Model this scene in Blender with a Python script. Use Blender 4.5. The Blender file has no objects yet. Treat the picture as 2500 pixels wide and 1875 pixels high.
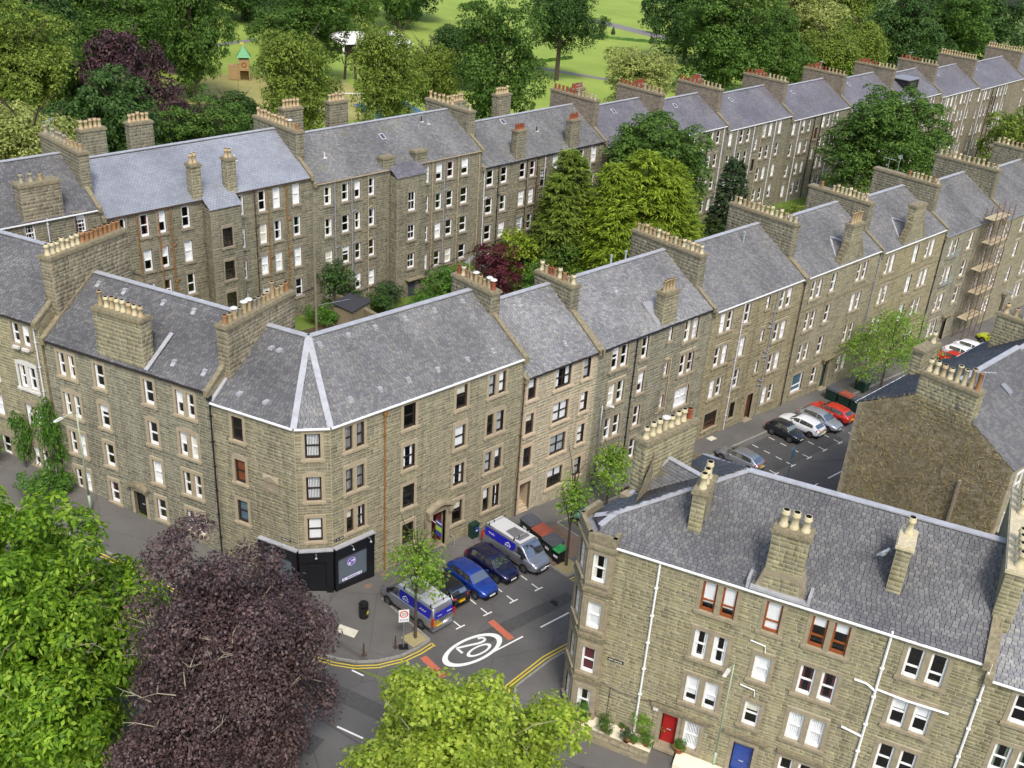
import bpy, bmesh, math, random
import numpy as np
from mathutils import Vector, Matrix
random.seed(7)
RNG = np.random.default_rng(11)
R = math.radians
SC = bpy.context.scene
COL = SC.collection

# ------------------------------------------------------------------ camera
def cam_setup():
    pitch, roll, az = R(27.82), R(-3.90), R(45.83)
    c, s = math.cos(pitch), math.sin(pitch)
    fwd = Vector((0, c, -s)); dn = Vector((0, -s, -c)); rt = Vector((1, 0, 0))
    r2 = math.cos(roll) * rt + math.sin(roll) * dn
    d2 = -math.sin(roll) * rt + math.cos(roll) * dn
    M = Matrix(((math.sin(az), math.cos(az), 0), (-math.cos(az), math.sin(az), 0), (0, 0, 1)))
    r2, d2, fwd = M @ r2, M @ d2, M @ fwd
    cd = bpy.data.cameras.new('camera'); cd.lens = 2585 / 2500 * 36; cd.sensor_width = 36
    cd.sensor_fit = 'HORIZONTAL'; cd.clip_start = 0.5; cd.clip_end = 3000
    co = bpy.data.objects.new('camera', cd); COL.objects.link(co)
    m = Matrix.Identity(4)
    for i in range(3):
        m[i][0] = r2[i]; m[i][1] = -d2[i]; m[i][2] = -fwd[i]
    m[0][3], m[1][3], m[2][3] = -35.464, -48.085, 46.667
    co.matrix_world = m
    SC.camera = co
cam_setup()

# ------------------------------------------------------------------ light
SUN_EL, SUN_AZ = R(52), R(238)          # azimuth measured in scene XY from +X
W = bpy.data.worlds.new('World'); SC.world = W; W.use_nodes = True
nt = W.node_tree
sky = nt.nodes.new('ShaderNodeTexSky'); sky.sky_type = 'NISHITA'; sky.sun_disc = False
sky.sun_elevation = SUN_EL; sky.sun_rotation = R(90) - SUN_AZ
sky.air_density = 1.0; sky.dust_density = 3.2; sky.ozone_density = 1.0; sky.altitude = 50
bg = nt.nodes['Background']; bg.inputs[1].default_value = 0.15
nt.links.new(sky.outputs[0], bg.inputs[0])
sl = bpy.data.lights.new('sun', 'SUN'); sl.energy = 1.5; sl.angle = R(12); sl.color = (1.0, 0.975, 0.915)
so = bpy.data.objects.new('sun', sl); COL.objects.link(so)
so.rotation_euler = Vector((-math.cos(SUN_AZ) * math.cos(SUN_EL), -math.sin(SUN_AZ) * math.cos(SUN_EL), -math.sin(SUN_EL))).to_track_quat('-Z', 'Y').to_euler()
so.location = (0, 0, 80)
SC.view_settings.view_transform = 'Standard'; SC.view_settings.look = 'None'
SC.view_settings.exposure = 0.76; SC.view_settings.gamma = 1.0

# ------------------------------------------------------------------ materials
MATS = {}
def srgb(h):
    v = [int(h[i:i + 2], 16) / 255 for i in (0, 2, 4)]
    return tuple((x / 12.92 if x <= .04045 else ((x + .055) / 1.055) ** 2.4) for x in v) + (1,)
def newmat(name):
    m = bpy.data.materials.new(name); m.use_nodes = True
    MATS[name] = m
    return m, m.node_tree, m.node_tree.nodes['Principled BSDF']
def node(t, kind, **kw):
    n = t.nodes.new(kind)
    for k, v in kw.items():
        if hasattr(n, k): setattr(n, k, v)
        else: n.inputs[k].default_value = v
    return n
def ramp(t, fac, stops, interp='LINEAR'):
    r = t.nodes.new('ShaderNodeValToRGB'); r.color_ramp.interpolation = interp
    e = r.color_ramp.elements
    while len(e) > 1: e.remove(e[-1])
    e[0].position = stops[0][0]; e[0].color = stops[0][1]
    for p, c in stops[1:]:
        x = e.new(p); x.color = c
    t.links.new(fac, r.inputs[0]); return r.outputs[0]
def mix(t, fac, a, b, mode='MIX'):
    m = t.nodes.new('ShaderNodeMix'); m.data_type = 'RGBA'; m.blend_type = mode
    for i, v in ((0, fac), (6, a), (7, b)):
        if isinstance(v, (int, float)): m.inputs[i].default_value = v
        elif isinstance(v, tuple): m.inputs[i].default_value = v
        else: t.links.new(v, m.inputs[i])
    return m.outputs[2]
def noise(t, scale, detail=4, vec=None, rough=.6):
    n = t.nodes.new('ShaderNodeTexNoise'); n.inputs['Scale'].default_value = scale
    n.inputs['Detail'].default_value = detail; n.inputs['Roughness'].default_value = rough
    if vec is not None: t.links.new(vec, n.inputs['Vector'])
    return n.outputs['Fac']
def wpos(t, sx=1, sy=1, sz=1):
    g = t.nodes.new('ShaderNodeNewGeometry'); m = t.nodes.new('ShaderNodeMapping')
    m.inputs['Scale'].default_value = (sx, sy, sz); t.links.new(g.outputs['Position'], m.inputs[0])
    return m.outputs[0]
def piece_rand(t):
    g = t.nodes.new('ShaderNodeNewGeometry'); o = t.nodes.new('ShaderNodeObjectInfo')
    a = t.nodes.new('ShaderNodeMath'); a.operation = 'ADD'
    t.links.new(g.outputs['Random Per Island'], a.inputs[0]); t.links.new(o.outputs['Random'], a.inputs[1])
    f = t.nodes.new('ShaderNodeMath'); f.operation = 'FRACT'; t.links.new(a.outputs[0], f.inputs[0])
    return f.outputs[0]
def bump(t, b, h, strength=.4, dist=.02):
    n = t.nodes.new('ShaderNodeBump'); n.inputs['Strength'].default_value = strength
    n.inputs['Distance'].default_value = dist; t.links.new(h, n.inputs['Height'])
    t.links.new(n.outputs[0], b.inputs['Normal'])
def plain(name, hexc, rough=.6, metal=0, var=.12, scale=3, spec=.5, coat=0):
    m, t, b = newmat(name); c = srgb(hexc)
    n = noise(t, scale, 5, wpos(t))
    d = tuple(x * (1 - var) for x in c[:3]) + (1,); l = tuple(min(1, x * (1 + var)) for x in c[:3]) + (1,)
    t.links.new(ramp(t, n, [(.3, d), (.7, l)]), b.inputs['Base Color'])
    b.inputs['Roughness'].default_value = rough; b.inputs['Metallic'].default_value = metal
    b.inputs['Specular IOR Level'].default_value = spec
    if coat: b.inputs['Coat Weight'].default_value = coat; b.inputs['Coat Roughness'].default_value = .04
    return m
def stone(name, cols, stain='3b352b', stainamt=.5, rough=.9):
    """individually coloured wall stones: one value per stone, weathering on top"""
    m, t, b = newmat(name)
    r = piece_rand(t)
    n = len(cols); lin = [srgb(c) for c in cols]; mean = [sum(c[k] for c in lin) / n for k in range(3)]
    lin = [tuple((mean[k] + .55 * (c[k] - mean[k])) * (.93, .98, .97)[k] for k in range(3)) + (1,) for c in lin]
    base = ramp(t, r, [(i / n, c) for i, c in enumerate(lin)], 'CONSTANT')
    fine = noise(t, 9, 6, wpos(t))
    base = mix(t, .55, base, ramp(t, fine, [(.25, (.55, .55, .55, 1)), (.75, (1.3, 1.3, 1.3, 1))]), 'MULTIPLY')
    big = noise(t, .45, 5, wpos(t, 1, 1, .32), .65)
    f = ramp(t, big, [(.50, (0, 0, 0, 1)), (.78, (stainamt,) * 3 + (1,))])
    base = mix(t, f, base, srgb(stain))
    st = noise(t, 1.0, 4, wpos(t, 2.4, 2.4, .12), .6)
    base = mix(t, .8, base, ramp(t, st, [(.32, (.7, .69, .68, 1)), (.5, (1, 1, 1, 1)), (.72, (1.14, 1.14, 1.12, 1))]), 'MULTIPLY')
    t.links.new(base, b.inputs['Base Color'])
    b.inputs['Roughness'].default_value = rough; b.inputs['Specular IOR Level'].default_value = .2
    bump(t, b, fine, .5, .015)
    return m
def stonetex(name, cols, mortar, sx=.5, sy=.21, stain='3b352b', stainamt=.5):
    """rubble too far off to tell the stones apart: coursed pattern on UV metres"""
    m, t, b = newmat(name)
    uv = t.nodes.new('ShaderNodeUVMap')
    br = t.nodes.new('ShaderNodeTexBrick'); t.links.new(uv.outputs[0], br.inputs[0])
    br.inputs['Scale'].default_value = 1; br.inputs['Brick Width'].default_value = sx; br.inputs['Row Height'].default_value = sy
    br.inputs['Mortar Size'].default_value = .012; br.inputs['Color1'].default_value = (0, 0, 0, 1)
    br.inputs['Color2'].default_value = (1, 1, 1, 1); br.inputs['Mortar'].default_value = (.5, .5, .5, 1)
    br.offset = .5; br.squash = .7; br.squash_frequency = 3
    n = len(cols)
    base = ramp(t, br.outputs['Color'], [(i / n, srgb(c)) for i, c in enumerate(cols)], 'LINEAR')
    base = mix(t, br.outputs['Fac'], base, srgb(mortar))
    fine = noise(t, 6, 6, wpos(t))
    base = mix(t, .6, base, ramp(t, fine, [(.25, (.6, .6, .6, 1)), (.75, (1.25, 1.25, 1.25, 1))]), 'MULTIPLY')
    big = noise(t, .4, 5, wpos(t, 1, 1, .3), .65)
    base = mix(t, ramp(t, big, [(.5, (0, 0, 0, 1)), (.78, (stainamt,) * 3 + (1,))]), base, srgb(stain))
    t.links.new(base, b.inputs['Base Color']); b.inputs['Roughness'].default_value = .92
    b.inputs['Specular IOR Level'].default_value = .2
    bump(t, b, br.outputs['Fac'], -.3, .02)
    return m
def slate(name, cols, moss=None, mossamt=.6, mossthr=.62, pale=0, rough=.72):
    m, t, b = newmat(name)
    r = piece_rand(t); n = len(cols)
    base = ramp(t, r, [(i / n, srgb(c)) for i, c in enumerate(cols)], 'CONSTANT')
    big = noise(t, .3, 3, wpos(t, 1, .45, .45), .6)
    base = mix(t, .75, base, ramp(t, big, [(.3, (.6, .61, .62, 1)), (.7, (1.2, 1.2, 1.18, 1))]), 'MULTIPLY')
    fine = noise(t, 14, 5, wpos(t))
    base = mix(t, .5, base, ramp(t, fine, [(.3, (.82, .82, .82, 1)), (.72, (1.16, 1.16, 1.14, 1))]), 'MULTIPLY')
    if moss:
        mn = noise(t, .55, 7, wpos(t, 1.3, .6, 1), .75)
        base = mix(t, ramp(t, mn, [(mossthr, (0, 0, 0, 1)), (mossthr + .12, (mossamt,) * 3 + (1,))]), base, srgb(moss))
    t.links.new(base, b.inputs['Base Color']); b.inputs['Roughness'].default_value = rough
    b.inputs['Specular IOR Level'].default_value = .25
    bump(t, b, fine, .25, .006)
    return m
def slatetex(name, cols, moss=None, mossamt=.5, mossthr=.6, rough=.6, w=.26, h=.17):
    m, t, b = newmat(name)
    uv = t.nodes.new('ShaderNodeUVMap')
    br = t.nodes.new('ShaderNodeTexBrick'); t.links.new(uv.outputs[0], br.inputs[0])
    br.inputs['Scale'].default_value = 1; br.inputs['Brick Width'].default_value = w; br.inputs['Row Height'].default_value = h
    br.inputs['Mortar Size'].default_value = .01; br.inputs['Color1'].default_value = (0, 0, 0, 1)
    br.inputs['Color2'].default_value = (1, 1, 1, 1); br.inputs['Mortar'].default_value = (.5, .5, .5, 1)
    n = len(cols)
    base = ramp(t, br.outputs['Color'], [(i / max(1, n - 1), srgb(c)) for i, c in enumerate(cols)])
    base = mix(t, br.outputs['Fac'], base, srgb('3a3a40'))
    big = noise(t, .25, 6, wpos(t), .7)
    base = mix(t, .8, base, ramp(t, big, [(.3, (.6, .6, .62, 1)), (.7, (1.2, 1.2, 1.2, 1))]), 'MULTIPLY')
    if moss:
        mn = noise(t, .5, 7, wpos(t, 1.3, .5, 1), .75)
        base = mix(t, ramp(t, mn, [(mossthr, (0, 0, 0, 1)), (mossthr + .14, (mossamt,) * 3 + (1,))]), base, srgb(moss))
    t.links.new(base, b.inputs['Base Color']); b.inputs['Roughness'].default_value = rough
    bump(t, b, br.outputs['Fac'], -.4, .012)
    return m
def leafmat(name, cols, trans=.35, rough=.55):
    m, t, b = newmat(name)
    g = t.nodes.new('ShaderNodeNewGeometry'); n = len(cols)
    base = ramp(t, g.outputs['Random Per Island'], [(i / n, srgb(c)) for i, c in enumerate(cols)], 'CONSTANT')
    big = noise(t, .35, 3, wpos(t)); mid = noise(t, 1.6, 3, wpos(t))
    base = mix(t, .6, base, ramp(t, big, [(.35, (.72, .74, .7, 1)), (.65, (1.2, 1.18, 1.1, 1))]), 'MULTIPLY')
    base = mix(t, .7, base, ramp(t, mid, [(.32, (.74, .8, .72, 1)), (.68, (1.28, 1.18, 1.02, 1))]), 'MULTIPLY')
    t.links.new(base, b.inputs['Base Color']); b.inputs['Roughness'].default_value = rough
    b.inputs['Specular IOR Level'].default_value = .25
    tr = t.nodes.new('ShaderNodeBsdfTranslucent'); t.links.new(base, tr.inputs[0])
    mx = t.nodes.new('ShaderNodeMixShader'); mx.inputs[0].default_value = trans
    t.links.new(b.outputs[0], mx.inputs[1]); t.links.new(tr.outputs[0], mx.inputs[2])
    t.links.new(mx.outputs[0], t.nodes['Material Output'].inputs[0])
    return m
def glassmat(name):
    m, t, b = newmat(name)
    t.nodes.remove(b)
    tp = t.nodes.new('ShaderNodeBsdfTransparent'); tp.inputs[0].default_value = (.94, .95, .96, 1)
    gl = t.nodes.new('ShaderNodeBsdfGlossy'); gl.inputs['Roughness'].default_value = .03
    fr = t.nodes.new('ShaderNodeFresnel'); fr.inputs[0].default_value = 2.05
    mx = t.nodes.new('ShaderNodeMixShader')
    ge = t.nodes.new('ShaderNodeNewGeometry'); inv = t.nodes.new('ShaderNodeMath'); inv.operation = 'SUBTRACT'; inv.inputs[0].default_value = 1.0; t.links.new(ge.outputs['Backfacing'], inv.inputs[1])
    mu = t.nodes.new('ShaderNodeMath'); mu.operation = 'MULTIPLY'; t.links.new(fr.outputs[0], mu.inputs[0]); t.links.new(inv.outputs[0], mu.inputs[1])   # thin pane: no total reflection from inside
    t.links.new(mu.outputs[0], mx.inputs[0]); t.links.new(tp.outputs[0], mx.inputs[1]); t.links.new(gl.outputs[0], mx.inputs[2])
    t.links.new(mx.outputs[0], t.nodes['Material Output'].inputs[0])
    return m

TAN = ['8c846d', '958c74', '827a66', '9b9177', '888069', '7a7361', 'a0957a', '90866b', '7f7967', '978b6f']
GREYTAN = ['7f7866', '877f6b', '756e5e', '8d846e', '6f695b', '7b735f', '908770', '807968']
OLIVE = ['948b70', '9d9377', '8a8169', 'a4997a', '908668', '827b66', '9e936f', '958c74']
PINK = ['b3a68f', 'b9ab94', 'ada088', 'bdaf97', 'b0a28a', 'a99c86', 'baaa91']
ROUGH = ['857b68', '91866f', '786f5e', '9a8d73', '6e6758', '8a806d', '80735f', '9c917b']
stone('stone_tan', TAN, stainamt=.35); stone('stone_tan_grey', ['85806f', '8e8877', '7a7565', '948d78', '6f6b5e', '8a836e'], stainamt=.6); stone('stone_tan_warm', ['91866b', '9a8e70', '857a60', 'a09373', '7c725a', '958763'], stainamt=.45, stain='4b4233'); stone('stone_tan_dark', ['7c745f', '857c66', '716a57', '8b8169', '69634f', '80765f'], stainamt=.6); stone('stone_grey', GREYTAN, stainamt=.55)
stone('stone_olive', OLIVE, stain='4a4130', stainamt=.45); stone('stone_pink', PINK, stainamt=.15, stain='8a7a62')
stone('stone_rough', ROUGH, stainamt=.45)
plain('mortar_tan', 'b3a88f', .95, var=.15); plain('mortar_grey', '958d7a', .95, var=.15)
plain('mortar_pink', 'a6977c', .95); plain('mortar_rough', 'a89a86', .95, var=.2)
stonetex('rubble_far', GREYTAN, '857a64', stainamt=.5); stonetex('rubble_tan', TAN, '8f8468', stainamt=.45)
stonetex('rubble_pale', ['938a74', '9c937c', '897f6a', 'a3987e'], 'a39a84', stainamt=.25); stonetex('rubble_stack', ['6f665a', '7c7264', '655d52', '857a69'], '8a8070', .42, .2, stainamt=.5)
plain('dress_tan', 'a0937a', .85, var=.12, scale=4); plain('dress_grey', '877d6b', .88, var=.2, scale=3)
plain('dress_olive', '91866f', .88, var=.2, scale=3); plain('dress_pink', 'b9a88e', .85, var=.1)
plain('dress_white', 'c9c6bf', .7, var=.08); plain('cope', '7d745c', .92, var=.35, scale=5); plain('cope_pale', 'b9ae90', .92, var=.2, scale=5)
SL_OLD = ['757576', '7b7b7c', '6e6e70', '80807f', '727273', '858482', '6c6c6e', '78777b', '7d7c78', '737274']
SL_PALE = ['828284', '88888a', '7c7c7f', '8f8f8f', '818084', '969694', '78787c', '888784', '8c8c8e']
SL_DARK = ['656567', '6a6a6c', '5f5f62', '707071', '676669', '747372', '616163']
slate('slate_old', SL_OLD, moss='6a6848', mossamt=.5, mossthr=.62); slate('slate_pale', SL_PALE, moss='8a8668', mossamt=.35, mossthr=.68)
slate('slate_dark', SL_DARK, moss='5f5c44', mossamt=.4, mossthr=.66); slate('slate_moss', SL_OLD, moss='6c6a3a', mossamt=.75, mossthr=.57)
slatetex('slates_far', ['5e5d63', '6c6a6e', '787579'], moss='71734c', mossamt=.6, mossthr=.58)
slatetex('slates_new', ['858990', '8b8f96', '92959c'], rough=.5, w=.3, h=.2)
slatetex('slates_plain', ['65646a', '717076', '7c7a7e'])
plain('slate_gap', '3a3a3f', .9); plain('lead', '9fa0a3', .55, 0, var=.16, scale=2); plain('lead_dark', '7f8085', .6, 0, var=.15)
plain('white_upvc', 'e6e6e4', .4, var=.03); plain('timber_brown', '5a3524', .5, var=.2); plain('timber_dark', '2c2320', .5)
plain('timber_black', '1d1d20', .45); plain('timber_maroon', '5a1a1e', .5); plain('timber_orange', '8a4a22', .45, var=.15)
plain('pipe_white', 'cdccd2', .45); plain('pipe_black', '1f1f24', .5); plain('pipe_rust', '8a6030', .7, var=.35, scale=6)
plain('pipe_grey', '8d9099', .5); plain('pipe_buff', 'a5957a', .6); plain('pipe_brown', '4a382c', .6)
plain('blind_white', 'eeefee', .8, var=.04); plain('blind_cream', 'e0dbc6', .8); plain('curtain_red', '5c1f28', .85); plain('curtain_grey', 'adb2b6', .85)
plain('curtain_green', '7f8b74', .85); plain('curtain_teal', '49697a', .8)
plain('room_dark', '23211f', .9)
glassmat('window_glass')
plain('pot_buff', 'a79370', .75, var=.2, scale=6); plain('pot_cream', 'b9ae8c', .75, var=.15, scale=6); plain('pot_red', '8e4a30', .8, var=.2, scale=6)
plain('pot_orange', '98704a', .8, var=.2, scale=6); plain('pot_grey', '8c8570', .8, var=.2); plain('pot_inside', '17140f', .95)
def tarmac(name, hexc):
    m, t, b = newmat(name); c = srgb(hexc); k = lambda f: tuple(x * f for x in c[:3]) + (1,)
    n1 = noise(t, .22, 5, wpos(t), .6); n2 = noise(t, 18, 4, wpos(t)); base = ramp(t, n1, [(.3, k(.78)), (.52, k(1.0)), (.7, k(1.2))])
    base = mix(t, .6, base, ramp(t, n2, [(.3, (.78, .78, .78, 1)), (.7, (1.2, 1.2, 1.2, 1))]), 'MULTIPLY')
    v = t.nodes.new('ShaderNodeTexVoronoi'); v.feature = 'DISTANCE_TO_EDGE'; v.inputs['Scale'].default_value = .22; t.links.new(wpos(t), v.inputs[0])
    base = mix(t, ramp(t, v.outputs['Distance'], [(0, (.55, .55, .55, 1)), (.008, (0, 0, 0, 1))]), base, k(.35))
    t.links.new(base, b.inputs['Base Color']); b.inputs['Roughness'].default_value = .93; bump(t, b, n2, .3, .01)
tarmac('asphalt', '5c5a57'); tarmac('asphalt_side', '625f5a'); plain('asphalt_patch', '4a4947', .95, var=.15, scale=4); plain('asphalt_path', '77726e', .92)
plain('kerb_stone', '8a867e', .9, var=.18, scale=5); plain('paint_white', 'dedcd6', .7, var=.07, scale=8); plain('paint_yellow', 'c9b23c', .7, var=.12, scale=8)
plain('paint_red', 'b4634a', .8, var=.08, scale=6); plain('slab_pale', 'c9c2ae', .9); plain('render_cream', 'e4dcc4', .85, var=.05)
plain('metal_grey', '8f959b', .4, .6); plain('metal_galv', 'a7aeb0', .45, .3); plain('metal_green', '9aa88f', .5, .1)
plain('black_plastic', '17181b', .45); plain('lid_grey', '4c4e54', .6); plain('lid_red', '8f4a3a', .6); plain('lid_green', '2e8a4c', .5); plain('bin_green', '163329', .5)
plain('scaffold', '6f5a49', .7, .2, var=.3, scale=6); plain('plank', 'b8a888', .85, var=.15, scale=5)
plain('brick_paving', '7b6656', .92, var=.3, scale=8); plain('gravel_pit', '9b8f66', .95, var=.3, scale=12)
plain('tyre', '141414', .85); plain('alloy', '9a9da2', .3, .8); plain('trim_black', '121214', .45)
plain('lamp_clear', 'cfd4d8', .12, .2); plain('lamp_red', 'b01c12', .25); plain('plate_yellow', 'e0b400', .5); plain('plate_white', 'e8e8e4', .5)
m_, t_, b_ = newmat('car_glass'); b_.inputs['Base Color'].default_value = (.03, .034, .04, 1); b_.inputs['Roughness'].default_value = .03; b_.inputs['Specular IOR Level'].default_value = 1.0; b_.inputs['IOR'].default_value = 2.4
plain('shop_black', '15161b', .35); plain('shop_glass', '5c6670', .2, var=.05); plain('logo_purple', '5b3fa0', .5); plain('logo_white', 'e4e2ee', .5)
plain('decal_blue', '1d1f96', .35, var=.03); plain('sign_red', 'c01818', .5); plain('sign_blue', '2a3c9c', .5); plain('sign_green', '9ac23a', .5)
plain('door_red', '9c1818', .4, var=.06); plain('door_blue', '1d3f8c', .4); plain('door_green', '1c3a34', .5); plain('door_grey', '3d4350', .5); plain('door_brown', '6b3a24', .5)
plain('terracotta', 'a5603c', .85, var=.15, scale=8); plain('bark', '4a3f33', .95, var=.3, scale=6); plain('bark_pale', '8d8672', .95, var=.25, scale=6)
plain('soil', '4a3d2c', .95, var=.25); plain('felt_black', '35353b', .9); plain('timber_play', '9c8258', .85, var=.15); plain('roof_green', '5a9a66', .6)
plain('pole_wood', '7c7560', .9, var=.2); plain('pavilion_white', 'd8d4cc', .7); plain('cloth_blue', '2c4ca0', .8)

def grass(name, a, b2, scale=.25):
    m, t, b = newmat(name)
    n = noise(t, scale, 6, wpos(t)); n2 = noise(t, 5, 5, wpos(t))
    base = ramp(t, n, [(.3, srgb(a)), (.7, srgb(b2))])
    base = mix(t, .5, base, ramp(t, n2, [(.3, (.65, .65, .6, 1)), (.7, (1.25, 1.25, 1.2, 1))]), 'MULTIPLY')
    t.links.new(base, b.inputs['Base Color']); b.inputs['Roughness'].default_value = .95; b.inputs['Specular IOR Level'].default_value = .1
    bump(t, b, n2, .6, .05)
grass('grass_park', '7c9040', '94a450', .05); grass('grass_garden', '506428', '66783a', .4); grass('grass_dry', '8f8c55', 'a39c66', .2)
grass('ground_mix', '5d6b3a', '6f7747', .1)
leafmat('leaf_lime', ['9cb440', 'aac04e', '8ca438', 'b8c860', '7e9632', 'a4b648'], .5)
leafmat('leaf_green', ['6f9626', '7da42e', '8cae38', '60862a', '96b440', '567a22'], .45)
leafmat('leaf_copper', ['54454a', '5f4f54', '46383e', '6a585c', '52434a', '6e5a5a'], .3, .42)
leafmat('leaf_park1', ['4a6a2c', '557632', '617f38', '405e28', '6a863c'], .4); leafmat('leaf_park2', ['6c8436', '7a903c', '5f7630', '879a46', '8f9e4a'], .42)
leafmat('leaf_park3', ['3f5c2e', '486632', '375228', '527036'], .35); leafmat('leaf_pale', ['98a45c', 'a5ae68', '8a9650', 'b4ba78'], .4)
leafmat('leaf_conifer', ['86a030', '96ac3a', '748c2c', 'a6b848', '667c28'], .4); leafmat('leaf_conifer_dark', ['43583a', '4c6240', '394c32'], .3)
leafmat('leaf_street', ['789e38', '86aa42', '6a8e32', '94b44e'], .45); leafmat('leaf_shrub', ['4f7a30', '5c8638', '456c2c', '6c943e'], .4)
leafmat('leaf_maple', ['562833', '642f3b', '46222c'], .3); leafmat('leaf_copper_far', ['46323a', '503a42', '3a2a30', '5a4248'], .25)
leafmat('leaf_creeper', ['8c8264', '998c6c', '7c7458', '9f9274', '857848', 'a89c7a'], .1)
# ------------------------------------------------------------------ geometry helpers
def gz(x, y):
    return -.059 * x + .07 * min(max(y, 0), 42)
class B:
    """collects faces of one mesh"""
    def __init__(s): s.v = []; s.f = []; s.m = []; s.uv = None
    def add(s, vs, fs, m=0):
        o = len(s.v); s.v += [tuple(p) for p in vs]
        for f in fs: s.f.append([i + o for i in f]); s.m.append(m)
        return s
    def box(s, x0, x1, y0, y1, z0, z1, m=0):
        vs = [(x, y, z) for z in (z0, z1) for y in (y0, y1) for x in (x0, x1)]
        return s.add(vs, [(0, 2, 3, 1), (4, 5, 7, 6), (0, 1, 5, 4), (2, 6, 7, 3), (0, 4, 6, 2), (1, 3, 7, 5)], m)
    def prism(s, poly, z0, z1, m=0, cap=True):
        n = len(poly); vs = [(x, y, z0) for x, y in poly] + [(x, y, z1) for x, y in poly]
        fs = [(i, (i + 1) % n, n + (i + 1) % n, n + i) for i in range(n)]
        if cap: fs += [tuple(range(n - 1, -1, -1)), tuple(range(n, 2 * n))]
        return s.add(vs, fs, m)
    def hull(s, a, b, m=0):
        """solid between two loops of equal count"""
        n = len(a); fs = [(i, (i + 1) % n, n + (i + 1) % n, n + i) for i in range(n)]
        fs += [tuple(range(n - 1, -1, -1)), tuple(range(n, 2 * n))]
        return s.add(list(a) + list(b), fs, m)
    def tube(s, pts, r, n=6, m=0, r2=None):
        pts = [Vector(p) for p in pts]; L = len(pts); rings = []
        for i, p in enumerate(pts):
            d = (pts[min(i + 1, L - 1)] - pts[max(i - 1, 0)]).normalized()
            u = d.cross(Vector((0, 0, 1)) if abs(d.z) < .9 else Vector((1, 0, 0))).normalized(); w = d.cross(u)
            rr = r if r2 is None else r + (r2 - r) * i / max(1, L - 1)
            rings.append([p + rr * (math.cos(6.2832 * k / n) * u + math.sin(6.2832 * k / n) * w) for k in range(n)])
        vs = [q for g in rings for q in g]; fs = []
        for i in range(L - 1):
            for k in range(n):
                fs.append((i * n + k, i * n + (k + 1) % n, (i + 1) * n + (k + 1) % n, (i + 1) * n + k))
        fs += [tuple(range(n - 1, -1, -1)), tuple(range((L - 1) * n, L * n))]
        return s.add(vs, fs, m)
    def lathe(s, prof, n=12, o=(0, 0, 0), m=0, axis='z'):
        vs = []; fs = []
        for r, z in prof:
            for k in range(n):
                a = 6.2832 * k / n; c, d = r * math.cos(a), r * math.sin(a)
                p = (c, d, z) if axis == 'z' else (c, z, d)
                vs.append((p[0] + o[0], p[1] + o[1], p[2] + o[2]))
        for i in range(len(prof) - 1):
            for k in range(n):
                fs.append((i * n + k, i * n + (k + 1) % n, (i + 1) * n + (k + 1) % n, (i + 1) * n + k))
        return s.add(vs, fs, m)
    def mesh(s, name, mats, smooth=False):
        me = bpy.data.meshes.new(name); me.from_pydata(s.v, [], s.f)
        for k in mats: me.materials.append(MATS[k])
        me.polygons.foreach_set('material_index', s.m)
        if smooth: me.polygons.foreach_set('use_smooth', [True] * len(s.f))
        if s.uv:
            l = me.uv_layers.new(name='UVMap'); flat = []
            for f in s.f:
                for i in f: flat += s.uv(s.v[i], f)
            l.data.foreach_set('uv', flat)
        me.update(); return me
    def build(s, name, mats, parent=None, loc=None, rz=0, smooth=False):
        if isinstance(mats, str): mats = [mats]
        return obj(name, s.mesh(name, mats, smooth), parent, loc, rz)
def obj(name, me, parent=None, loc=None, rz=0):
    o = bpy.data.objects.new(name, me); COL.objects.link(o)
    if parent: o.parent = parent
    if loc is not None: o.location = loc
    if rz: o.rotation_euler.z = rz
    return o
def tag(o, label, cat, group=None):
    o['label'] = label; o['category'] = cat
    if group: o['group'] = group
    return o
def empty(name, loc, rz, label, cat, group=None):
    o = bpy.data.objects.new(name, None); COL.objects.link(o); o.location = loc; o.rotation_euler.z = rz
    o.empty_display_size = .3
    return tag(o, label, cat, group)
def npmesh(name, v, f, mats, smooth=False):
    """fast mesh from arrays; f is (M,k)"""
    me = bpy.data.meshes.new(name); M, k = f.shape
    me.vertices.add(len(v)); me.vertices.foreach_set('co', v.astype(np.float32).ravel())
    me.loops.add(M * k); me.loops.foreach_set('vertex_index', f.astype(np.int32).ravel())
    me.polygons.add(M); me.polygons.foreach_set('loop_start', np.arange(0, M * k, k, dtype=np.int32))
    for q in ([mats] if isinstance(mats, str) else mats): me.materials.append(MATS[q])
    me.update(calc_edges=True)
    if smooth: me.polygons.foreach_set('use_smooth', np.ones(M, bool))
    return me
class Fr:
    """frame of a facade inside a building: origin, angle; x along the wall, y into it"""
    def __init__(s, ox=0, oy=0, ang=0): s.ox, s.oy, s.a = ox, oy, ang
    def pt(s, u, y): return (s.ox + u * math.cos(s.a) - y * math.sin(s.a), s.oy + u * math.sin(s.a) + y * math.cos(s.a))
    def put(s, o, parent, u=0, y=0, z=0):
        o.parent = parent; x, yy = s.pt(u, y); o.location = (x, yy, z - ZG.get(parent.name, 0)); o.rotation_euler.z = s.a; return o
ZG = {}
F0 = Fr()

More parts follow.
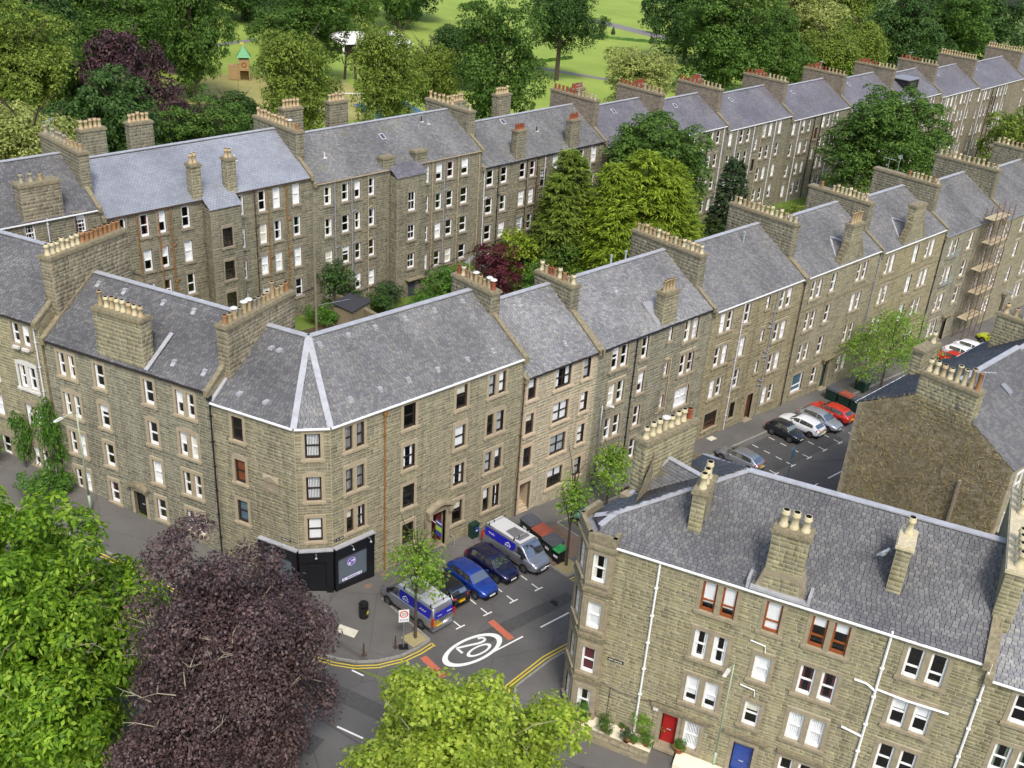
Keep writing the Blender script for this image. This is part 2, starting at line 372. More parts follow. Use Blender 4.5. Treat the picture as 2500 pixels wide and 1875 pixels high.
# ------------------------------------------------------------------ masonry
def stone_rects(u0, u1, zlo, zhi, holes, hmin=.15, hmax=.29, lmin=.24, lmax=.9, slope=None):
    out = []; z = zlo
    while z < zhi - .05:
        h = min(random.uniform(hmin, hmax), zhi - z)
        zm = z + h / 2; fr = [(u0, u1)]
        for (a, b, c, d) in holes:
            if z + h > c + .03 and z < d - .03:
                nf = []
                for p, q in fr:
                    if b <= p or a >= q: nf.append((p, q)); continue
                    if a - p > .04: nf.append((p, a))
                    if q - b > .04: nf.append((b, q))
                fr = nf
        for p, q in fr:
            if slope:
                p, q = max(p, slope(zm)[0]), min(q, slope(zm)[1])
            u = p
            while u < q - .02:
                l = random.uniform(lmin, lmax)
                if q - (u + l) < .2: l = q - u
                out.append((u, u + l, z, z + h)); u += l
        z += h
    return np.array(out).reshape(-1, 4)
def stones_mesh(r, gap=.008, proud=(.004, .012), y=0):
    """front face with bevelled edges for every stone rect (facing -y)"""
    n = len(r); g = gap
    p = RNG.uniform(proud[0], proud[1], n); b = .01
    a0, a1, c0, c1 = r[:, 0] + g, r[:, 1] - g, r[:, 2] + g, r[:, 3] - g
    j = lambda: RNG.uniform(-.006, .006, n)
    back = [(a0, c0), (a1, c0), (a1, c1), (a0, c1)]
    fro = [(a0 + b + j(), c0 + b + j()), (a1 - b + j(), c0 + b + j()), (a1 - b + j(), c1 - b + j()), (a0 + b + j(), c1 - b + j())]
    v = np.zeros((n, 8, 3))
    for i, (x, z) in enumerate(back): v[:, i, 0] = x; v[:, i, 1] = y + .004; v[:, i, 2] = z
    for i, (x, z) in enumerate(fro): v[:, 4 + i, 0] = x; v[:, 4 + i, 1] = y - p; v[:, 4 + i, 2] = z
    base = np.array([[4, 5, 6, 7], [0, 1, 5, 4], [1, 2, 6, 5], [2, 3, 7, 6], [3, 0, 4, 7]])
    f = (base[None] + (np.arange(n) * 8)[:, None, None]).reshape(-1, 4)
    return v.reshape(-1, 3), f
UNIT_STONE = None
def unit_stone(mat):
    b = B(); e = .06
    b.hull([(0, 0, 0), (1, 0, 0), (1, 0, 1), (0, 0, 1)], [(e * .4, -1, e), (1 - e * .4, -1, e), (1 - e * .4, -1, 1 - e), (e * .4, -1, 1 - e)])
    return b.mesh('stone', [mat])
_us = {}
def lay_stones(parent, F, r, mat, singles=0, zref=None, key=None):
    """stones of one facade: the `singles` best seen as objects, the rest as one stuff part"""
    if singles and len(r):
        size = (r[:, 1] - r[:, 0]) * (r[:, 3] - r[:, 2])
        if key is not None: size = size * key(r)
        idx = np.argsort(-size)[:singles]; mask = np.zeros(len(r), bool); mask[idx] = True
        if mat not in _us: _us[mat] = unit_stone(mat)
        for q in r[mask]:
            o = bpy.data.objects.new('stone', _us[mat]); COL.objects.link(o)
            F.put(o, parent, q[0] + .012, 0, q[2] + .012)
            o.scale = (q[1] - q[0] - .024, random.uniform(.005, .012), q[3] - q[2] - .024)
        r = r[~mask]
    if len(r):
        v, f = stones_mesh(r); o = obj('stonework', npmesh('stonework', v, f, mat)); o['kind'] = 'stuff'
        F.put(o, parent)
def wall_mesh(u0, u1, zlo, zhi, holes, y=0, rev=.24, top=None):
    """wall skin with real openings and reveals; bottom edge may slope: zlo is f(u)"""
    us = sorted(set([u0, u1] + [h[i] for h in holes for i in (0, 1)])); zs = sorted(set([zhi] + [h[i] for h in holes for i in (2, 3)]))
    b = B()
    for a, c in zip(us[:-1], us[1:]):
        prev = None
        col = [h for h in holes if h[0] <= a + 1e-6 and h[1] >= c - 1e-6]
        lo = (zlo(a), zlo(c))
        for z in zs:
            if z <= max(lo) + .01: continue
            zm = (max(lo) + z) / 2
            if not any(h[2] < zm < h[3] for h in col):
                b.add([(a, y, lo[0]), (c, y, lo[1]), (c, y, z), (a, y, z)], [(0, 1, 2, 3)])
            lo = (z, z)
    for h in holes:
        x0, x1, z0, z1 = h[:4]; q = [(x0, z0), (x1, z0), (x1, z1), (x0, z1)]
        for i in range(4):
            (p, r_), (s_, t_) = q[i], q[(i + 1) % 4]
            b.add([(p, y, r_), (s_, y, t_), (s_, y + rev, t_), (p, y + rev, r_)], [(0, 1, 2, 3)], 1)
    b.uv = lambda p, f: [p[0], p[2]]
    return b

# ------------------------------------------------------------------ windows
_wc = {}
def win_meshes(w, h, style, fmat):
    k = (round(w, 2), round(h, 2), style, fmat)
    if k in _wc: return _wc[k]
    b = B(); t = .1 if fmat != 'white_upvc' else .12; y0 = .1; mid = h * (.5 if style in ('sash', 'sash4', 'astragal', 'two') else .72 if style == 'tilt' else .35 if style == 'toplight' else .5)
    b.box(0, t, y0, y0 + .09, 0, h); b.box(w - t, w, y0, y0 + .09, 0, h)
    b.box(t, w - t, y0, y0 + .09, h - t, h); b.box(t, w - t, y0 - .02, y0 + .09, 0, t * 1.5)
    if style == 'tilt': mid = h * .36
    b.box(t, w - t, y0 + .012, y0 + .085, mid - .045, mid + .045)
    if style == 'two': b.box(w / 2 - .05, w / 2 + .05, y0 + .006, y0 + .08, t * 1.3, mid - .035); b.box(w / 2 - .05, w / 2 + .05, y0 + .006, y0 + .08, mid + .035, h - t)
    if style == 'sash4':
        for za, zb in ((t * 1.3, mid - .035), (mid + .035, h - t)): b.box(w / 2 - .018, w / 2 + .018, y0 + .03, y0 + .07, za, zb)
    if style == 'astragal':
        for za, zb in ((t * 1.3, mid - .035), (mid + .035, h - t)):
            for kx in (1, 2): b.box(w * kx / 3 - .015, w * kx / 3 + .015, y0 + .03, y0 + .07, za, zb)
            b.box(t, w - t, y0 + .034, y0 + .066, (za + zb) / 2 - .015, (za + zb) / 2 + .015)
    fr = b.mesh('window', [fmat])
    g = B(); g.add([(t * .5, y0 + .05, t * .5), (w - t * .5, y0 + .05, t * .5), (w - t * .5, y0 + .05, h - t * .5), (t * .5, y0 + .05, h - t * .5)], [(0, 1, 2, 3)])
    gl = g.mesh('pane', ['window_glass'])
    _wc[k] = (fr, gl); return _wc[k]
_bc = {}
def blind_mesh(w, h, frac, kind, mat):
    k = (round(w, 2), round(h, 2), frac, kind, mat)
    if k in _bc: return _bc[k]
    b = B(); y = .185
    if kind == 'flat': b.add([(.03, y, h * (1 - frac)), (w - .03, y, h * (1 - frac)), (w - .03, y, h - .03), (.03, y, h - .03)], [(0, 1, 2, 3)])
    elif kind == 'wavy':
        n = 14; xs = [.03 + (w - .06) * i / n for i in range(n + 1)]
        for i in range(n):
            ya, yb = y + .03 * (i % 2), y + .03 * ((i + 1) % 2)
            b.add([(xs[i], ya, h * (1 - frac)), (xs[i + 1], yb, h * (1 - frac)), (xs[i + 1], yb, h - .03), (xs[i], ya, h - .03)], [(0, 1, 2, 3)])
    elif kind == 'drapes':
        for s0, s1 in ((.03, .03 + w * .27), (w - .03 - w * .27, w - .03)):
            for i in range(4):
                a, c = s0 + (s1 - s0) * i / 4, s0 + (s1 - s0) * (i + 1) / 4
                b.add([(a, y + .03 * (i % 2), .03), (c, y + .03 * ((i + 1) % 2), .03), (c, y + .03 * ((i + 1) % 2), h - .03), (a, y + .03 * (i % 2), h - .03)], [(0, 1, 2, 3)])
    elif kind == 'slats':
        n = max(5, int(w / .1))
        for i in range(n):
            a = .04 + (w - .08) * i / n; b.add([(a, y, .05), (a + .06, y + .03, .05), (a + .06, y + .03, h - .03), (a, y, h - .03)], [(0, 1, 2, 3)])
    _bc[k] = b.mesh('blind' if kind in ('flat', 'slats') else 'curtain', [mat]); return _bc[k]
def window(parent, F, u0, u1, z0, z1, style='sash', fmat='white_upvc', blind=None):
    w, h = u1 - u0, z1 - z0; fr, gl = win_meshes(w, h, style, fmat)
    o = obj('window', fr); F.put(o, parent, u0, 0, z0)
    p = obj('pane', gl); p.parent = o
    if blind == 'net':
        blind = random.choice(((.97, 'wavy', 'blind_white'), (.97, 'drapes', 'blind_white'), (.55, 'flat', 'blind_white'), (.97, 'flat', 'curtain_grey'), (.97, 'wavy', 'curtain_grey'), (.4, 'flat', 'blind_cream'), None))
    if blind == 'rand':
        r = random.random()
        blind = (None if r < .36 else (random.choice((.35, .5, .62)), 'flat', 'blind_white') if r < .56 else (.97, 'wavy', 'blind_white') if r < .72 else
                 (.97, 'drapes', random.choice(('curtain_grey', 'blind_cream', 'curtain_green'))) if r < .88 else (.97, 'flat', random.choice(('blind_white', 'blind_cream', 'curtain_grey'))) if r < .95 else (.97, 'drapes', 'curtain_red'))
    if blind:
        me = blind_mesh(w, h, *blind); q = obj(me.name.split('.')[0], me); q.parent = o
    return o
_sc = {}
def surround(parent, F, u0, u1, z0, z1, mat, mull=None, band=.22, sill=True, lint=.26, arch=False, proud=.035):
    k = (round(u1 - u0, 2), round(z1 - z0, 2), mat, tuple(mull) if mull else 0, band, sill, lint, arch)
    if k not in _sc:
        w, h = u1 - u0, z1 - z0; b = B(); p = -proud
        if band > 0:
            b.box(-band, 0, p, .2, -.02, h); b.box(w, w + band, p, .2, -.02, h)
            if arch:
                n = 6; xs = [-band + (w + 2 * band) * i / n for i in range(n + 1)]; f = lambda x: h + lint + .14 * (1 - ((x - w / 2) / (w / 2 + band)) ** 2)
                lo = [(x, p, h + .003) for x in xs]; hi = [(x, p, f(x)) for x in xs]
                b.hull(lo + hi[::-1], [(x, .2, z) for x, _, z in lo + hi[::-1]])
            else: b.box(-band, w + band, p - .004, .2, h + .003, h + lint)
        if mull:
            for m0, m1 in mull: b.box(m0, m1, p + .01, .2, 0, h)
        if sill:
            e = max(band, .08) + .06
            b.box(-e, w + e, -.13, .2, -.2, -.023)
            b.box(-e + .12, -e + .3, -.1, .004, -.3, -.203); b.box(w + e - .3, w + e - .12, -.1, .004, -.3, -.203)
        _sc[k] = b.mesh('window_surround', [mat])
    o = obj('window_surround', _sc[k]); F.put(o, parent, u0, 0, z0); return o

# ------------------------------------------------------------------ chimneys
POTS = {}
def pot_mesh(kind):
    if kind in POTS: return POTS[kind]
    b = B(); style, mat = kind
    if style == 'roll': prof = [(.2, 0), (.2, .1), (.15, .14), (.145, .52), (.19, .56), (.19, .64), (.15, .68), (.165, .78), (.13, .78), (.12, .35)]
    elif style == 'plain': prof = [(.16, 0), (.15, .5), (.165, .52), (.165, .6), (.13, .6), (.12, .3)]
    elif style == 'tall': prof = [(.17, 0), (.15, .1), (.145, 1.0), (.17, 1.02), (.17, 1.1), (.13, 1.1), (.12, .7)]
    else: prof = [(.16, 0), (.15, .6), (.17, .66), (.13, .66), (.12, .4)]
    b.lathe(prof[:-1], 12, m=0); b.lathe(prof[-2:], 12, m=1)
    z = prof[-1][1]; n = 12; b.add([(.12 * math.cos(6.2832 * k / n), .12 * math.sin(6.2832 * k / n), z) for k in range(n)], [tuple(range(n))], 1)
    if style == 'capped':
        b.lathe([(.001, .82), (.16, .8), (.26, .74), (.26, .7), (.001, .7)], 14, m=2)
        for k in range(3): a = 2.1 * k; b.tube([(.13 * math.cos(a), .13 * math.sin(a), .6), (.15 * math.cos(a), .15 * math.sin(a), .72)], .015, 4, 2)
    POTS[kind] = b.mesh('chimney_pot', [mat, 'pot_inside', 'dress_white'], True); return POTS[kind]
POTSETS = {'buff': [('roll', 'pot_buff'), ('roll', 'pot_cream'), ('plain', 'pot_cream'), ('plain', 'pot_buff')],
           'cream': [('roll', 'pot_cream'), ('roll', 'pot_buff')],
           'red': [('plain', 'pot_red')], 'mix': [('plain', 'pot_orange'), ('plain', 'pot_buff'), ('plain', 'pot_red'), ('roll', 'pot_cream')],
           'redbuff': [('plain', 'pot_red'), ('plain', 'pot_red'), ('plain', 'pot_cream'), ('plain', 'pot_buff')],
           'capped': [('capped', 'pot_buff'), ('plain', 'pot_orange'), ('capped', 'pot_grey'), ('plain', 'pot_buff')]}
def chimney(parent, F, u0, u1, y0, y1, z0, z1, pots=6, potset='buff', axis='y', mat='stone_rough', stones=True, cope='cope', seq=None, gaps=(), skip=False, scale=1.0):
    """stack with cope and pots. axis: direction in which the pots stand in a row"""
    b = B(); b.box(u0, u1, y0, y1, z0, z1); b.uv = lambda p, f: [p[0] + p[1], p[2]]
    core = {'stone_rough': 'mortar_rough', 'stone_grey': 'mortar_grey', 'stone_tan': 'mortar_tan', 'stone_olive': 'mortar_tan', 'stone_pink': 'mortar_pink'}.get(mat, mat)
    o = b.build('chimney', [core if stones else mat]); F.put(o, parent)
    if stones:
        parts = []
        for (ox, oy, a, L) in ((u0, y0, 0, u1 - u0), (u1, y0, R(90), y1 - y0), (u1, y1, R(180), u1 - u0), (u0, y1, R(270), y1 - y0)):
            r = stone_rects(0, L, z0, z1 - .02, [], .2, .34, .25, .7); v, f = stones_mesh(r)
            c, s = math.cos(a), math.sin(a); w = v.copy()
            w[:, 0] = ox + v[:, 0] * c - v[:, 1] * s; w[:, 1] = oy + v[:, 0] * s + v[:, 1] * c; parts.append((w, f))
        n = 0; V = []; Fc = []
        for w, f in parts: V.append(w); Fc.append(f + n); n += len(w)
        q = obj('stonework', npmesh('stonework', np.vstack(V), np.vstack(Fc), mat)); q['kind'] = 'stuff'; q.parent = o
    c = B(); e = .1
    c.box(u0 - e, u1 + e, y0 - e, y1 + e, z1, z1 + .16); c.box(u0 - e + .05, u1 + e - .05, y0 - e + .05, y1 + e - .05, z1 + .163, z1 + .24)
    q = c.build('chimney_cope', [cope]); q.parent = o
    zt = z1 + .24
    if pots or seq:
        ps = seq or [random.choice(POTSETS[potset]) for _ in range(pots)]
        n = len(ps)
        for i, k in enumerate(ps):
            if k is None: continue
            t = (i + .5) / n
            u, y = ((u0 + u1) / 2, y0 + .08 + (y1 - y0 - .16) * t) if axis == 'y' else (u0 + .08 + (u1 - u0 - .16) * t, (y0 + y1) / 2)
            p = obj('chimney_pot', pot_mesh(k)); p.parent = o; p.location = (u + random.uniform(-.02, .02), y, zt - .01)
            sc = scale * random.uniform(.9, 1.12); p.scale = (scale, scale, sc); p.rotation_euler = (random.uniform(-.03, .03), random.uniform(-.03, .03), random.random() * 6)
    return o
def aerial(parent, F, u, y, z, h=1.6, yaw=0.5):
    b = B(); b.tube([(0, 0, -.5), (0, 0, h)], .025, 5)
    c, s = math.cos(yaw), math.sin(yaw); b.tube([(-.7 * c, -.7 * s, h - .1), (.7 * c, .7 * s, h + .05)], .016, 4)
    for k in range(7):
        t = -.6 + k * .2; b.tube([(t * c - .22 * s, t * s + .22 * c, h - .02 + t * .07), (t * c + .22 * s, t * s - .22 * c, h - .02 + t * .07)], .01, 4)
    F.put(b.build('aerial', ['metal_galv']), parent, u, y, z)

# ------------------------------------------------------------------ roofs
def inside(poly, x, y):
    c = np.zeros(len(x), bool); n = len(poly)
    for i in range(n):
        x0, y0 = poly[i]; x1, y1 = poly[(i + 1) % n]
        if y0 == y1: continue
        k = ((y0 > y) != (y1 > y)) & (x < (x1 - x0) * (y - y0) / (y1 - y0) + x0); c ^= k
    return c
_sl = {}
def slates(parent_roof, poly3, mat, singles=0, w=(.22, .31), expo=.185, key=None, gap=.015):
    """slates over one planar roof slope given by its 3-D corner loop (first edge = eave)"""
    P = [Vector(p) for p in poly3]; o = P[0]; ex = (P[1] - P[0]).normalized()
    nrm = None
    for k in range(2, len(P)):
        q = ex.cross(P[k] - o)
        if q.length > .1: nrm = q.normalized(); break
    if nrm.z < 0: nrm = -nrm
    ey = nrm.cross(ex).normalized()
    if ey.z < 0: ey = -ey
    p2 = [((p - o).dot(ex), (p - o).dot(ey)) for p in P]
    us = [p[0] for p in p2]; vs = [p[1] for p in p2]; rows = []; v = min(vs)
    while v < max(vs):
        u = min(us) - random.uniform(0, .3); wm = random.uniform(*w) * .5 + .5 * sum(w) / 2
        while u < max(us):
            l = wm * random.uniform(.82, 1.2); rows.append((u, u + l, v, v + expo * 1.25)); u += l
        v += expo * random.uniform(.96, 1.04)
    r = np.array(rows); ok = inside(p2, (r[:, 0] + r[:, 1]) / 2, r[:, 2] + expo * .55); r = r[ok]
    n = len(r); lift = RNG.uniform(.034, .052, n); g = gap; j = lambda s=.008: RNG.uniform(-s, s, n)
    O, EX, EY, N = (np.array(q) for q in (o, ex, ey, nrm))
    def pt(u, vv, h): return O + u[:, None] * EX + vv[:, None] * EY + h[:, None] * N
    z0 = np.zeros(n); a, b, c, d = r[:, 0] + g, r[:, 1] - g, r[:, 2] + j(.022), r[:, 3]
    tl = lift + RNG.uniform(-.004, .004, n)
    V = np.stack([pt(a, c, lift), pt(b, c + j(), tl), pt(b, d, z0 + .004), pt(a, d, z0 + .004), pt(a, c, z0), pt(b, c, z0)], 1)
    f = (np.array([[0, 1, 2, 3], [4, 5, 1, 0]])[None] + (np.arange(n) * 6)[:, None, None]).reshape(-1, 4)
    mask = np.zeros(n, bool)
    if singles:
        sc = (r[:, 1] - r[:, 0])
        if key is not None: sc = sc * key(V[:, 0])
        mask[np.argsort(-sc)[:singles]] = True
        if mat not in _sl: _sl[mat] = B().add([(0, 0, 1), (1, 0, 1), (1, 1, 0), (0, 1, 0), (0, 0, 0), (1, 0, 0)], [(0, 1, 2, 3), (4, 5, 1, 0), (4, 0, 3), (5, 2, 1), (4, 3, 2, 5)]).mesh('slate', [MATS[mat].name])
        rot = Matrix((ex, ey, nrm)).transposed().to_euler()
        for q in np.nonzero(mask)[0]:
            s_ = bpy.data.objects.new('slate', _sl[mat]); COL.objects.link(s_); s_.parent = parent_roof
            s_.location = O + a[q] * EX + c[q] * EY + .003 * N; s_.rotation_euler = rot; s_.scale = (b[q] - a[q], d[q] - c[q], lift[q] + .002)
    keep = ~mask
    Vk = V[keep].reshape(-1, 3); nk = keep.sum()
    f = (np.array([[0, 1, 2, 3], [4, 5, 1, 0]])[None] + (np.arange(nk) * 6)[:, None, None]).reshape(-1, 4)
    q = obj('slating', npmesh('slating', Vk, f, mat)); q['kind'] = 'stuff'; q.parent = parent_roof
    return q
def strip(b, p, q, w, h=.05, m=0, side=None, up=.03):
    """flashing or coping laid along an edge p-q"""
    p, q = Vector(p), Vector(q); d = (q - p).normalized(); s = side if side else d.cross(Vector((0, 0, 1))).normalized()
    s = Vector(s) * w / 2; z = Vector((0, 0, 1))
    lo = [p - s, p + s, p + s + z * h, p - s + z * h]; hi = [q - s, q + s, q + s + z * h, q - s + z * h]
    b.hull([v + z * up for v in lo], [v + z * up for v in hi], m)
def downpipe(parent, F, u, ztop, zbot, mat='pipe_white', y=-.09, r=.055, extra=None):
    b = B(); pts = [(0, -.02, ztop - zbot + .1), (0, 0, ztop - zbot - .15), (0, 0, 0)]
    b.tube(pts, r, 6); k = 1.6
    while k < ztop - zbot - .4: b.box(-r * 1.5, r * 1.5, -r * 1.2, .085, k, k + .07); k += 1.9
    if extra:
        for e in extra: b.tube([(p[0], p[1], p[2] - zbot) for p in e], r * .9, 6)
    F.put(b.build('downpipe', [mat], smooth=False), parent, u, y, zbot)
# ------------------------------------------------------------------ tenements
def make_openings(parent, F, ops, dress, fm, style, arch_rows=()):
    """windows and doors; returns (holes in wall, rects kept free of stones)"""
    holes = []; free = []
    for op in ops:
        kind, u0, u1, z0, z1 = op[:5]; o = op[5] if len(op) > 5 else {}
        f = o.get('f', fm); st = o.get('st', style); bl = o.get('bl', 'rand'); band = o.get('band', .22); d = o.get('dress', dress)
        holes.append((u0, u1, z0, z1)); e = max(0, band - .07)
        free.append((u0 - e, u1 + e, z0 - .12, z1 + (.2 if band > 0 else 0)))
        if kind == 'door':
            b = B(); b.box(u0 + .05, u1 - .05, .3, .36, z0, z1 - o.get('fan', .35), 0); w = u1 - u0
            for a in (0, 1):
                for c in (0, 1): b.box(u0 + .16 + a * (w - .2) / 2, u0 + .05 + (a + .5) * (w - .1) / 1 * .5 + .22, .285, .302, z0 + .25 + c * .9, z0 + .95 + c * .85, 0)
            b.box(u0, u1, .28, .38, z1 - o.get('fan', .35) + .003, z1 - o.get('fan', .35) + .09, 1)
            q = b.build('door', [o.get('mat', 'door_brown'), d]); F.put(q, parent)
            g = B(); g.box(u0 + w * .5 - .13, u0 + w * .5 + .13, .26, .284, z0 + 1.0, z0 + 1.07); q2 = g.build('handle', ['metal_galv']); q2.parent = q
            p = B(); p.add([(u0, .33, z1 - .27), (u1, .33, z1 - .27), (u1, .33, z1), (u0, .33, z1)], [(0, 1, 2, 3)]); q3 = p.build('pane', ['window_glass']); q3.parent = q
            surround(parent, F, u0, u1, z0, z1, d, None, .24, False, .3)
            s = B(); s.box(u0 - .15, u1 + .15, -.35, .3, z0 - .2, z0 - .003); F.put(s.build('doorstep', [d]), parent)
            if o.get('hood'):
                h = B(); h.box(u0 - .5, u1 + .5, -.45, .05, z1 + .36, z1 + .5); h.box(u0 - .4, u1 + .4, -.3, .05, z1 + .503, z1 + .62)
                for x in (u0 - .38, u1 + .2): h.box(x, x + .18, -.32, .05, z1 + .0, z1 + .357)
                F.put(h.build('door_hood', ['cope']), parent)
        elif kind == 'passage':
            b = B(); w = u1 - u0
            b.add([(u0, 0, z0), (u1, 0, z0), (u1, 2.6, z0 + .5), (u0, 2.6, z0 + .5)], [(0, 1, 2, 3)]); b.add([(u0, 2.6, z0), (u1, 2.6, z0), (u1, 2.6, z1), (u0, 2.6, z1)], [(0, 1, 2, 3)], 1)
            b.add([(u0, 0, z0), (u0, 2.6, z0), (u0, 2.6, z1), (u0, 0, z1)], [(0, 1, 2, 3)]); b.add([(u1, 0, z0), (u1, 2.6, z0), (u1, 2.6, z1), (u1, 0, z1)], [(3, 2, 1, 0)])
            for k in range(4): b.box(u0 + .01, u1 - .01, .1 + .3 * k, .42 + .3 * k, z0 + .02, z0 + .17 * (k + 1))
            F.put(b.build('entry_passage', [d, o.get('mat', 'door_brown')]), parent)
            surround(parent, F, u0, u1, z0, z1, d, None, band, False, .3)
        elif kind == 'pair':
            m = o.get('mull', .3); c = (u0 + u1) / 2
            for a, b_ in ((u0, c - m / 2), (c + m / 2, u1)): window(parent, F, a, b_, z0, z1, st, f, bl)
            surround(parent, F, u0, u1, z0, z1, d, [((u1 - u0) / 2 - m / 2, (u1 - u0) / 2 + m / 2)], band, arch=o.get('arch', False))
        elif kind == 'hole': pass
        else:
            window(parent, F, u0, u1, z0, z1, 'two' if kind == 'wide' else st, f, bl)
            surround(parent, F, u0, u1, z0, z1, d, None, band, arch=o.get('arch', False))
    return holes, free
def shell(parent, L, depth, eave, ridge, w, zb, mat, name='wall'):
    b = B(); up = .0
    b.add([(L, depth, zb), (0, depth, zb), (0, depth, eave), (L, depth, eave)], [(0, 1, 2, 3)])
    for x in (.015, L - .015): b.add([(x, 0, zb), (x, depth, zb), (x, depth, eave), (x, w, ridge), (x, 0, eave)], [(0, 1, 2, 3, 4)])
    b.add([(0, 0, zb + .1), (L, 0, zb + .1), (L, depth, zb + .1), (0, depth, zb + .1)], [(0, 1, 2, 3)])
    b.uv = lambda p, f: [p[0] + p[1], p[2]]
    return F0.put(b.build(name, [mat]), parent)
def grid(cols, rows, skip=()):
    out = []
    for j, (z0, h) in enumerate(rows):
        for i, c in enumerate(cols):
            if (i, j) in skip: continue
            k, a, b = c[:3]; o = dict(c[3]) if len(c) > 3 else {}
            if k == 'tiny': out.append(('single', a, b, z0 + h - 1.25, z0 + h, dict(o, band=.12, st='sash')))
            else: out.append((k, a, b, z0, z0 + h, o))
    return out
def tenement(label, X, Y, ang, L, eave, ridge, w, depth, ops, wallmat='stone_tan', mortar='mortar_tan', farwall='rubble_tan', dress='dress_tan', fm='white_upvc', style='sash',
             stones=True, singles=0, slatemat='slate_old', roofback='slates_plain', slating=True, slate_singles=0, gutter='white_upvc', skews=(1, 1), ridgecap='lead', back_slates=False,
             group=None, front_cut=None, zb=None, name='tenement', stonekey=None, slatekey=None, over=.14, roofmesh=True, stone_h=(.15, .29), extra_free=()):
    ca, sa = math.cos(ang), math.sin(ang)
    zg = gz(X, Y) if zb is None else zb
    root = empty(name, (X, Y, zg), ang, label, 'building', group); ZG[root.name] = zg
    g = lambda u: gz(X + u * ca, Y + u * sa) - .3
    holes, free = make_openings(root, F0, ops, dress, fm, style)
    free = free + list(extra_free)
    wm = wall_mesh(0, L, g, eave - .05, holes); F0.put(wm.build('front_wall', [mortar if stones else farwall, dress]), root)
    if stones:
        r = stone_rects(0, L, min(g(0), g(L)), eave - .28, free, *stone_h)
        if len(r): r = r[r[:, 3] > np.array([max(g(a), g(b)) + .15 for a, b in r[:, :2]])]
        lay_stones(root, F0, r, wallmat, singles, key=stonekey)
        b = B(); b.box(-.0, L, -.05, .02, eave - .27, eave - .045); F0.put(b.build('eaves_course', [dress]), root)
    shell(root, L, depth, eave - .06, ridge - .06, w, min(g(0), g(L)), farwall)
    sl = (ridge - eave) / w; ef = eave - over * sl
    fp = [(0, -over, ef), (L, -over, ef), (L, w, ridge), (0, w, ridge)]; bp = [(L, depth + over, ef), (0, depth + over, ef), (0, w, ridge), (L, w, ridge)]
    if roofmesh:
        b = B(); b.add(fp, [(0, 1, 2, 3)]); b.add(bp, [(0, 1, 2, 3)]); Ls = math.hypot(w, ridge - eave)
        b.uv = lambda p, f: [p[0], (p[1] if p[1] <= w + .01 else 2 * w - p[1]) * Ls / w]
        roof = F0.put(b.build('roof', ['slate_gap' if slating and not back_slates else roofback]), root)
        if slating: slates(roof, front_cut or fp, slatemat, slate_singles, key=slatekey)
        if back_slates: slates(roof, bp, slatemat)
        c = B(); strip(c, (0, w, ridge), (L, w, ridge), .42, .07, side=(0, 1, 0)); q = c.build('ridge_flashing', [ridgecap]); q.parent = roof
    if gutter:
        b = B(); b.box(0, L, -over - .1, -over + .01, ef - .1, ef - .01); F0.put(b.build('gutter', [gutter]), root)
    for i, x in enumerate((.12, L - .12)):
        if skews[i]:
            b = B()
            strip(b, (x, -.25, eave - .25 * sl + .02), (x, w, ridge + .02), .36, .2, side=(1, 0, 0)); strip(b, (x, w, ridge + .02), (x, depth + .2, eave - .2 * sl + .02), .36, .2, side=(1, 0, 0))
            b.box(x - .18, x + .18, -.32, .05, eave - .2 * sl - .22, eave + .06)
            F0.put(b.build('skew_coping', ['cope']), root)
    return root

def Lu(label, s0, L, *a, **k): return tenement(label, s0, 0, 0, L, *a, **k)
def shift(ops, s0): return [(o[0], o[1] - s0, o[2] - s0) + tuple(o[3:]) for o in ops]

# ---- right row: the long terrace on the far side of the street
BR = {'f': 'timber_dark'}
B2 = Lu('pale pink cleaned stone tenement with dark window frames and stepped entry passage', 12.4, 8.0, 11.4, 15.05, 5.6, 11.4,
        shift(grid([('single', 12.92, 13.72, {'bl': 'net'}), ('wide', 15.75, 17.4, {'bl': 'net'}), ('single', 18.75, 19.5, {'bl': 'net'})], [(9.35, 1.75), (6.4, 1.75), (3.5, 1.75), (.45, 1.75)], skip={(0, 3)}) + [('passage', 12.8, 13.95, -.75, 2.05, {'band': .15})], 12.4),
        wallmat='stone_pink', mortar='mortar_pink', farwall='rubble_tan', dress='dress_pink', fm='timber_dark', slatemat='slate_pale', gutter='timber_dark', slate_singles=120)
b3ops = grid([('pair', 21.95, 23.8), ('single', 25.5, 26.25), ('tiny', 28.8, 29.25), ('pair', 30.9, 32.7)], [(9.1, 1.95), (5.9, 1.95), (2.75, 1.95), (-.4, 1.95)], skip={(3, 1), (3, 2)})
b3ops += [('pair', 30.9, 32.7, 5.9, 7.85), ('wide', 30.8, 32.7, 2.7, 4.6, {'f': 'white_upvc'})]
B3 = Lu('stained tan stone tenement with black downpipe and one wallhead chimney of four pots', 20.42, 14.1, 11.4, 14.85, 5.8, 11.6, shift(b3ops, 20.42), wallmat='stone_tan_grey', slatemat='slate_pale', gutter='pipe_black', dress='dress_olive')
b4ops = grid([('pair', 35.8, 37.6), ('single', 39.4, 40.2), ('tiny', 42.6, 43.1), ('pair', 44.75, 46.6)], [(8.55, 1.9), (5.25, 1.9), (2.0, 1.9), (-1.45, 1.9)], skip={(0, 3), (1, 3), (2, 3)})
b4ops += [('single', 35.8, 37.6, -1.25, .45, {'st': 'toplight', 'f': 'timber_brown', 'bl': None}), ('single', 39.6, 40.35, -1.3, .4, {'f': 'timber_dark'}), ('door', 42.25, 43.2, -2.35, .4, {'mat': 'door_brown'})]
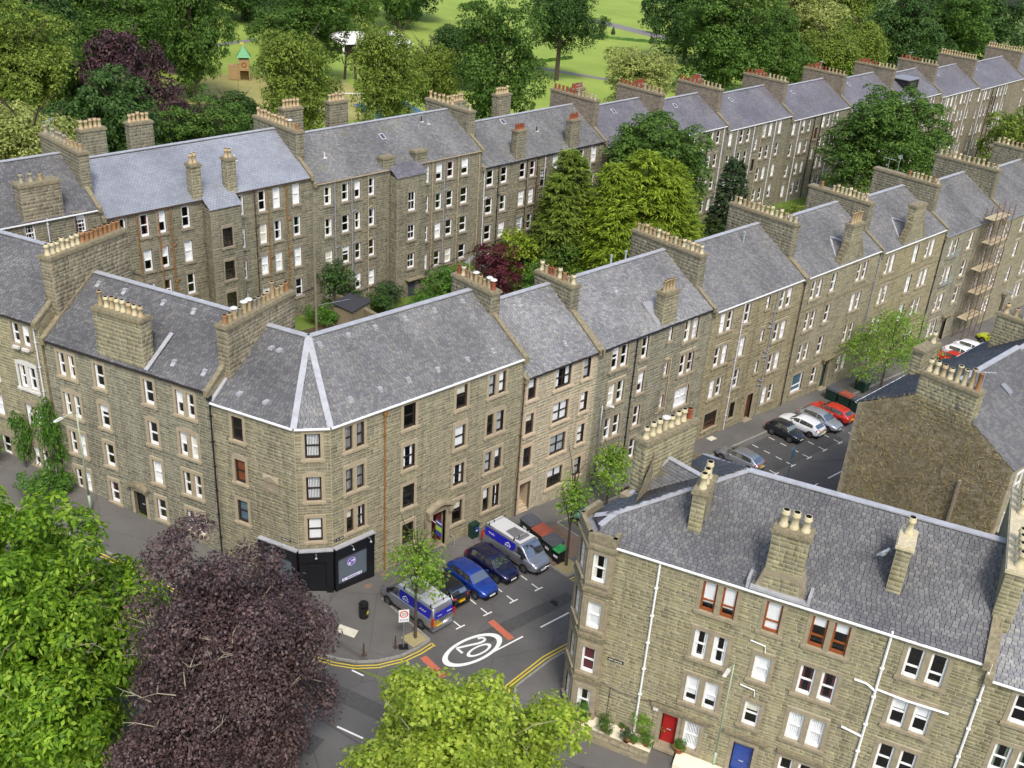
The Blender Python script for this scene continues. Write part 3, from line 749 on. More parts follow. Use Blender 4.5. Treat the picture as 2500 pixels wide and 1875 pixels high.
B4 = Lu('tan stone tenement with brown door, white diagonal wastepipes and shop style ground window', 34.58, 13.8, 10.98, 14.6, 5.8, 11.6, shift(b4ops, 34.58), wallmat='stone_tan_warm', dress='dress_olive', slatemat='slate_old', gutter='white_upvc')
b5ops = grid([('pair', 49.9, 51.7), ('single', 53.35, 54.25), ('pair', 58.05, 59.9)], [(8.25, 1.95), (4.95, 1.95), (1.5, 1.95), (-1.95, 1.95)], skip={(0, 3)})
b5ops += [('single', 49.9, 51.75, -1.95, .1, {'st': 'toplight', 'bl': (.97, 'flat', 'curtain_teal')}), ('door', 55.35, 56.5, -3.15, .05, {'mat': 'door_green', 'hood': 1})]
B5 = Lu('tan stone tenement with dark green door and stepped wallhead gable carrying four buff pots', 48.45, 13.7, 10.9, 14.3, 5.8, 11.6, shift(b5ops, 48.45), dress='dress_olive', slatemat='slate_old', gutter='white_upvc')
b6ops = grid([('pair', 63.65, 65.45), ('single', 69.35, 70.35), ('pair', 72.05, 73.95)], [(7.75, 2.0), (4.3, 2.0), (.85, 2.0), (-2.6, 2.0)])
B6 = Lu('tan stone tenement whose wallhead gable has a capped stack without pots', 62.2, 13.75, 10.45, 13.75, 5.9, 11.8, shift(b6ops, 62.2), wallmat='stone_tan_warm', dress='dress_olive', slatemat='slate_old', gutter='white_upvc')
b7ops = grid([('pair', 77.8, 79.8), ('single', 82.4, 83.5), ('pair', 86.6, 88.4)], [(6.55, 2.05), (3.2, 2.05), (-.15, 2.05), (-3.5, 2.05)], skip={(1, 3)}) + [('door', 81.3, 82.4, -4.85, -1.9, {'mat': 'door_grey', 'hood': 1})]
B7 = Lu('tan stone tenement with white window balconies beside the scaffold', 76.0, 14.6, 9.45, 13.0, 5.9, 11.8, shift(b7ops, 76), wallmat='stone_tan_grey', dress='dress_olive', slatemat='slate_old', gutter='pipe_grey')
b8ops = grid([('pair', 91.6, 93.6), ('single', 96.6, 97.6), ('pair', 100.6, 102.6)], [(5.9, 2.0), (2.6, 2.0), (-.7, 2.0), (-4.0, 2.0)], skip={(1, 3)}) + [('door', 97.5, 98.6, -5.75, -2.9, {'mat': 'timber_dark', 'hood': 1})]
B8 = Lu('farthest tan stone tenement of the street terrace, just past the scaffold', 90.62, 16, 8.55, 12.15, 5.9, 11.8, shift(b8ops, 90.62), dress='dress_olive', slatemat='slate_old', gutter='pipe_grey')

def gable_stack(parent, u, y0, y1, z0, z1, n, potset, mat='stone_grey', th=.85, **k):
    return chimney(parent, F0, u - th / 2, u + th / 2, y0, y1, z0, z1, n, potset, 'y', mat, **k)
gable_stack(B2, 0, 3.45, 7.9, 13.0, 16.75, 0, 'mix', seq=[('capped', 'pot_red'), ('capped', 'pot_buff'), ('plain', 'pot_buff'), ('plain', 'pot_buff'), ('capped', 'pot_buff'), ('plain', 'pot_buff'), ('plain', 'pot_orange'), ('roll', 'pot_cream'), ('plain', 'pot_red')])
aerial(B2, F0, -.1, 6.4, 17, 1.5)
gable_stack(B3, 0, 3.1, 7.25, 12.2, 15.45, 8, 'mix')
gable_stack(B4, 0, 1.85, 9.6, 11.0, 15.35, 16, 'buff', stones=True)
gable_stack(B5, 0, 1.85, 9.4, 11.0, 15.45, 14, 'buff')
gable_stack(B6, 0, 2.1, 9.4, 11, 14.95, 0, 'buff', seq=[None] * 1 + [('roll', 'pot_buff')] + [('plain', 'pot_cream'), ('plain', 'pot_cream'), ('roll', 'pot_buff'), ('roll', 'pot_cream'), ('plain', 'pot_cream'), ('plain', 'pot_cream'), ('roll', 'pot_buff'), ('plain', 'pot_cream')] + [None] * 2 + [('plain', 'pot_orange')] + [None] * 2)
gable_stack(B7, 0, 2.0, 9.8, 10.3, 14.6, 0, 'buff', seq=[('plain', 'pot_cream'), ('plain', 'pot_orange'), ('plain', 'pot_cream'), ('plain', 'pot_buff'), ('roll', 'pot_buff'), ('plain', 'pot_cream'), ('plain', 'pot_cream'), ('plain', 'pot_orange')] + [None] * 8)
aerial(B7, F0, 0, 7.2, 14.8, 1.8); aerial(B7, F0, 0, 8.4, 14.8, 1.3, 2)
gable_stack(B8, 0, 1.9, 9.8, 9.5, 14.0, 13, 'buff'); gable_stack(B8, 16, 1.9, 9.8, 8.6, 13.3, 13, 'buff')
# wallhead chimney on the stained tenement
chimney(B3, F0, 7.3, 9.0, .02, .95, 11.2, 14.05, 4, 'buff', 'x', 'stone_tan', seq=[('tall', 'pot_buff')] * 4, scale=.85)
b = B(); b.add([(7.05, -.1, 11.3), (9.2, -.1, 11.3), (9.2, 2.2, 12.85), (7.05, 2.2, 12.85), (8.1, 1.4, 13.2)], [(0, 4, 3), (1, 2, 4), (3, 4, 2)]); F0.put(b.build('chimney_saddle', ['lead_dark']), B3)
def nepus(parent, u0, u1, eave, zt, s0, s1, top, seq, sl, mat='stone_tan', saddle=True):
    """gabled wallhead carrying a chimney, small roof running back into the main slope"""
    c = (u0 + u1) / 2; b = B()
    b.hull([(u0, -.02, eave - .1), (u1, -.02, eave - .1), (s1, -.02, zt), (s0, -.02, zt)], [(u0, .55, eave - .1), (u1, .55, eave - .1), (s1, .55, zt), (s0, .55, zt)])
    b.uv = lambda p, f: [p[0] + p[1], p[2]]
    F0.put(b.build('wallhead_gable', ['mortar_tan']), parent)
    r = stone_rects(u0, u1, eave - .1, zt, [], slope=lambda z: (u0 + (s0 - u0) * (z - eave + .1) / (zt - eave + .1), u1 + (s1 - u1) * (z - eave + .1) / (zt - eave + .1)))
    v, f = stones_mesh(r, y=-.03); q = obj('stonework', npmesh('stonework', v, f, mat)); q['kind'] = 'stuff'; F0.put(q, parent)
    k = B()
    for i in range(6):
        t = i / 6; t2 = (i + 1) / 6
        for a, d in ((u0, s0), (u1, s1)):
            x = a + (d - a) * (t + t2) / 2; z = eave + (zt - eave) * t; w_ = abs(d - a) / 12 + .06
            k.box(x - w_, x + w_, -.06, .6, z, z + (zt - eave) / 6 + .05)
    F0.put(k.build('crow_steps', ['cope']), parent)
    chimney(parent, F0, s0, s1, -.03, .85, zt - .4, top, len(seq), 'buff', 'x', mat, seq=seq)
    if saddle:
        yb = (zt - .5 - eave) / sl; zr = zt - .5
        rb = B(); rb.add([(u0 + .2, .5, eave + .5 * sl), (c, .5, zr), (c, yb, zr + .02)], [(0, 1, 2)]); rb.add([(u1 - .2, .5, eave + .5 * sl), (c, yb, zr + .02), (c, .5, zr)], [(0, 1, 2)])
        rb.uv = lambda p, f: [p[0], p[1]]
        ro = F0.put(rb.build('small_roof', ['slates_plain']), parent)
        slates(ro, [(c, .5, zr), (c, yb, zr), (u0 + .2, .5, eave + .5 * sl)], 'slate_moss'); 
        l = B(); strip(l, (c, .4, zr), (c, yb, zr), .3, .06); strip(l, (u0 + .1, .3, eave + .3 * sl), (c, yb, zr), .22, .05); strip(l, (u1 - .1, .3, eave + .3 * sl), (c, yb, zr), .22, .05)
        q = l.build('valley_flashing', ['lead']); q.parent = ro
nepus(B5, 5.75, 9.95, 10.9, 13.0, 6.9, 8.9, 14.5, [('tall', 'pot_buff')] * 4, .586)
nepus(B6, 4.2, 8.6, 10.45, 12.6, 5.3, 7.5, 14.2, [None], .56)
# pipes of the street front
for P_, u, zt, mat in ((B2, .03, 11.2, 'pipe_brown'), (B3, 4.33, 11.2, 'pipe_black'), (B4, 4.5, 10.8, 'pipe_white'), (B4, 9.6, 10.8, 'pipe_grey'), (B5, .05, 10.8, 'pipe_brown'), (B6, -.1, 10.6, 'pipe_grey'), (B7, .05, 10.0, 'pipe_black'), (B8, .2, 8.4, 'pipe_grey')):
    zb_ = gz(P_.location.x + u, 0)
    ex = None
    if P_ == B4 and u > 9: ex = [[(0, 0, z), (-.55, 0, z + .2), (-.6, 0, z + .35)] for z in (1.4, 4.4, 7.4)] + [[(0, 0, z - .4), (-.75, 0, z - .25)] for z in (1.4, 4.4, 7.4)]
    downpipe(P_, F0, u, zt, zb_, mat, extra=ex)
downpipe(B3, F0, 9.1, 8.2, 2.2, 'pipe_buff', extra=[[(0, 0, 8.0), (-.7, 0, 8.15), (-.7, 0, 7.6)], [(0, 0, 3.3), (-1.2, 0, 3.1)]])
downpipe(B3, F0, 11.9, 11.0, -1.5, 'pipe_buff', r=.03)
# string courses and balconies
for P_, L_ in ((B5, 13.7), (B6, 13.7)):
    z = (7.3 if P_ == B5 else 6.75); b = B(); b.box(0, L_, -.09, .02, z, z + .14); F0.put(b.build('string_course', ['cope']), P_)
for u in (1.6, 10.4):
    for z in (6.5, 3.15):
        b = B()
        for k in range(4): b.box(u - .1, u + 2.4, -.4, -.37, z + .12 + k * .22, z + .16 + k * .22)
        for k in range(7): b.box(u - .1 + k * .405, u - .06 + k * .405, -.4, -.0, z + .1, z + .13); b.box(u - .1 + k * .405, u - .07 + k * .405, -.41, -.38, z + .1, z + .85)
        F0.put(b.build('window_balcony', ['metal_galv']), B7)
for P_, u, y, z in ((B4, 9.6, 4.6, 14.0), (B3, 7.0, 5.9, 14.9), (B3, 8.8, 5.9, 14.9)):
    b = B(); b.tube([(0, 0, -.3), (0, 0, .75)], .08, 7); b.tube([(0, 0, .75), (0, 0, .88)], .12, 7); F0.put(b.build('vent_pipe', ['metal_galv']), P_, u, y, z)
def roof_vents(parent, pts, plane, mat='lead'):
    for u, y in pts:
        b = B(); b.add([(0, 0, .03), (.3, 0, .03), (.3, .42, .3), (0, .42, .3), (0, .18, .26), (.3, .18, .26), (.3, .42, .31), (0, .42, .31)], [(0, 1, 2, 3)])
        b.box(.0, .3, .22, .44, .12, .33); z = plane(y); F0.put(b.build('slate_vent', [mat]), parent, u, y, z)
for P_, e, sl, ps in ((B2, 11.4, .652, ((1.1, 1.2), (5.2, 1.0), (3.6, 4.6))), (B3, 11.4, .595, ((5.4, 3.6),))):
    roof_vents(P_, ps, lambda y: e + sl * y)
# ------------------------------------------------------------------ corner building with the shop
CB = empty('corner_tenement', (0, 0, 0), 0, 'corner tan stone tenement with chamfered end and black shopfront', 'building'); ZG[CB.name] = 0
def hip_roof(parent, polys, mats, back='slate_gap', sing=None, key=None):
    b = B()
    for p in polys:
        b.add([(x, y, z - .03) for x, y, z in p], [tuple(range(len(p)))])
    b.uv = lambda p, f: [p[0] + .3 * p[1], p[1] * 1.15]
    ro = F0.put(b.build('roof', [back]), parent)
    for i, (p, m) in enumerate(zip(polys, mats)):
        if m: slates(ro, p, m, (sing or {}).get(i, 0), key=key)
    return ro
FT = Fr(0, 0, 0); LT = 12.35
FC = Fr(-6.0, 1.18, math.atan2(-1.18, 1.85)); LC = math.hypot(1.85, 1.18)
dL = R(-68.13); FLf = Fr(-8.365, 7.073, dL); LL = 6.35
TB = {'f': 'timber_dark'}
ops = []
for j, z in enumerate((10.88, 7.7, 4.55, 1.4)):
    ar = j == 1
    bl = (.97, 'slats', 'blind_white') if j < 2 else 'net'
    if j < 3: ops.append(('pair', -3.06, -1.61, z, z + 1.8, {'arch': ar, 'bl': bl}))
    if j < 4:
        if j < 3: ops.append(('single', 1.55, 2.53, z, z + 1.82, {'arch': ar, 'bl': 'net'}))
        else: ops.append(('single', 1.55, 2.53, z, z + 1.8, {'bl': None}))
        ops.append(('single', 6.05, 7.02, z - (.15 if j == 3 else 0), z + 1.8, {'arch': ar, 'bl': 'net'}))
        ops.append(('pair', 9.02, 10.6, z - (.3 if j == 3 else 0), z + 1.75, {'arch': ar, 'bl': 'net'}))
ops.append(('hole', 4.1, 5.45, -.3, 2.95))
ops.append(('hole', -4.15 + .25, -1.62, .8, 2.85))
gT = lambda u: gz(u, 0) - .3
holes, free = make_openings(CB, FT, ops, 'dress_tan', 'timber_dark', 'sash')
FT.put(wall_mesh(-4.15, LT, gT, 13.1, holes).build('front_wall', ['mortar_tan', 'dress_tan']), CB)
free += [(-4.2, -.98, -1, 3.9), (3.75, 5.8, -1, 3.3)]
r = stone_rects(-4.15, LT, -1.1, 12.85, free); r = r[r[:, 3] > np.array([gT(a) + .35 for a in r[:, 0]])]
lay_stones(CB, FT, r, 'stone_tan', 200)
ops = [('single', .62, 1.57, z, z + 1.82, {'arch': j == 1, 'bl': bl}) for j, (z, bl) in enumerate(((10.83, (.97, 'slats', 'blind_white')), (7.65, (.97, 'slats', 'blind_white')), (4.5, (.97, 'flat', 'blind_white'))))]
holes, free = make_openings(CB, FC, ops, 'dress_tan', 'timber_dark', 'sash')
FC.put(wall_mesh(0, LC, lambda u: .3, 13.1, holes).build('corner_wall', ['mortar_tan', 'dress_tan']), CB)
lay_stones(CB, FC, stone_rects(0, LC, 3.85, 12.85, free), 'stone_tan', 50)
ops = [('single', 1.52, 2.36, z, z + 1.75, {'arch': j == 1, 'bl': bl}) for j, (z, bl) in enumerate(((10.8, None), (7.6, (.97, 'flat', 'timber_orange')), (4.45, (.97, 'flat', 'curtain_teal'))))]
holes, free = make_openings(CB, FLf, ops, 'dress_tan', 'timber_dark', 'sash')
FLf.put(wall_mesh(0, LL, lambda u: .2, 13.05, holes).build('side_wall', ['mortar_tan', 'dress_tan']), CB)
lay_stones(CB, FLf, stone_rects(0, LL, .6, 12.8, free + [(3.2, 6.4, 0, 3.8), (3.75, 4.95, 7.7, 8.8)]), 'stone_tan', 50)
b = B(); b.box(3.75, 4.95, -.04, .02, 7.75, 7.9); b.box(3.75, 3.9, -.04, .02, 7.9, 8.5); b.box(4.8, 4.95, -.04, .02, 7.9, 8.5); b.box(3.9, 4.8, -.015, .02, 7.9, 8.5)
b.hull([(3.65, -.1, 8.5), (5.05, -.1, 8.5), (4.35, -.1, 8.9)], [(3.65, .02, 8.5), (5.05, .02, 8.5), (4.35, .02, 8.9)]); FLf.put(b.build('stone_panel', ['dress_olive']), CB)
for F_, u0, u1 in ((FT, -4.15, LT), (FC, 0, LC), (FLf, 0, LL)):
    b = B(); b.box(u0, u1, -.06, .02, 12.82, 13.1); F_.put(b.build('eaves_course', ['dress_tan']), CB)
    b = B(); b.box(u0, u1, -.26, -.14, 13.02, 13.12); F_.put(b.build('gutter', ['white_upvc']), CB)
AP = (-1.9, 5.75, 16.4)
pR = [(-4.2, -.14, 13.08), (LT, -.14, 13.08), (LT, 5.75, 16.4), AP]
pC = [(-6.1, 1.08, 13.08), (-4.2, -.14, 13.08), AP]
pL = [(-8.5, 7.02, 13.08), (-6.1, 1.08, 13.08), AP, (-3.29, 9.22, 16.4)]
pB1 = [(LT, 11.6, 13.08), (1.0, 11.6, 13.08), AP, (LT, 5.75, 16.4)]; pB2 = [(1.0, 11.6, 13.08), (-3.29, 9.22, 16.4), AP]
ro = hip_roof(CB, [pR, pC, pL, pB1, pB2], ['slate_old', 'slate_old', 'slate_dark', None, None], sing={0: 220, 1: 30, 2: 50}, key=lambda p: 1 / (1 + ((p[:, 0] + 2) ** 2) * .004))
b = B(); strip(b, (-8.42, 7.02, 13.1), (-3.29, 9.22, 16.42), .3, .1); strip(b, (LT, 5.75, 16.4), AP, .45, .07); strip(b, AP, (-3.29, 9.22, 16.4), .45, .07)
strip(b, AP, (-4.2, -.14, 13.08), .4, .07); strip(b, AP, (-6.1, 1.08, 13.08), .4, .07); q = b.build('ridge_flashing', ['lead']); q.parent = ro
b = B(); strip(b, (LT - .05, -.3, 13.0), (LT - .05, 5.75, 16.42), .36, .2, side=(1, 0, 0)); b.box(LT - .25, LT + .15, -.35, .1, 12.75, 13.2); F0.put(b.build('skew_coping', ['cope']), CB)
b = B()
for p in ([(LT, 0), (LT, 11.5)], [(LT, 11.5), (1.1, 11.5)], [(1.1, 11.5), (-8.365, 7.073)]):
    (x0, y0), (x1, y1) = p; b.add([(x0, y0, -2), (x1, y1, -2), (x1, y1, 13.0), (x0, y0, 13.0)], [(0, 1, 2, 3)])
b.add([(LT - .02, 0, 13), (LT - .02, 11.5, 13), (LT - .02, 5.75, 16.36)], [(0, 1, 2)]); b.add([(-8.365, 7.07, 13), (-3.29, 9.22, 16.36), (1.1, 11.5, 13)], [(0, 1, 2)])
b.uv = lambda p, f: [p[0] + p[1], p[2]]; F0.put(b.build('wall', ['rubble_tan']), CB)
roof_vents(CB, [(-1.68, 4.8), (.62, 4.8), (2.8, 4.8), (5.3, 4.8), (7.9, 4.8), (10.5, 4.8), (10.1, .82), (7.7, .82), (5.1, .82), (2.6, .82), (.3, .82), (-2.0, .82)], lambda y: 13.15 + .562 * y)
for t, h in ((.12, .15), (.5, .15), (.2, .75), (.6, .75)):
    p = Vector((-8.5, 7.02, 13.1)).lerp(Vector((-6.1, 1.08, 13.1)), t + .1).lerp(Vector((-3.0, 7.6, 16.4)), h); b = B(); b.box(0, .3, 0, .4, .03, .22); q = b.build('slate_vent', ['lead']); F0.put(q, CB, p.x, p.y, p.z); q.rotation_euler.z = dL
downpipe(CB, FT, 0, 12.9, -.05, 'pipe_rust')
b = B(); b.box(-.13, .13, -.16, .02, 12.55, 12.85); FT.put(b.build('rainwater_head', ['pipe_rust']), CB)
# entrance with hood, steps and open lobby
b = B(); b.box(3.75, 4.1, -.12, .1, -.4, 2.98); b.box(5.45, 5.8, -.12, .1, -.4, 2.98); b.box(3.75, 5.8, -.12, .1, 2.983, 3.3)
n = 7; xs = [3.6 + 2.35 * i / n for i in range(n + 1)]; f = lambda x: 3.3 + .5 * (1 - abs((x - 4.775) / 1.18) ** 1.6)
lo = [(x, -.5, f(x) - .02) for x in xs]; hi = [(x, -.5, f(x) + .2) for x in xs]; b.hull(lo + hi[::-1], [(x, .05, z) for x, _, z in lo + hi[::-1]])
b.box(3.68, 3.98, -.42, .02, 2.85, 3.28); b.box(5.57, 5.87, -.42, .02, 2.85, 3.28)
FT.put(b.build('door_surround', ['dress_olive']), CB)
b = B(); b.box(4.1, 5.45, -.3, .25, -.5, -.2); 
for k in range(4): b.box(4.12, 5.43, .25 + .3 * k, .56 + .3 * k, -.5, -.05 + .17 * k)
b.add([(4.1, .0, -.3), (4.1, 1.5, -.3), (4.1, 1.5, 2.95), (4.1, 0, 2.95)], [(0, 1, 2, 3)]); b.add([(5.45, 0, -.3), (5.45, 1.5, -.3), (5.45, 1.5, 2.95), (5.45, 0, 2.95)], [(3, 2, 1, 0)]); FT.put(b.build('entrance_steps', ['dress_olive']), CB)
b = B(); b.box(4.1, 5.45, 1.5, 1.58, -.3, 2.95); b.box(4.95, 5.43, .42, 1.45, .0, 2.9); FT.put(b.build('door', ['timber_maroon']), CB)
b = B(); b.tube([(5.9, -.15, .55), (5.9, -.6, .55), (5.9, -.6, -.4)], .03, 5); FT.put(b.build('handrail', ['metal_galv']), CB)
# letting board on a bracket
b = B(); b.box(4.15, 4.17, -1.15, -.55, 1.65, 2.95, 0); b.box(4.135, 4.185, -1.15, -.55, 2.05, 2.45, 1); b.box(4.135, 4.185, -1.15, -.55, 2.7, 2.8, 2); b.tube([(4.16, -.55, 2.55), (4.16, .0, 2.55)], .03, 4, 2)
tag(b.build('letting_board', ['sign_blue', 'sign_green', 'dress_white']), 'blue and green letting board hanging on a bracket by the hooded entrance', 'sign')
# shop
b = B(); b.box(-4.15, -.98, -.3, .02, 2.95, 3.8); b.box(-1.55, -1.0, -.28, .05, -.3, 2.947); b.box(-4.15, -3.93, -.28, .05, -.1, 2.947); b.box(-3.93, -1.55, -.25, .05, -.1, .77); b.box(-3.93, -1.55, -.2, -.1, 2.85, 2.947)
FT.put(b.build('shopfront', ['shop_black']), CB)
b = B(); b.box(-.02, LC + .02, -.3, .02, 2.95, 3.8); b.box(0, .45, -.28, .05, .1, 2.947); b.box(LC - .45, LC, -.28, .05, -.1, 2.947); b.box(.45, LC - .45, -.12, .06, .1, 2.947); b.box(.7, LC - .7, -.14, -.1, 1.2, 2.6); FC.put(b.build('shopfront', ['shop_black']), CB)
b = B(); b.box(3.25, LL, -.3, .02, 2.95, 3.8); b.box(3.25, 3.6, -.28, .05, .2, 2.947); b.box(5.9, LL, -.28, .05, .1, 2.947); b.box(3.6, 5.9, -.25, .05, .1, 1.0); FLf.put(b.build('shopfront', ['shop_black']), CB)
b = B(); b.box(-4.15, -.96, -.34, .0, 3.803, 3.9); FT.put(b.build('fascia_flashing', ['lead']), CB)
b = B(); b.box(-.02, LC + .02, -.34, .0, 3.803, 3.9); FC.put(b.build('fascia_flashing', ['lead']), CB)
b = B(); b.box(3.23, LL, -.34, .0, 3.803, 3.9); FLf.put(b.build('fascia_flashing', ['lead']), CB)
b = B(); b.add([(-3.93, -.12, .77), (-1.55, -.12, .77), (-1.55, -.12, 2.9), (-3.93, -.12, 2.9)], [(0, 1, 2, 3)]); sg = FT.put(b.build('shop_window', ['shop_glass']), CB)
b = B(); b.add([(3.6, -.12, 1.0), (5.9, -.12, 1.0), (5.9, -.12, 2.95), (3.6, -.12, 2.95)], [(0, 1, 2, 3)]); FLf.put(b.build('shop_window', ['shop_glass']), CB)
b = B(); b.lathe([(.001, -.135), (.36, -.135), (.36, -.12)], 24, (-2.78, 0, 2.2), 0, 'y'); b.lathe([(.3, -.138), (.33, -.138)], 24, (-2.78, 0, 2.2), 1, 'y')
for x, z, a, c in ((-2.95, 2.12, .1, .2), (-2.62, 2.26, .1, .2), (-2.78, 2.3, .06, .12), (-2.9, 1.98, .12, .05), (-2.62, 2.05, .12, .05), (-2.8, 2.12, .05, .06)): b.add([(x - a, -.14, z - c / 2), (x + a, -.14, z - c / 2 + .02), (x + a * .7, -.14, z + c / 2), (x - a * .6, -.14, z + c / 2 - .03)], [(0, 1, 2, 3)], 1)
q = b.build('round_logo', ['logo_purple', 'logo_white']); q.parent = sg
b = B(); b.add([(-3.55, -.135, .85), (-1.95, -.135, .85), (-1.95, -.135, 1.07), (-3.55, -.135, 1.07)], [(0, 1, 2, 3)], 1); random.seed(5); x = -3.15
b.lathe([(.03, -.138), (.075, -.138)], 10, (-3.4, 0, .96), 0, 'y'); b.lathe([(.03, -.138), (.075, -.138)], 10, (-2.08, 0, .96), 0, 'y')
while x < -2.25:
    w = random.uniform(.03, .06); h = random.uniform(.09, .13); b.add([(x, -.138, .9), (x + w, -.138, .9), (x + w, -.138, .9 + h), (x, -.138, .9 + h)], [(0, 1, 2, 3)], 0); x += w + .02
q = b.build('window_strip', ['logo_purple', 'logo_white']); q.parent = sg
for F_, us in ((FT, (-2.9, -1.5)), (FC, (1.1,)), (FLf, (4.6,))):
    for u in us:
        b = B(); b.tube([(u, -.3, 3.7), (u, -.55, 3.72), (u, -.58, 3.6)], .02, 5); b.lathe([(.02, .1), (.09, 0), (.001, .01)], 8, (u, -.58, 3.5)); F_.put(b.build('spotlight', ['metal_galv']), CB)
def nameplate(F_, u, z, w, parent):
    b = B(); b.box(u, u + w, -.05, -.03, z, z + .16, 0); x = u + .06
    while x < u + w - .08:
        k = random.uniform(.03, .055)
        if random.random() < .87: b.add([(x, -.053, z + .045), (x + k, -.053, z + .045), (x + k, -.053, z + .12), (x, -.053, z + .12)], [(0, 1, 2, 3)], 1)
        x += k + .02
    F_.put(b.build('street_nameplate', ['timber_black', 'paint_white']), parent)
nameplate(FT, -4.05, 4.3, .75, CB); nameplate(FLf, 5.0, 4.25, .75, CB)
# ---------------------------------------------------------------- left row
def onL(u): return (-6.0 - .3725 * u, 1.18 + .928 * u)
lx, ly = onL(20.7)
rowsL = [(11.33, 1.82), (8.2, 1.82), (5.1, 1.82), (2.05, 1.75)]
lops = []
for j, (z, h) in enumerate(rowsL):
    a = {'arch': j == 1}
    lops += [('pair', 1.14, 2.6, z, z + h, a), ('single', 4.42, 5.22, z, z + h, a), ('single', 8.7, 9.5, z, z + h, a), ('pair', 11.38, 12.88, z, z + h, a)]
lops.append(('door', 6.62, 7.68, 1.5, 3.7, {'mat': 'timber_black', 'fan': .1}))
LB = tenement('tan stone tenement with eight pot wallhead chimney next to the corner building', lx, ly, dL, 14.3, 13.85, 17.05, 4.95, 9.9, lops, wallmat='stone_tan_grey', slatemat='slate_dark', gutter='timber_dark', singles=300, slate_singles=100, stonekey=None)
n = 7; b = B(); xs = [6.25 + 1.8 * i / n for i in range(n + 1)]; f = lambda x: 3.98 + .38 * (1 - abs((x - 7.15) / .9) ** 2)
lo = [(x, -.45, f(x)) for x in xs]; hi = [(x, -.45, f(x) + .22) for x in xs]; b.hull(lo + hi[::-1], [(x, .03, z) for x, _, z in lo + hi[::-1]]); F0.put(b.build('door_hood', ['cope']), LB)
gable_stack(LB, 14.3, 1.5, 8.5, 13.4, 17.6, 0, 'mix', 'stone_rough', seq=[('plain', 'pot_orange'), ('plain', 'pot_buff'), ('capped', 'pot_buff'), ('plain', 'pot_grey'), ('capped', 'pot_buff'), ('capped', 'pot_buff'), ('plain', 'pot_grey'), ('plain', 'pot_grey'), ('plain', 'pot_buff'), ('plain', 'pot_buff'), ('tall', 'pot_buff'), ('plain', 'pot_buff'), ('plain', 'pot_buff'), ('plain', 'pot_orange')])
chimney(LB, F0, 4.95, 8.95, .02, 1.0, 13.6, 17.15, 0, 'cream', 'x', 'stone_tan', seq=[('tall', 'pot_buff'), ('roll', 'pot_cream'), ('roll', 'pot_buff'), ('roll', 'pot_cream'), ('roll', 'pot_cream'), ('roll', 'pot_buff'), ('roll', 'pot_cream'), ('roll', 'pot_buff')])
b = B(); strip(b, (9.15, -.1, 13.9), (9.3, 2.4, 15.6), .3, .06, side=(1, 0, 0)); F0.put(b.build('chimney_flashing', ['lead']), LB)
roof_vents(LB, [(1.1, 4.0), (3.45, 4.0), (6.9, 4.0), (9.5, 4.0), (10.5, .65), (13.0, .65)], lambda y: 13.88 + .647 * y)
downpipe(LB, F0, 14.25, 13.6, .9, 'pipe_black'); b = B(); b.box(14.1, 14.4, -.2, .02, 13.2, 13.55); F0.put(b.build('rainwater_head', ['pipe_black']), LB)
x2, y2 = onL(36.0)
lops = [('pair', 12.35, 14.0, 12.75, 14.35), ('pair', 12.35, 13.95, 9.25, 11.1, {'dress': 'dress_white', 'arch': 1}), ('pair', 12.35, 13.9, 6.15, 7.9, {'arch': 1}), ('pair', 12.35, 13.9, 2.7, 4.35),
        ('single', 9.2, 10.1, 9.25, 11.1, {'dress': 'dress_white'}), ('single', 9.2, 10.1, 6.15, 7.9, {'arch': 1}), ('single', 9.2, 10.1, 2.7, 4.35), ('pair', 4.5, 6.0, 9.25, 11.1, {'dress': 'dress_white'}), ('pair', 4.5, 6.0, 6.15, 7.9)]
LLB = tenement('olive brown tenement with white painted window surrounds and ivy', x2, y2, dL, 15.0, 14.85, 18.1, 5.0, 10, lops, wallmat='stone_olive', slatemat='slate_dark', gutter='timber_dark', dress='dress_olive')
gable_stack(LLB, 15.0, 1.4, 8.45, 13.9, 19.0, 0, 'mix', 'stone_rough', seq=[('roll', 'pot_cream')] * 7 + [('roll', 'pot_orange')] + [('plain', 'pot_orange')] * 8, th=1.0)
downpipe(LLB, F0, 14.6, 14.7, 2.2, 'pipe_white')
for z, us in ((12.5, (12.5, 13.4)),):
    for u in us:
        b = B(); b.box(u, u + .6, -.35, -.15, z, z + .18); F0.put(b.build('window_box', ['dress_white']), LLB)
# ---------------------------------------------------------------- foreground right building
FA = R(-67.1); fx, fy = 1.287, -19.20
def w2f(X, Y):
    c, s = math.cos(FA), math.sin(FA); dx, dy = X - fx, Y - fy; return (dx * c + dy * s, -dx * s + dy * c)
fops = []
TO = {'f': 'timber_orange', 'st': 'toplight'}
for j, z in enumerate((10.5, 7.25, 4.0)):
    o = TO if j == 0 else {}
    h = 1.93
    fops += [('pair', 4.86, 6.7, z, z + h, dict(o, bl=(.75, 'flat', 'blind_white') if j == 0 else (.97, 'drapes', 'blind_white') if j == 1 else (.72, 'flat', 'blind_white'))),
             ('pair', 10.55, 12.45, z, z + h, dict(o, bl=(.35, 'flat', 'blind_white') if j == 0 else (.97, 'drapes', 'curtain_red') if j == 1 else (.97, 'wavy', 'blind_white'))),
             ('pair', 15.2, 17.1, z, z + h, dict(bl=None if j != 1 else (.45, 'flat', 'blind_white'), st='tilt' if j == 0 else 'sash'))]
    fops.append(('single', 8.2, 9.05, z - (.1 if j else 0), z + h - (.35 if j else 0), dict(o, bl=(.97, 'flat', 'blind_white') if j < 2 else (.4, 'flat', 'blind_cream'))))
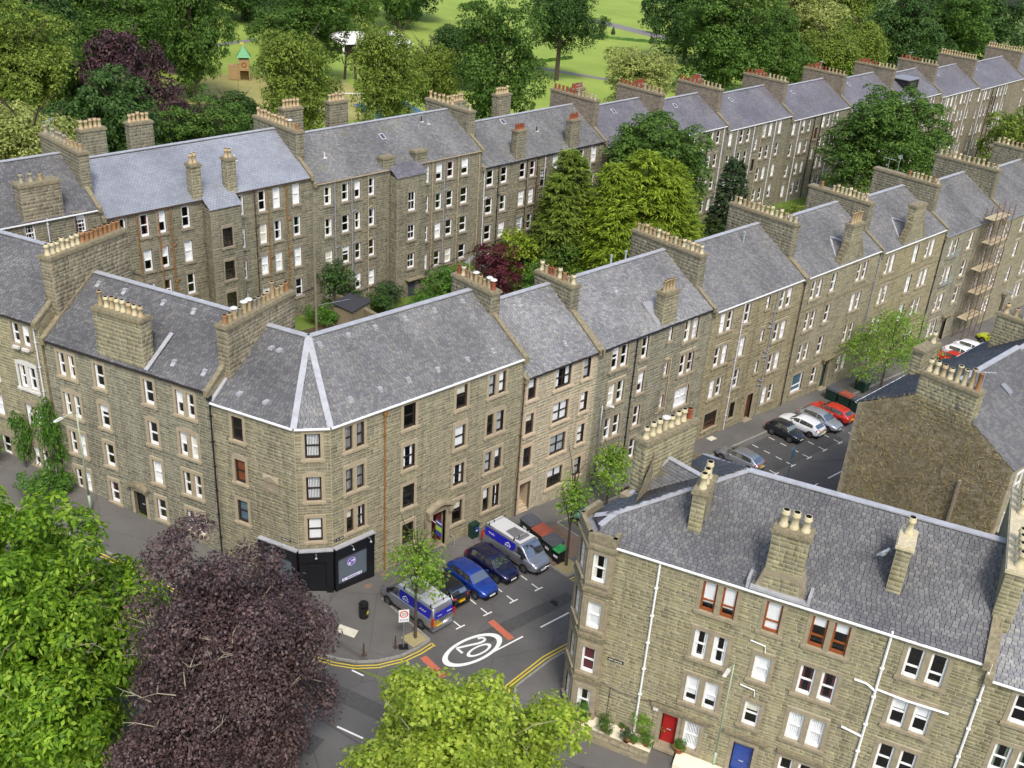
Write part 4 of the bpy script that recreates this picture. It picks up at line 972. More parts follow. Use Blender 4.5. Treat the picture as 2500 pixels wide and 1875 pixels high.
fops += [('door', 3.88, 4.82, .25, 2.65, {'mat': 'door_red', 'fan': .02}), ('single', 5.22, 6.12, .7, 2.68, {'bl': (.97, 'slats', 'blind_white')}), ('door', 8.05, 9.2, -.1, 2.5, {'mat': 'door_blue', 'fan': .4}), ('pair', 10.6, 12.4, .75, 2.6), ('pair', 15.2, 17.1, .75, 2.65, {'bl': None})]
FR = tenement('olive stone corner tenement with red front door, white downpipes and stacked bay windows', fx, fy, FA, 18.8, 12.95, 16.15, 5.7, 11.4, fops, wallmat='stone_olive', dress='dress_olive', roofmesh=False, gutter='white_upvc', skews=(0, 1), singles=300, zb=-.2, stonekey=lambda r: .6 + .4 * (r[:, 2] > 3))
Af = (5.25, 5.7, 16.15); Rf = (18.8, 5.7, 16.15); Jf = (-.75, 1.5, 13.79); hR = (-1.3, .62, 13.3); hL = (-1.9, 1.4, 13.3); Bc = (1.55, 11.5, 12.9); Se = (-2.1, 2.6, 12.9)
pF = [(-1.2, -.14, 12.87), (18.8, -.14, 12.87), Rf, Af, Jf, hR]; pS = [Bc, Se, hL, Jf, Af]; pH = [hL, hR, Jf]; pBk = [(18.8, 11.5, 12.9), Bc, Af, Rf]
ro = hip_roof(FR, [pF, pS, pH, pBk], ['slate_dark', 'slate_old', None, None], sing={0: 300}, key=lambda p: 1 / (1 + (p[:, 1] * .2)))
b = B(); strip(b, Rf, Af, .42, .08); strip(b, Af, Jf, .34, .07); strip(b, Jf, hR, .34, .07); strip(b, Jf, hL, .34, .07); strip(b, Af, Bc, .34, .07); q = b.build('ridge_flashing', ['lead']); q.parent = ro
# canted corner bay
bay = [(0.0, .3), (0, -.35), (-1.5, -.35), (-2.6, 1.2), (-2.15, 2.7), (.6, 3.2)]
bayF = [(Fr(-1.5, -.35, 0), 1.5, .33, 1.17), (Fr(-2.6, 1.2, math.atan2(-1.55, 1.1)), 1.9, .5, 1.4), (Fr(-2.15, 2.7, math.atan2(-1.5, -.45)), 1.57, .4, 1.2), (Fr(0, -.35, R(90)), .65, 0, 0)]
for i, (F_, L_, a, c) in enumerate(bayF):
    o_ = []
    if c:
        for z, bl in ((10.35, (.97, 'drapes', 'blind_cream')), (7.1, (.97, 'flat', 'blind_white')), (3.85, (.97, 'wavy', 'curtain_red')), (.75, (.97, 'drapes', 'blind_cream'))): o_.append(('single', a, c, z, z + 1.85, {'bl': bl, 'band': .2}))
    hs, fr_ = make_openings(FR, F_, o_, 'dress_olive', 'white_upvc', 'sash')
    F_.put(wall_mesh(0, L_, lambda u: -.6, 13.0, hs).build('bay_wall', ['dress_olive', 'dress_olive']), FR)
    for y0_, y1_, z, z2 in ((-.1, .02, 3.2, 3.42), (-.1, .02, 6.35, 6.57), (-.1, .02, 9.6, 9.82), (-.14, .02, 12.55, 12.72), (-.06, .18, 12.95, 13.5)):
        b = B(); b.box(-.04, L_ + .04, y0_, y1_, z, z2); F_.put(b.build('bay_moulding', ['cope']), FR)
    if c: lay_stones(FR, F_, stone_rects(0, L_, 3.45, 12.5, [(-.1, 9, z - .6, z + 2.15) for z in (10.35, 7.1, 3.85)], .16, .22, .25, .5), 'stone_olive')
b = B(); b.add([(x, y, 12.93) for x, y in bay], [tuple(range(6))]); F0.put(b.build('bay_roof', ['lead_dark']), FR)
b = B(); b.add([(-2.15, 2.7, -1), (1.55, 11.4, -1.5), (1.55, 11.4, 12.9), (-2.15, 2.7, 12.9)], [(0, 1, 2, 3)]); b.uv = lambda p, f: [p[1], p[2]]; F0.put(b.build('side_wall', ['rubble_tan']), FR)
# street-side wallhead gable and stack of the corner block
o_ = w2f(9.9, -16.3); FS = Fr(o_[0], o_[1], R(180) - FA)
chimney(FR, FS, .05, 4.55, -.02, .85, 12.0, 16.6, 0, 'cream', 'x', 'stone_olive', seq=[('plain', 'pot_red')] + [('roll', 'pot_cream')] * 3 + [('capped', 'pot_cream')] + [('roll', 'pot_cream')] * 3, cope='cope')
b = B(); b.box(4.6, 5.2, -.1, .6, 12.2, 13.3); FS.put(b.build('skew_putt', ['dress_olive']), FR)
pk = (2.35, .85, 15.0); pe = (2.35, 3.6, 15.0)
b = B(); b.add([pk, pe, (4.75, .4, 13.12)], [(0, 1, 2)]); b.add([pe, pk, (-.1, .4, 13.12)], [(0, 1, 2)]); b.uv = lambda p, f: [p[0], p[1]]; rr = FS.put(b.build('small_roof', ['slates_plain']), FR)
slates(rr, [pk, pe, (4.75, .4, 13.12)], 'slate_moss')
b = B(); strip(b, pk, pe, .32, .07); strip(b, (4.85, .3, 13.1), pk, .26, .12); strip(b, (4.9, .2, 13.05), pe, .2, .05); strip(b, (-.2, .2, 13.05), pe, .2, .05); q = b.build('valley_flashing', ['lead']); q.parent = rr
chimney(FR, F0, 3.2, 3.9, 1.75, 3.7, 13.4, 16.3, 0, 'cream', 'y', 'stone_olive', seq=[('roll', 'pot_cream')] * 3, scale=1.15)
chimney(FR, F0, 7.75, 9.55, .05, 1.0, 12.9, 16.55, 0, 'cream', 'x', 'stone_olive', seq=[('roll', 'pot_cream')] * 3, scale=1.2)
b = B(); b.hull([(7.35, .1, 12.9), (9.95, .1, 12.9), (9.95, 1.3, 12.9), (7.35, 1.3, 12.9)], [(7.72, .02, 14.3), (9.58, .02, 14.3), (9.58, 1.05, 14.3), (7.72, 1.05, 14.3)]); F0.put(b.build('chimney_shoulder', ['dress_olive']), FR)
b = B(); b.box(7.0, 7.15, -.2, .75, 12.95, 13.5); b.box(10.1, 10.25, -.2, .75, 12.95, 13.5); b.box(7.2, 10.1, -.2, .1, 12.95, 13.1); F0.put(b.build('chimney_flashing', ['lead']), FR)
chimney(FR, F0, 13.5, 14.2, 1.75, 3.4, 13.4, 16.55, 0, 'cream', 'y', 'stone_olive', seq=[None, ('roll', 'pot_cream')], cope='cope_pale', scale=1.15)
chimney(FR, F0, 18.45, 19.35, 2.0, 9.9, 13.4, 16.8, 0, 'cream', 'y', 'stone_olive', seq=[('roll', 'pot_cream')] * 4 + [None] * 3 + [('roll', 'pot_cream')] * 4, cope='cope_pale', scale=1.1)
downpipe(FR, F0, 2.45, 12.75, -.1, 'white_upvc', r=.065); downpipe(FR, F0, 14.3, 12.9, -.5, 'white_upvc', r=.07, extra=[[(0, 0, 9.25), (1.5, 0, 9.15), (3.5, 0, 9.2)], [(0, 0, 9.1), (-.5, 0, 9.4), (-1.1, 0, 9.42)], [(0, 0, 5.95), (-1.1, 0, 6.15)]])
downpipe(FR, F0, 18.85, 12.8, -.5, 'white_upvc', r=.065)
for u, z in ((8.55, 9.2), (8.5, 6.1)):
    b = B(); b.tube([(u - .75, -.1, z + .5), (u + .05, -.1, z + .42), (u + .1, -.1, z)], .035, 5); F0.put(b.build('waste_pipe', ['white_upvc']), FR)
for u0_, u1_ in ((3.2, 6.7), (7.4, 9.9), (10.4, 13.0)):
    b = B(); b.box(u0_, u1_, -.22, .02, 3.0, 3.2); F0.put(b.build('string_course', ['cope']), FR)
b = B(); pts = [(-.2, -.45, 3.4), (0, -.1, 3.38), (1.2, -.1, 3.0), (2.5, -.1, 3.05), (3.3, -.1, 3.3), (5, -.1, 3.35)]; b.tube(pts, .02, 4); b.tube([(.7, -.05, 3.1), (.65, -.05, .3)], .015, 4); F0.put(b.build('cable', ['pipe_black']), FR)
nameplate(F0, .3, 5.05, .95, FR)
b = B(); b.box(3.35, 3.65, -.22, -.02, 2.75, 2.98); F0.put(b.build('wall_lamp', ['dress_white']), FR)
f2 = (fx + 18.82 * math.cos(FA), fy + 18.82 * math.sin(FA))
FR2 = tenement('olive stone tenement beyond the white coped gable chimney, eave slightly lower', f2[0], f2[1], FA, 12, 12.15, 15.4, 5.7, 11.4, [('single', 1.5, 2.5, 9.85, 11.65), ('pair', 1.4, 3.3, 6.6, 8.4, {'bl': (.97, 'drapes', 'curtain_green')}), ('pair', 1.4, 3.3, 3.3, 5.1)] , wallmat='stone_olive', dress='dress_olive', slatemat='slate_pale', zb=-.9)
# ---------------------------------------------------------------- creeper gable building
RB = tenement('stone tenement with creeper covered gable end across the street', 42.5, -16.3, R(180), 11.5, 10.7, 14.25, 5.85, 11.7, [('wide', 5 + 4 * k, 6.3 + 4 * k, z, z + 1.8) for k in range(2) for z in (8, 4.8)], stones=False, dress='dress_olive', slatemat='slate_dark', back_slates=True, gutter='white_upvc', skews=(0, 0), farwall='rubble_pale')
chimney(RB, F0, 10.6, 11.52, 3.95, 8.15, 11.8, 14.7, 0, 'cream', 'y', 'stone_olive', seq=[('roll', 'pot_cream'), ('roll', 'pot_cream'), ('roll', 'pot_buff'), ('roll', 'pot_cream'), ('tall', 'pot_cream'), ('tall', 'pot_cream'), ('tall', 'pot_buff'), ('tall', 'pot_orange')], scale=1.15)
chimney(RB, F0, 1.9, 4.5, -.02, .85, 10.5, 12.9, 0, 'cream', 'x', 'stone_olive', seq=[('roll', 'pot_cream'), None, None], scale=1.1)
aerial(RB, F0, 11.1, 8.0, 14.8, 1.6, 2.2)
b = B(); b.box(0, .55, 0, .9, .03, .12); q = F0.put(b.build('skylight', ['lead_dark']), RB, 5.2, 7.3, 13.42); q.rotation_euler = (R(-31), 0, 0)
for z in (8.2, 5.0): window(RB, Fr(10.6, 11.9, R(180)), 0, 1.0, z, z + 1.9, 'sash', 'white_upvc', None)
RB2 = tenement('stone tenement attached behind the creeper gable, with a lower street eave', 52.0, -16.3, R(180), 9.48, 9.75, 14.0, 5.85, 11.7, [], stones=False, dress='dress_olive', slatemat='slate_dark', back_slates=True, gutter='white_upvc', skews=(0, 0), farwall='rubble_pale')
chimney(RB2, F0, 3.3, 4.2, 1.7, 6.6, 10.5, 14.0, 0, 'cream', 'y', 'stone_olive', seq=[('roll', 'pot_buff'), ('plain', 'pot_buff'), ('roll', 'pot_cream'), ('roll', 'pot_cream'), ('roll', 'pot_buff'), ('plain', 'pot_buff')], scale=1.1)
aerial(RB2, F0, 3.7, 1.9, 14.2, 1.8, 1.2)
# ------------------------------------------------------------------ far row (seen from its back)
AX = R(2.33); FX0, FY0 = 0.0, 36.08
def far(label, u0, u1, eave, ridge, ops, stones=True, roof='slates_far', slating=None, **k):
    X, Y = FX0 + u0 * math.cos(AX), FY0 + u0 * math.sin(AX)
    return tenement(label, X, Y, AX, u1 - u0, eave, ridge, 5.6, 11.2, shift(ops, u0), wallmat='stone_grey', mortar='mortar_grey', farwall='rubble_far', dress='dress_grey', stones=stones, slating=bool(slating), slatemat=slating or 'slate_old', roofback=roof, **k)
def cols(us, rows, band=.12): return [('single', a, b, z, z + h, {'band': band}) for z, h in rows for a, b in us]
FB0 = far('grey brown tenement with broad rear stack and twelve pane windows', -24, -2.6, 16.6, 19.9, cols([(-20, -19.2), (-15, -14.2), (-8.9, -8.1), (-4.85, -3.95)], [(14.75, 1.65), (11.5, 1.65)]), style='astragal', slating='slate_dark', gutter='white_upvc')
us1 = [(-1.4, -.58), (.7, 1.5), (2.28, 3.08), (4.6, 5.4), (10.06, 10.87), (12.42, 13.22), (14, 14.8), (16.17, 17.0)]
FB1 = far('tenement with smooth new blue grey slate roof and rust streaked pipes', -2.6, 18.5, 15.7, 19.1, cols(us1, [(13.3, 2.0), (10.1, 2.0), (6.95, 2.0), (3.75, 1.9)]), roof='slates_new', gutter='pipe_brown')
us2 = [(19.8, 20.7), (21.9, 22.8), (23.5, 24.25), (25.25, 26.05), (32.5, 33.35), (34.3, 35.2), (35.9, 36.85), (37.95, 39.0)]
FB2 = far('tenement with lichen patched slate roof and two capped stub stacks', 18.55, 41.0, 14.95, 18.2, cols(us2, [(12.5, 1.85), (9.25, 1.85), (5.95, 1.85), (2.7, 1.8)]), slating='slate_moss', gutter='pipe_buff')
us3 = [(41.85, 42.95), (44.1, 45.1), (47.1, 48.1), (48.8, 49.7), (52.6, 53.6), (54.45, 55.3), (57.2, 58.2), (59.6, 60.5)]
FB3 = far('tenement with two tall rear stacks of red pots behind the yellow conifer', 41.05, 62.0, 12.85, 16.2, cols(us3, [(10.5, 1.9), (7.2, 1.9), (4.0, 1.9), (.8, 1.8)]) + [('single', 50.65, 51.7, z, z + 2.0, {'f': 'timber_dark', 'st': 'astragal', 'band': .12}) for z in (9.0, 5.8)], slating='slate_moss', gutter='pipe_black')
off = [(.7, 1.6), (3.5, 4.4), (5.2, 6.1), (9.4, 10.3), (11.0, 11.9), (13.6, 14.5)]
segs = [('behind the dark sycamore', 62, 75.2, 12.1), ('half hidden by the dark sycamore', 75.2, 88.6, 11.22), ('above the gardens, with tall white wastepipes', 88.65, 105.6, 10.45), ('with black pipes left of the big round tree', 105.65, 123.3, 9.62), ('whose roof shows above the big round tree', 123.35, 140.5, 8.9), ('with a black box dormer', 140.55, 157, 8.0), ('just right of the box dormer', 157.05, 174, 7.15), ('with white pipes before the taller chimney gable', 174.05, 196.5, 6.6), ('at the far end of the back row', 196.55, 222, 6.2)]
FBS = []
for i, (t, a, b_, e) in enumerate(segs):
    o_ = [('single', a + p, a + q, z, z + 1.95, {'band': .1}) for z in (e - 2.4, e - 5.7, e - 9.0, e - 12.2) for p, q in off if a + q < b_ - .4]
    o_ += [('single', a + 7.6, a + 8.4, z, z + 1.8, {'band': .1, 'st': 'astragal', 'f': random.choice(('timber_dark', 'white_upvc', 'timber_maroon'))}) for z in (e - 4.0, e - 7.2)]
    FBS.append(far('terraced rear stone tenement ' + t, a, b_, e, e + 3.35, o_, stones=i < 4, gutter='white_upvc'))
def fstack(P_, u, top, n, ps, y0=1.9, y1=9.4, z0=10, **k): gable_stack(P_, u, y0, y1, z0, top, n, ps, mat='rubble_stack' if k.get('far') else 'stone_grey', stones=not k.get('far'), th=.9)
gable_stack(FB1, 0, 1.9, 9.3, 15.5, 20.6, 0, 'mix', seq=[('plain', 'pot_buff')] * 4 + [('roll', 'pot_grey')] * 4 + [None, ('roll', 'pot_grey')])
aerial(FB1, F0, -.2, 7.4, 20.7, 1.6)
gable_stack(FB2, 0, 1.9, 9.3, 15, 19.4, 0, 'buff', seq=[('plain', 'pot_orange'), ('plain', 'pot_buff'), ('capped', 'pot_buff')] + [('roll', 'pot_buff')] * 9); gable_stack(FB3, 0, 1.9, 9.3, 13, 18.5, 0, 'buff', seq=[('plain', 'pot_cream'), None, ('plain', 'pot_grey'), None] + [('roll', 'pot_buff')] * 6)
prev = [16.2] + [s[3] + 3.35 for s in segs]
for i, P_ in enumerate(FBS):
    gable_stack(P_, 0, 1.9, 9.4, segs[i][3], prev[i] + (1.0 if i < 7 else 1.3), 0, 'redbuff', mat='rubble_stack', stones=False, seq=[random.choice((('plain', 'pot_cream'), ('plain', 'pot_buff'))) for _ in range(5)] + [('plain', 'pot_red')] * 6 if i < 7 else [('roll', 'pot_buff')] * 14)
    if i % 2 == 0: aerial(P_, F0, 0, 5 + i * .4, prev[i] + 1.2, 1.3, i)
chimney(FB0, F0, 15.2, 18.4, -.02, 1.3, 16.2, 19.3, 0, 'mix', 'x', 'stone_rough', seq=[('roll', 'pot_grey'), ('roll', 'pot_grey'), ('plain', 'pot_buff'), None]); aerial(FB0, F0, 13.6, 3.4, 19.0, 2.0, .2)
for u in (8.5, 12.0): chimney(FB1, F0, u, u + .9, -.02, .95, 15.3, 18.6, 2, 'buff', 'x', 'stone_tan', seq=[('roll', 'pot_buff'), ('roll', 'pot_buff')])
for u in (8.6, 12.9): chimney(FB2, F0, u, u + 1.5, -.02, .9, 14.3, 15.9, 0, 'buff', 'x', 'stone_grey', seq=[None])
for u in (5.3, 14.4): chimney(FB3, F0, u, u + 1.5, -.02, .9, 12.4, 16.0, 0, 'red', 'x', 'stone_grey', seq=[('plain', 'pot_red')] * 4)
for P_, us, e, st in ((FB1, (3.6, 8.2), 15.7, 'stone_grey'), (FB2, (3.8, 9.6), 14.95, 'stone_grey'), (FB3, (4.5, 12), 12.85, 'stone_grey')):
    for u in us: chimney(P_, F0, u, u + 2.3, 10.2, 11.2, e, e + 4.3, 0, 'buff', 'x', st, seq=[('roll', 'pot_buff')] * 5)
for i, P_ in enumerate(FBS): chimney(P_, F0, 5, 7.2, 10.2, 11.2, segs[i][3], segs[i][3] + 4.2, 0, 'red', 'x', 'rubble_stack', stones=False, seq=[('plain', 'pot_red')] * 5)
# stair projections
def proj(P_, u0, u1, d, eave, zb_, wins, sl, roof):
    F_ = Fr(u0, -d, 0); L_ = u1 - u0
    hs, fr_ = make_openings(P_, F_, [('single', L_ / 2 - .5, L_ / 2 + .5, z, z + h, {'f': f, 'st': 'sash4', 'band': .14, 'bl': None}) for z, h, f in wins], 'dress_grey', 'white_upvc', 'sash')
    F_.put(wall_mesh(0, L_, lambda u: zb_ - .5, eave, hs).build('stair_wall', ['mortar_grey', 'dress_grey']), P_); lay_stones(P_, F_, stone_rects(0, L_, zb_, eave - .05, fr_), 'stone_grey')
    for F2, in ((Fr(u0, 0, R(-90)),), (Fr(u1, -d, R(90)),)):
        F2.put(wall_mesh(0, d, lambda u: zb_ - .5, eave, []).build('stair_wall', ['mortar_grey', 'dress_grey']), P_); lay_stones(P_, F2, stone_rects(0, d, zb_, eave - .05, []), 'stone_grey')
    b = B(); b.add([(u0 - .1, -d - .15, eave), (u1 + .1, -d - .15, eave), (u1 + .1, .3, eave + sl * (d + .45)), (u0 - .1, .3, eave + sl * (d + .45))], [(0, 1, 2, 3)]); b.uv = lambda p, f: [p[0], p[1]]; F0.put(b.build('stair_roof', [roof]), P_)
proj(FB1, 9.3, 12.4, 1.3, 14.95, 2, [(11.2, 1.8, 'timber_dark'), (8.0, 1.8, 'timber_dark'), (4.9, 1.8, 'timber_dark')], .607, 'slates_new')
proj(FB2, 9.4, 13.3, 1.3, 14.2, .5, [(10.4, 2.1, 'white_upvc'), (7.2, 1.7, 'white_upvc'), (4.0, 1.7, 'white_upvc')], .58, 'slates_far')
b = B(); b.box(11.0, 11.9, -1.36, -1.28, .3, 2.4, 0); b.box(10.6, 12.9, -1.9, -1.3, 2.75, 2.85, 1); F0.put(b.build('back_door', ['door_grey', 'cope']), FB2)
for P_, lst in ((FB0, ((16.9, 'pipe_white'), (19.2, 'pipe_brown'))), (FB1, ((3.0, 'pipe_rust'), (4.95, 'pipe_rust'), (6.1, 'pipe_rust'), (14.6, 'pipe_brown'), (16.0, 'pipe_rust'), (18.1, 'pipe_rust'))), (FB2, ((2.5, 'pipe_grey'), (4.55, 'pipe_grey'), (6.6, 'pipe_buff'), (9.5, 'pipe_brown'), (15.2, 'pipe_buff'), (16.9, 'pipe_grey'), (18.9, 'pipe_buff'), (22, 'pipe_buff'))), (FB3, ((.4, 'pipe_white'), (2.6, 'pipe_black'), (7.2, 'pipe_black'), (8.9, 'pipe_brown'), (10.2, 'pipe_white'), (15.8, 'pipe_black'), (18.4, 'pipe_white')))):
    for u, m in lst:
        e = P_.children[0].name
        zt = {FB0.name: 16.5, FB1.name: 15.5, FB2.name: 14.8, FB3.name: 12.7}[P_.name]; z0 = gz(P_.location.x + u, 38)
        downpipe(P_, F0, u, zt, z0, m, extra=[[(0, 0, z), (.4, -.05, z + .25)] for z in (zt - 3.6, zt - 7) if random.random() < .6])
for i, P_ in enumerate(FBS[:8]):
    for u, m in ((2.6, 'pipe_white'), (6.9, 'pipe_white' if i % 2 == 0 else 'pipe_black'), (9.0, 'pipe_buff' if i % 2 == 0 else 'pipe_black'), (12.6, 'pipe_white')): downpipe(P_, F0, u, segs[i][3] - .2, gz(P_.location.x, 38) - .3, m, r=.07)
b = B(); b.box(5.5, 9.5, 1.6, 4.8, 9.0, 10.9, 0); b.box(5.3, 9.7, 1.4, 5.0, 10.9, 11.05, 1); b.box(6.4, 8.6, 1.55, 1.6, 9.4, 10.5, 2); F0.put(b.build('dormer', ['timber_black', 'lead_dark', 'car_glass']), FBS[5])
for P_, u, y, mat in ((FB1, 14.6, 3.0, 'dress_white'), (FB2, 17.5, 4.6, 'pipe_black'), (FB2, 18.1, 4.2, 'metal_galv'), (FB2, 3.2, 2.5, 'dress_white'), (FB3, 2.0, 3.4, 'pipe_black'), (FB3, 11.6, 3.0, 'pipe_black')):
    zr = {FB1.name: (15.7, .607), FB2.name: (14.95, .58), FB3.name: (12.85, .598)}[P_.name]; b = B(); b.tube([(0, 0, 0), (0, 0, .55)], .07, 7); b.box(-.2, .2, -.22, .2, -.05, .03, 1); F0.put(b.build('vent_pipe', [mat, 'dress_white']), P_, u, y, zr[0] + zr[1] * y)
for P_, u, y, e in [(FB2, 11, 3.2, 14.95), (FB3, 7.5, 4.6, 12.85)] + [(P_, 6, 4.0, s[3]) for P_, s in zip(FBS, segs)]:
    b = B(); b.box(0, .55, 0, .8, .04, .1, 0); b.box(.06, .49, .06, .74, .1, .104, 1); q = F0.put(b.build('skylight', ['dress_white', 'car_glass']), P_, u, y, e + .6 * y); q.rotation_euler = (R(31), 0, 0)
b = B(); 
for P_, L_, z in ((FB1, 21, 3.1), (FB2, 22, 2.2)):
    b = B(); pts = [(k * L_ / 10, -.12 if not (P_ == FB1 and 9 < k * L_ / 10 < 12.6) and not (P_ == FB2 and 9.2 < k * L_ / 10 < 13.5) else -1.45, z + .25 * math.sin(k * 2.1) + .1 * k) for k in range(11)]; b.tube(pts, .035, 4); F0.put(b.build('cable', ['pipe_black']), P_)

# ------------------------------------------------------------------ ground, streets, pavements
def drape(name, poly, dz, mat, thick=0, kind='structure', parent=None, cuts=True, uvs=None):
    bm = bmesh.new(); vs = [bm.verts.new((x, y, 0)) for x, y in poly]; bm.faces.new(vs)
    for yc in (0, 42): bmesh.ops.bisect_plane(bm, geom=bm.verts[:] + bm.edges[:] + bm.faces[:], plane_co=(0, yc, 0), plane_no=(0, 1, 0))
    bmesh.ops.triangulate(bm, faces=bm.faces[:])
    for v in bm.verts: v.co.z = gz(v.co.x, v.co.y) + dz
    bmesh.ops.recalc_face_normals(bm, faces=bm.faces[:])
    for f in bm.faces:
        if f.normal.z < 0: f.normal_flip()
    if thick:
        ret = bmesh.ops.extrude_face_region(bm, geom=bm.faces[:])
        for v in [g for g in ret['geom'] if isinstance(g, bmesh.types.BMVert)]: v.co.z -= thick
    me = bpy.data.meshes.new(name); bm.to_mesh(me); bm.free(); me.materials.append(MATS[mat])
    o = obj(name, me)
    if kind: o['kind'] = kind
    return o
def gridground():
    xs = list(range(-200, 0, 20)) + [-60, -20] + list(range(0, 700, 25)); ys = [-300, -200, -120, -60, 0, 20, 42, 80, 120, 160, 200, 260, 330, 420, 560, 700]
    xs = sorted(set(xs)); v = [(x, y, gz(x, y) - .03) for y in ys for x in xs]; n = len(xs); f = [(j * n + i, j * n + i + 1, (j + 1) * n + i + 1, (j + 1) * n + i) for j in range(len(ys) - 1) for i in range(n - 1)]
    me = bpy.data.meshes.new('ground'); me.from_pydata(v, [], f); me.materials.append(MATS['ground_mix']); o = obj('ground', me); o['kind'] = 'structure'
gridground()
def offL(u, d):     # point beside the left/cross street: u along the facade from the corner, d outward
    x, y = onL(u); return (x - .928 * d, y - .3725 * d)
drape('road', [(-9.5, -2.6), (-4, -13.7), (130, -13.7), (130, -2.6)], .0, 'asphalt')
drape('road', [offL(70, 4.4), offL(-60, 4.4), offL(-60, 13.6), offL(70, 13.6)], .004, 'asphalt')
Kc = [(-2.05, -7.72), (-3.2, -7.9), (-4.45, -7.88), (-5.9, -7.44), (-7.0, -6.75), (-7.85, -5.75), (-8.45, -4.72)]
pave = [(130, -.02), (130, -2.6), (14.6, -2.6), (14.6, -8.0), (10.2, -8.0), (10.2, -2.6), (-2.05, -2.6)] + Kc + [offL(5, 4.4), offL(70, 4.4), offL(70, .02), (-6.0, 1.16), (-4.15, -.02)]
drape('pavement', pave, .11, 'asphalt_side', .16)
drape('pavement', [(3.0, -13.7), (130, -13.7), (130, -16.28), (2.4, -16.28), (1.0, -19.2), (8, -36), (4.8, -36), (-2.6, -19.5), (-2.4, -16.0), (-.5, -14.2)], .11, 'asphalt_side', .16)
drape('pavement', [offL(70, 13.6), offL(-60, 13.6), offL(-60, 17.5), offL(70, 17.5)], .11, 'asphalt_side', .16)
drape('lawn', [offL(70, 17.5), offL(-60, 17.5), offL(-60, 60), offL(70, 60)], .05, 'grass_garden')
drape('paving', [(10.35, -2.7), (14.45, -2.7), (14.45, -6.6), (10.35, -6.6)], .116, 'brick_paving')
def kerb(pts, name='kerb'):
    b = B(); 
    for (x0, y0), (x1, y1) in zip(pts[:-1], pts[1:]):
        L_ = math.hypot(x1 - x0, y1 - y0); n = max(1, round(L_ / .9)); dx, dy = (x1 - x0) / L_, (y1 - y0) / L_; nx, ny = dy * .075, -dx * .075
        for i in range(n):
            a, c = i * L_ / n + .008, (i + 1) * L_ / n - .008; h = .128 + random.uniform(-.004, .004)
            p = [(x0 + dx * t + s * nx, y0 + dy * t + s * ny) for t, s in ((a, -1), (c, -1), (c, 1), (a, 1))]
            b.hull([(x, y, gz(x, y) - .1) for x, y in p], [(x, y, gz(x, y) + h) for x, y in p])
    o = b.build(name, ['kerb_stone']); o['kind'] = 'structure'; return o
kerb([(75, -2.6), (14.6, -2.6), (14.6, -8.0), (10.2, -8.0), (10.2, -2.6), (-2.05, -2.6)] + Kc + [offL(5, 4.4), offL(30, 4.4)])
kerb([(-2.6, -19.5), (-2.4, -16.0), (-.5, -14.2), (3, -13.7), (60, -13.7)]); kerb([offL(-40, 13.6), offL(40, 13.6)])
for c in ([(1, -9.0), (9, -9.2), (9, -10.2), (1, -10.1)], [(14, -11.5), (30, -11.4), (30, -12.3), (14, -12.4)], [(34, -3.2), (48, -3.2), (48, -7.6), (34, -7.6)], [offL(-2, 6.0), offL(-12, 6.2), offL(-12, 7.4), offL(-2, 7.2)], [offL(-6, 10.2), offL(-9, 10.2), offL(-9, 11.6), offL(-6, 11.6)]): drape('road_patch', c, .006, 'asphalt_patch')
for x, y in ((7.3, -9.6), (-6.8, -11.5), (18, -9.8), (-8.8, -13.8)):
    b = B(); b.prism([(x + .33 * math.cos(k * .5236), y + .33 * math.sin(k * .5236)) for k in range(12)], gz(x, y) - .02, gz(x, y) + .012); o = b.build('manhole_cover', ['trim_black']); o['kind'] = 'structure'
# painted markings
def paint(name, polys, dz, mat, label=None):
    bm = bmesh.new()
    for p in polys:
        bm.faces.new([bm.verts.new((x, y, 0)) for x, y in p])
    bmesh.ops.bisect_plane(bm, geom=bm.verts[:] + bm.edges[:] + bm.faces[:], plane_co=(0, 0, 0), plane_no=(0, 1, 0))
    for v in bm.verts: v.co.z = gz(v.co.x, v.co.y) + dz
    for f in bm.faces:
        if f.normal.z < 0: pass
    me = bpy.data.meshes.new(name); bm.to_mesh(me); bm.free(); me.materials.append(MATS[mat]); o = obj(name, me); o['kind'] = 'structure'; return o
def bar(x0, y0, x1, y1, w):
    L_ = math.hypot(x1 - x0, y1 - y0); nx, ny = (y1 - y0) / L_ * w / 2, -(x1 - x0) / L_ * w / 2
    return [(x0 + nx, y0 + ny), (x1 + nx, y1 + ny), (x1 - nx, y1 - ny), (x0 - nx, y0 - ny)]
PM = []
for x in [.45, 2.83, 5.21, 7.6] + [33.95 + 2.62 * k for k in range(0, 9)]:
    PM += [bar(x - .38, -7.83, x + .38, -7.83, .1), bar(x + .02, -7.77, x + .02, -7.1, .09)]
    for y in (-6.6, -5.3, -4.0): PM.append(bar(x + .04, y, x + .04, y + .65, .09))
for x in np.arange(-1.0, 60, 4.4): 
    if not -.6 < x - 1.5 < .2: PM.append(bar(x + 1.4, -10.93, x + 4.2, -10.93, .12))
for k in range(-10, 8):
    a, c = offL(k * 4.0 - 13.0 + 0, 9.0), offL(k * 4.0 - 14.75, 9.0); PM.append(bar(*a, *c, .13))
PM.append(bar(-7.63, -7.14, -7.35, -7.95, .12))
paint('road_marking', PM, .012, 'paint_white')
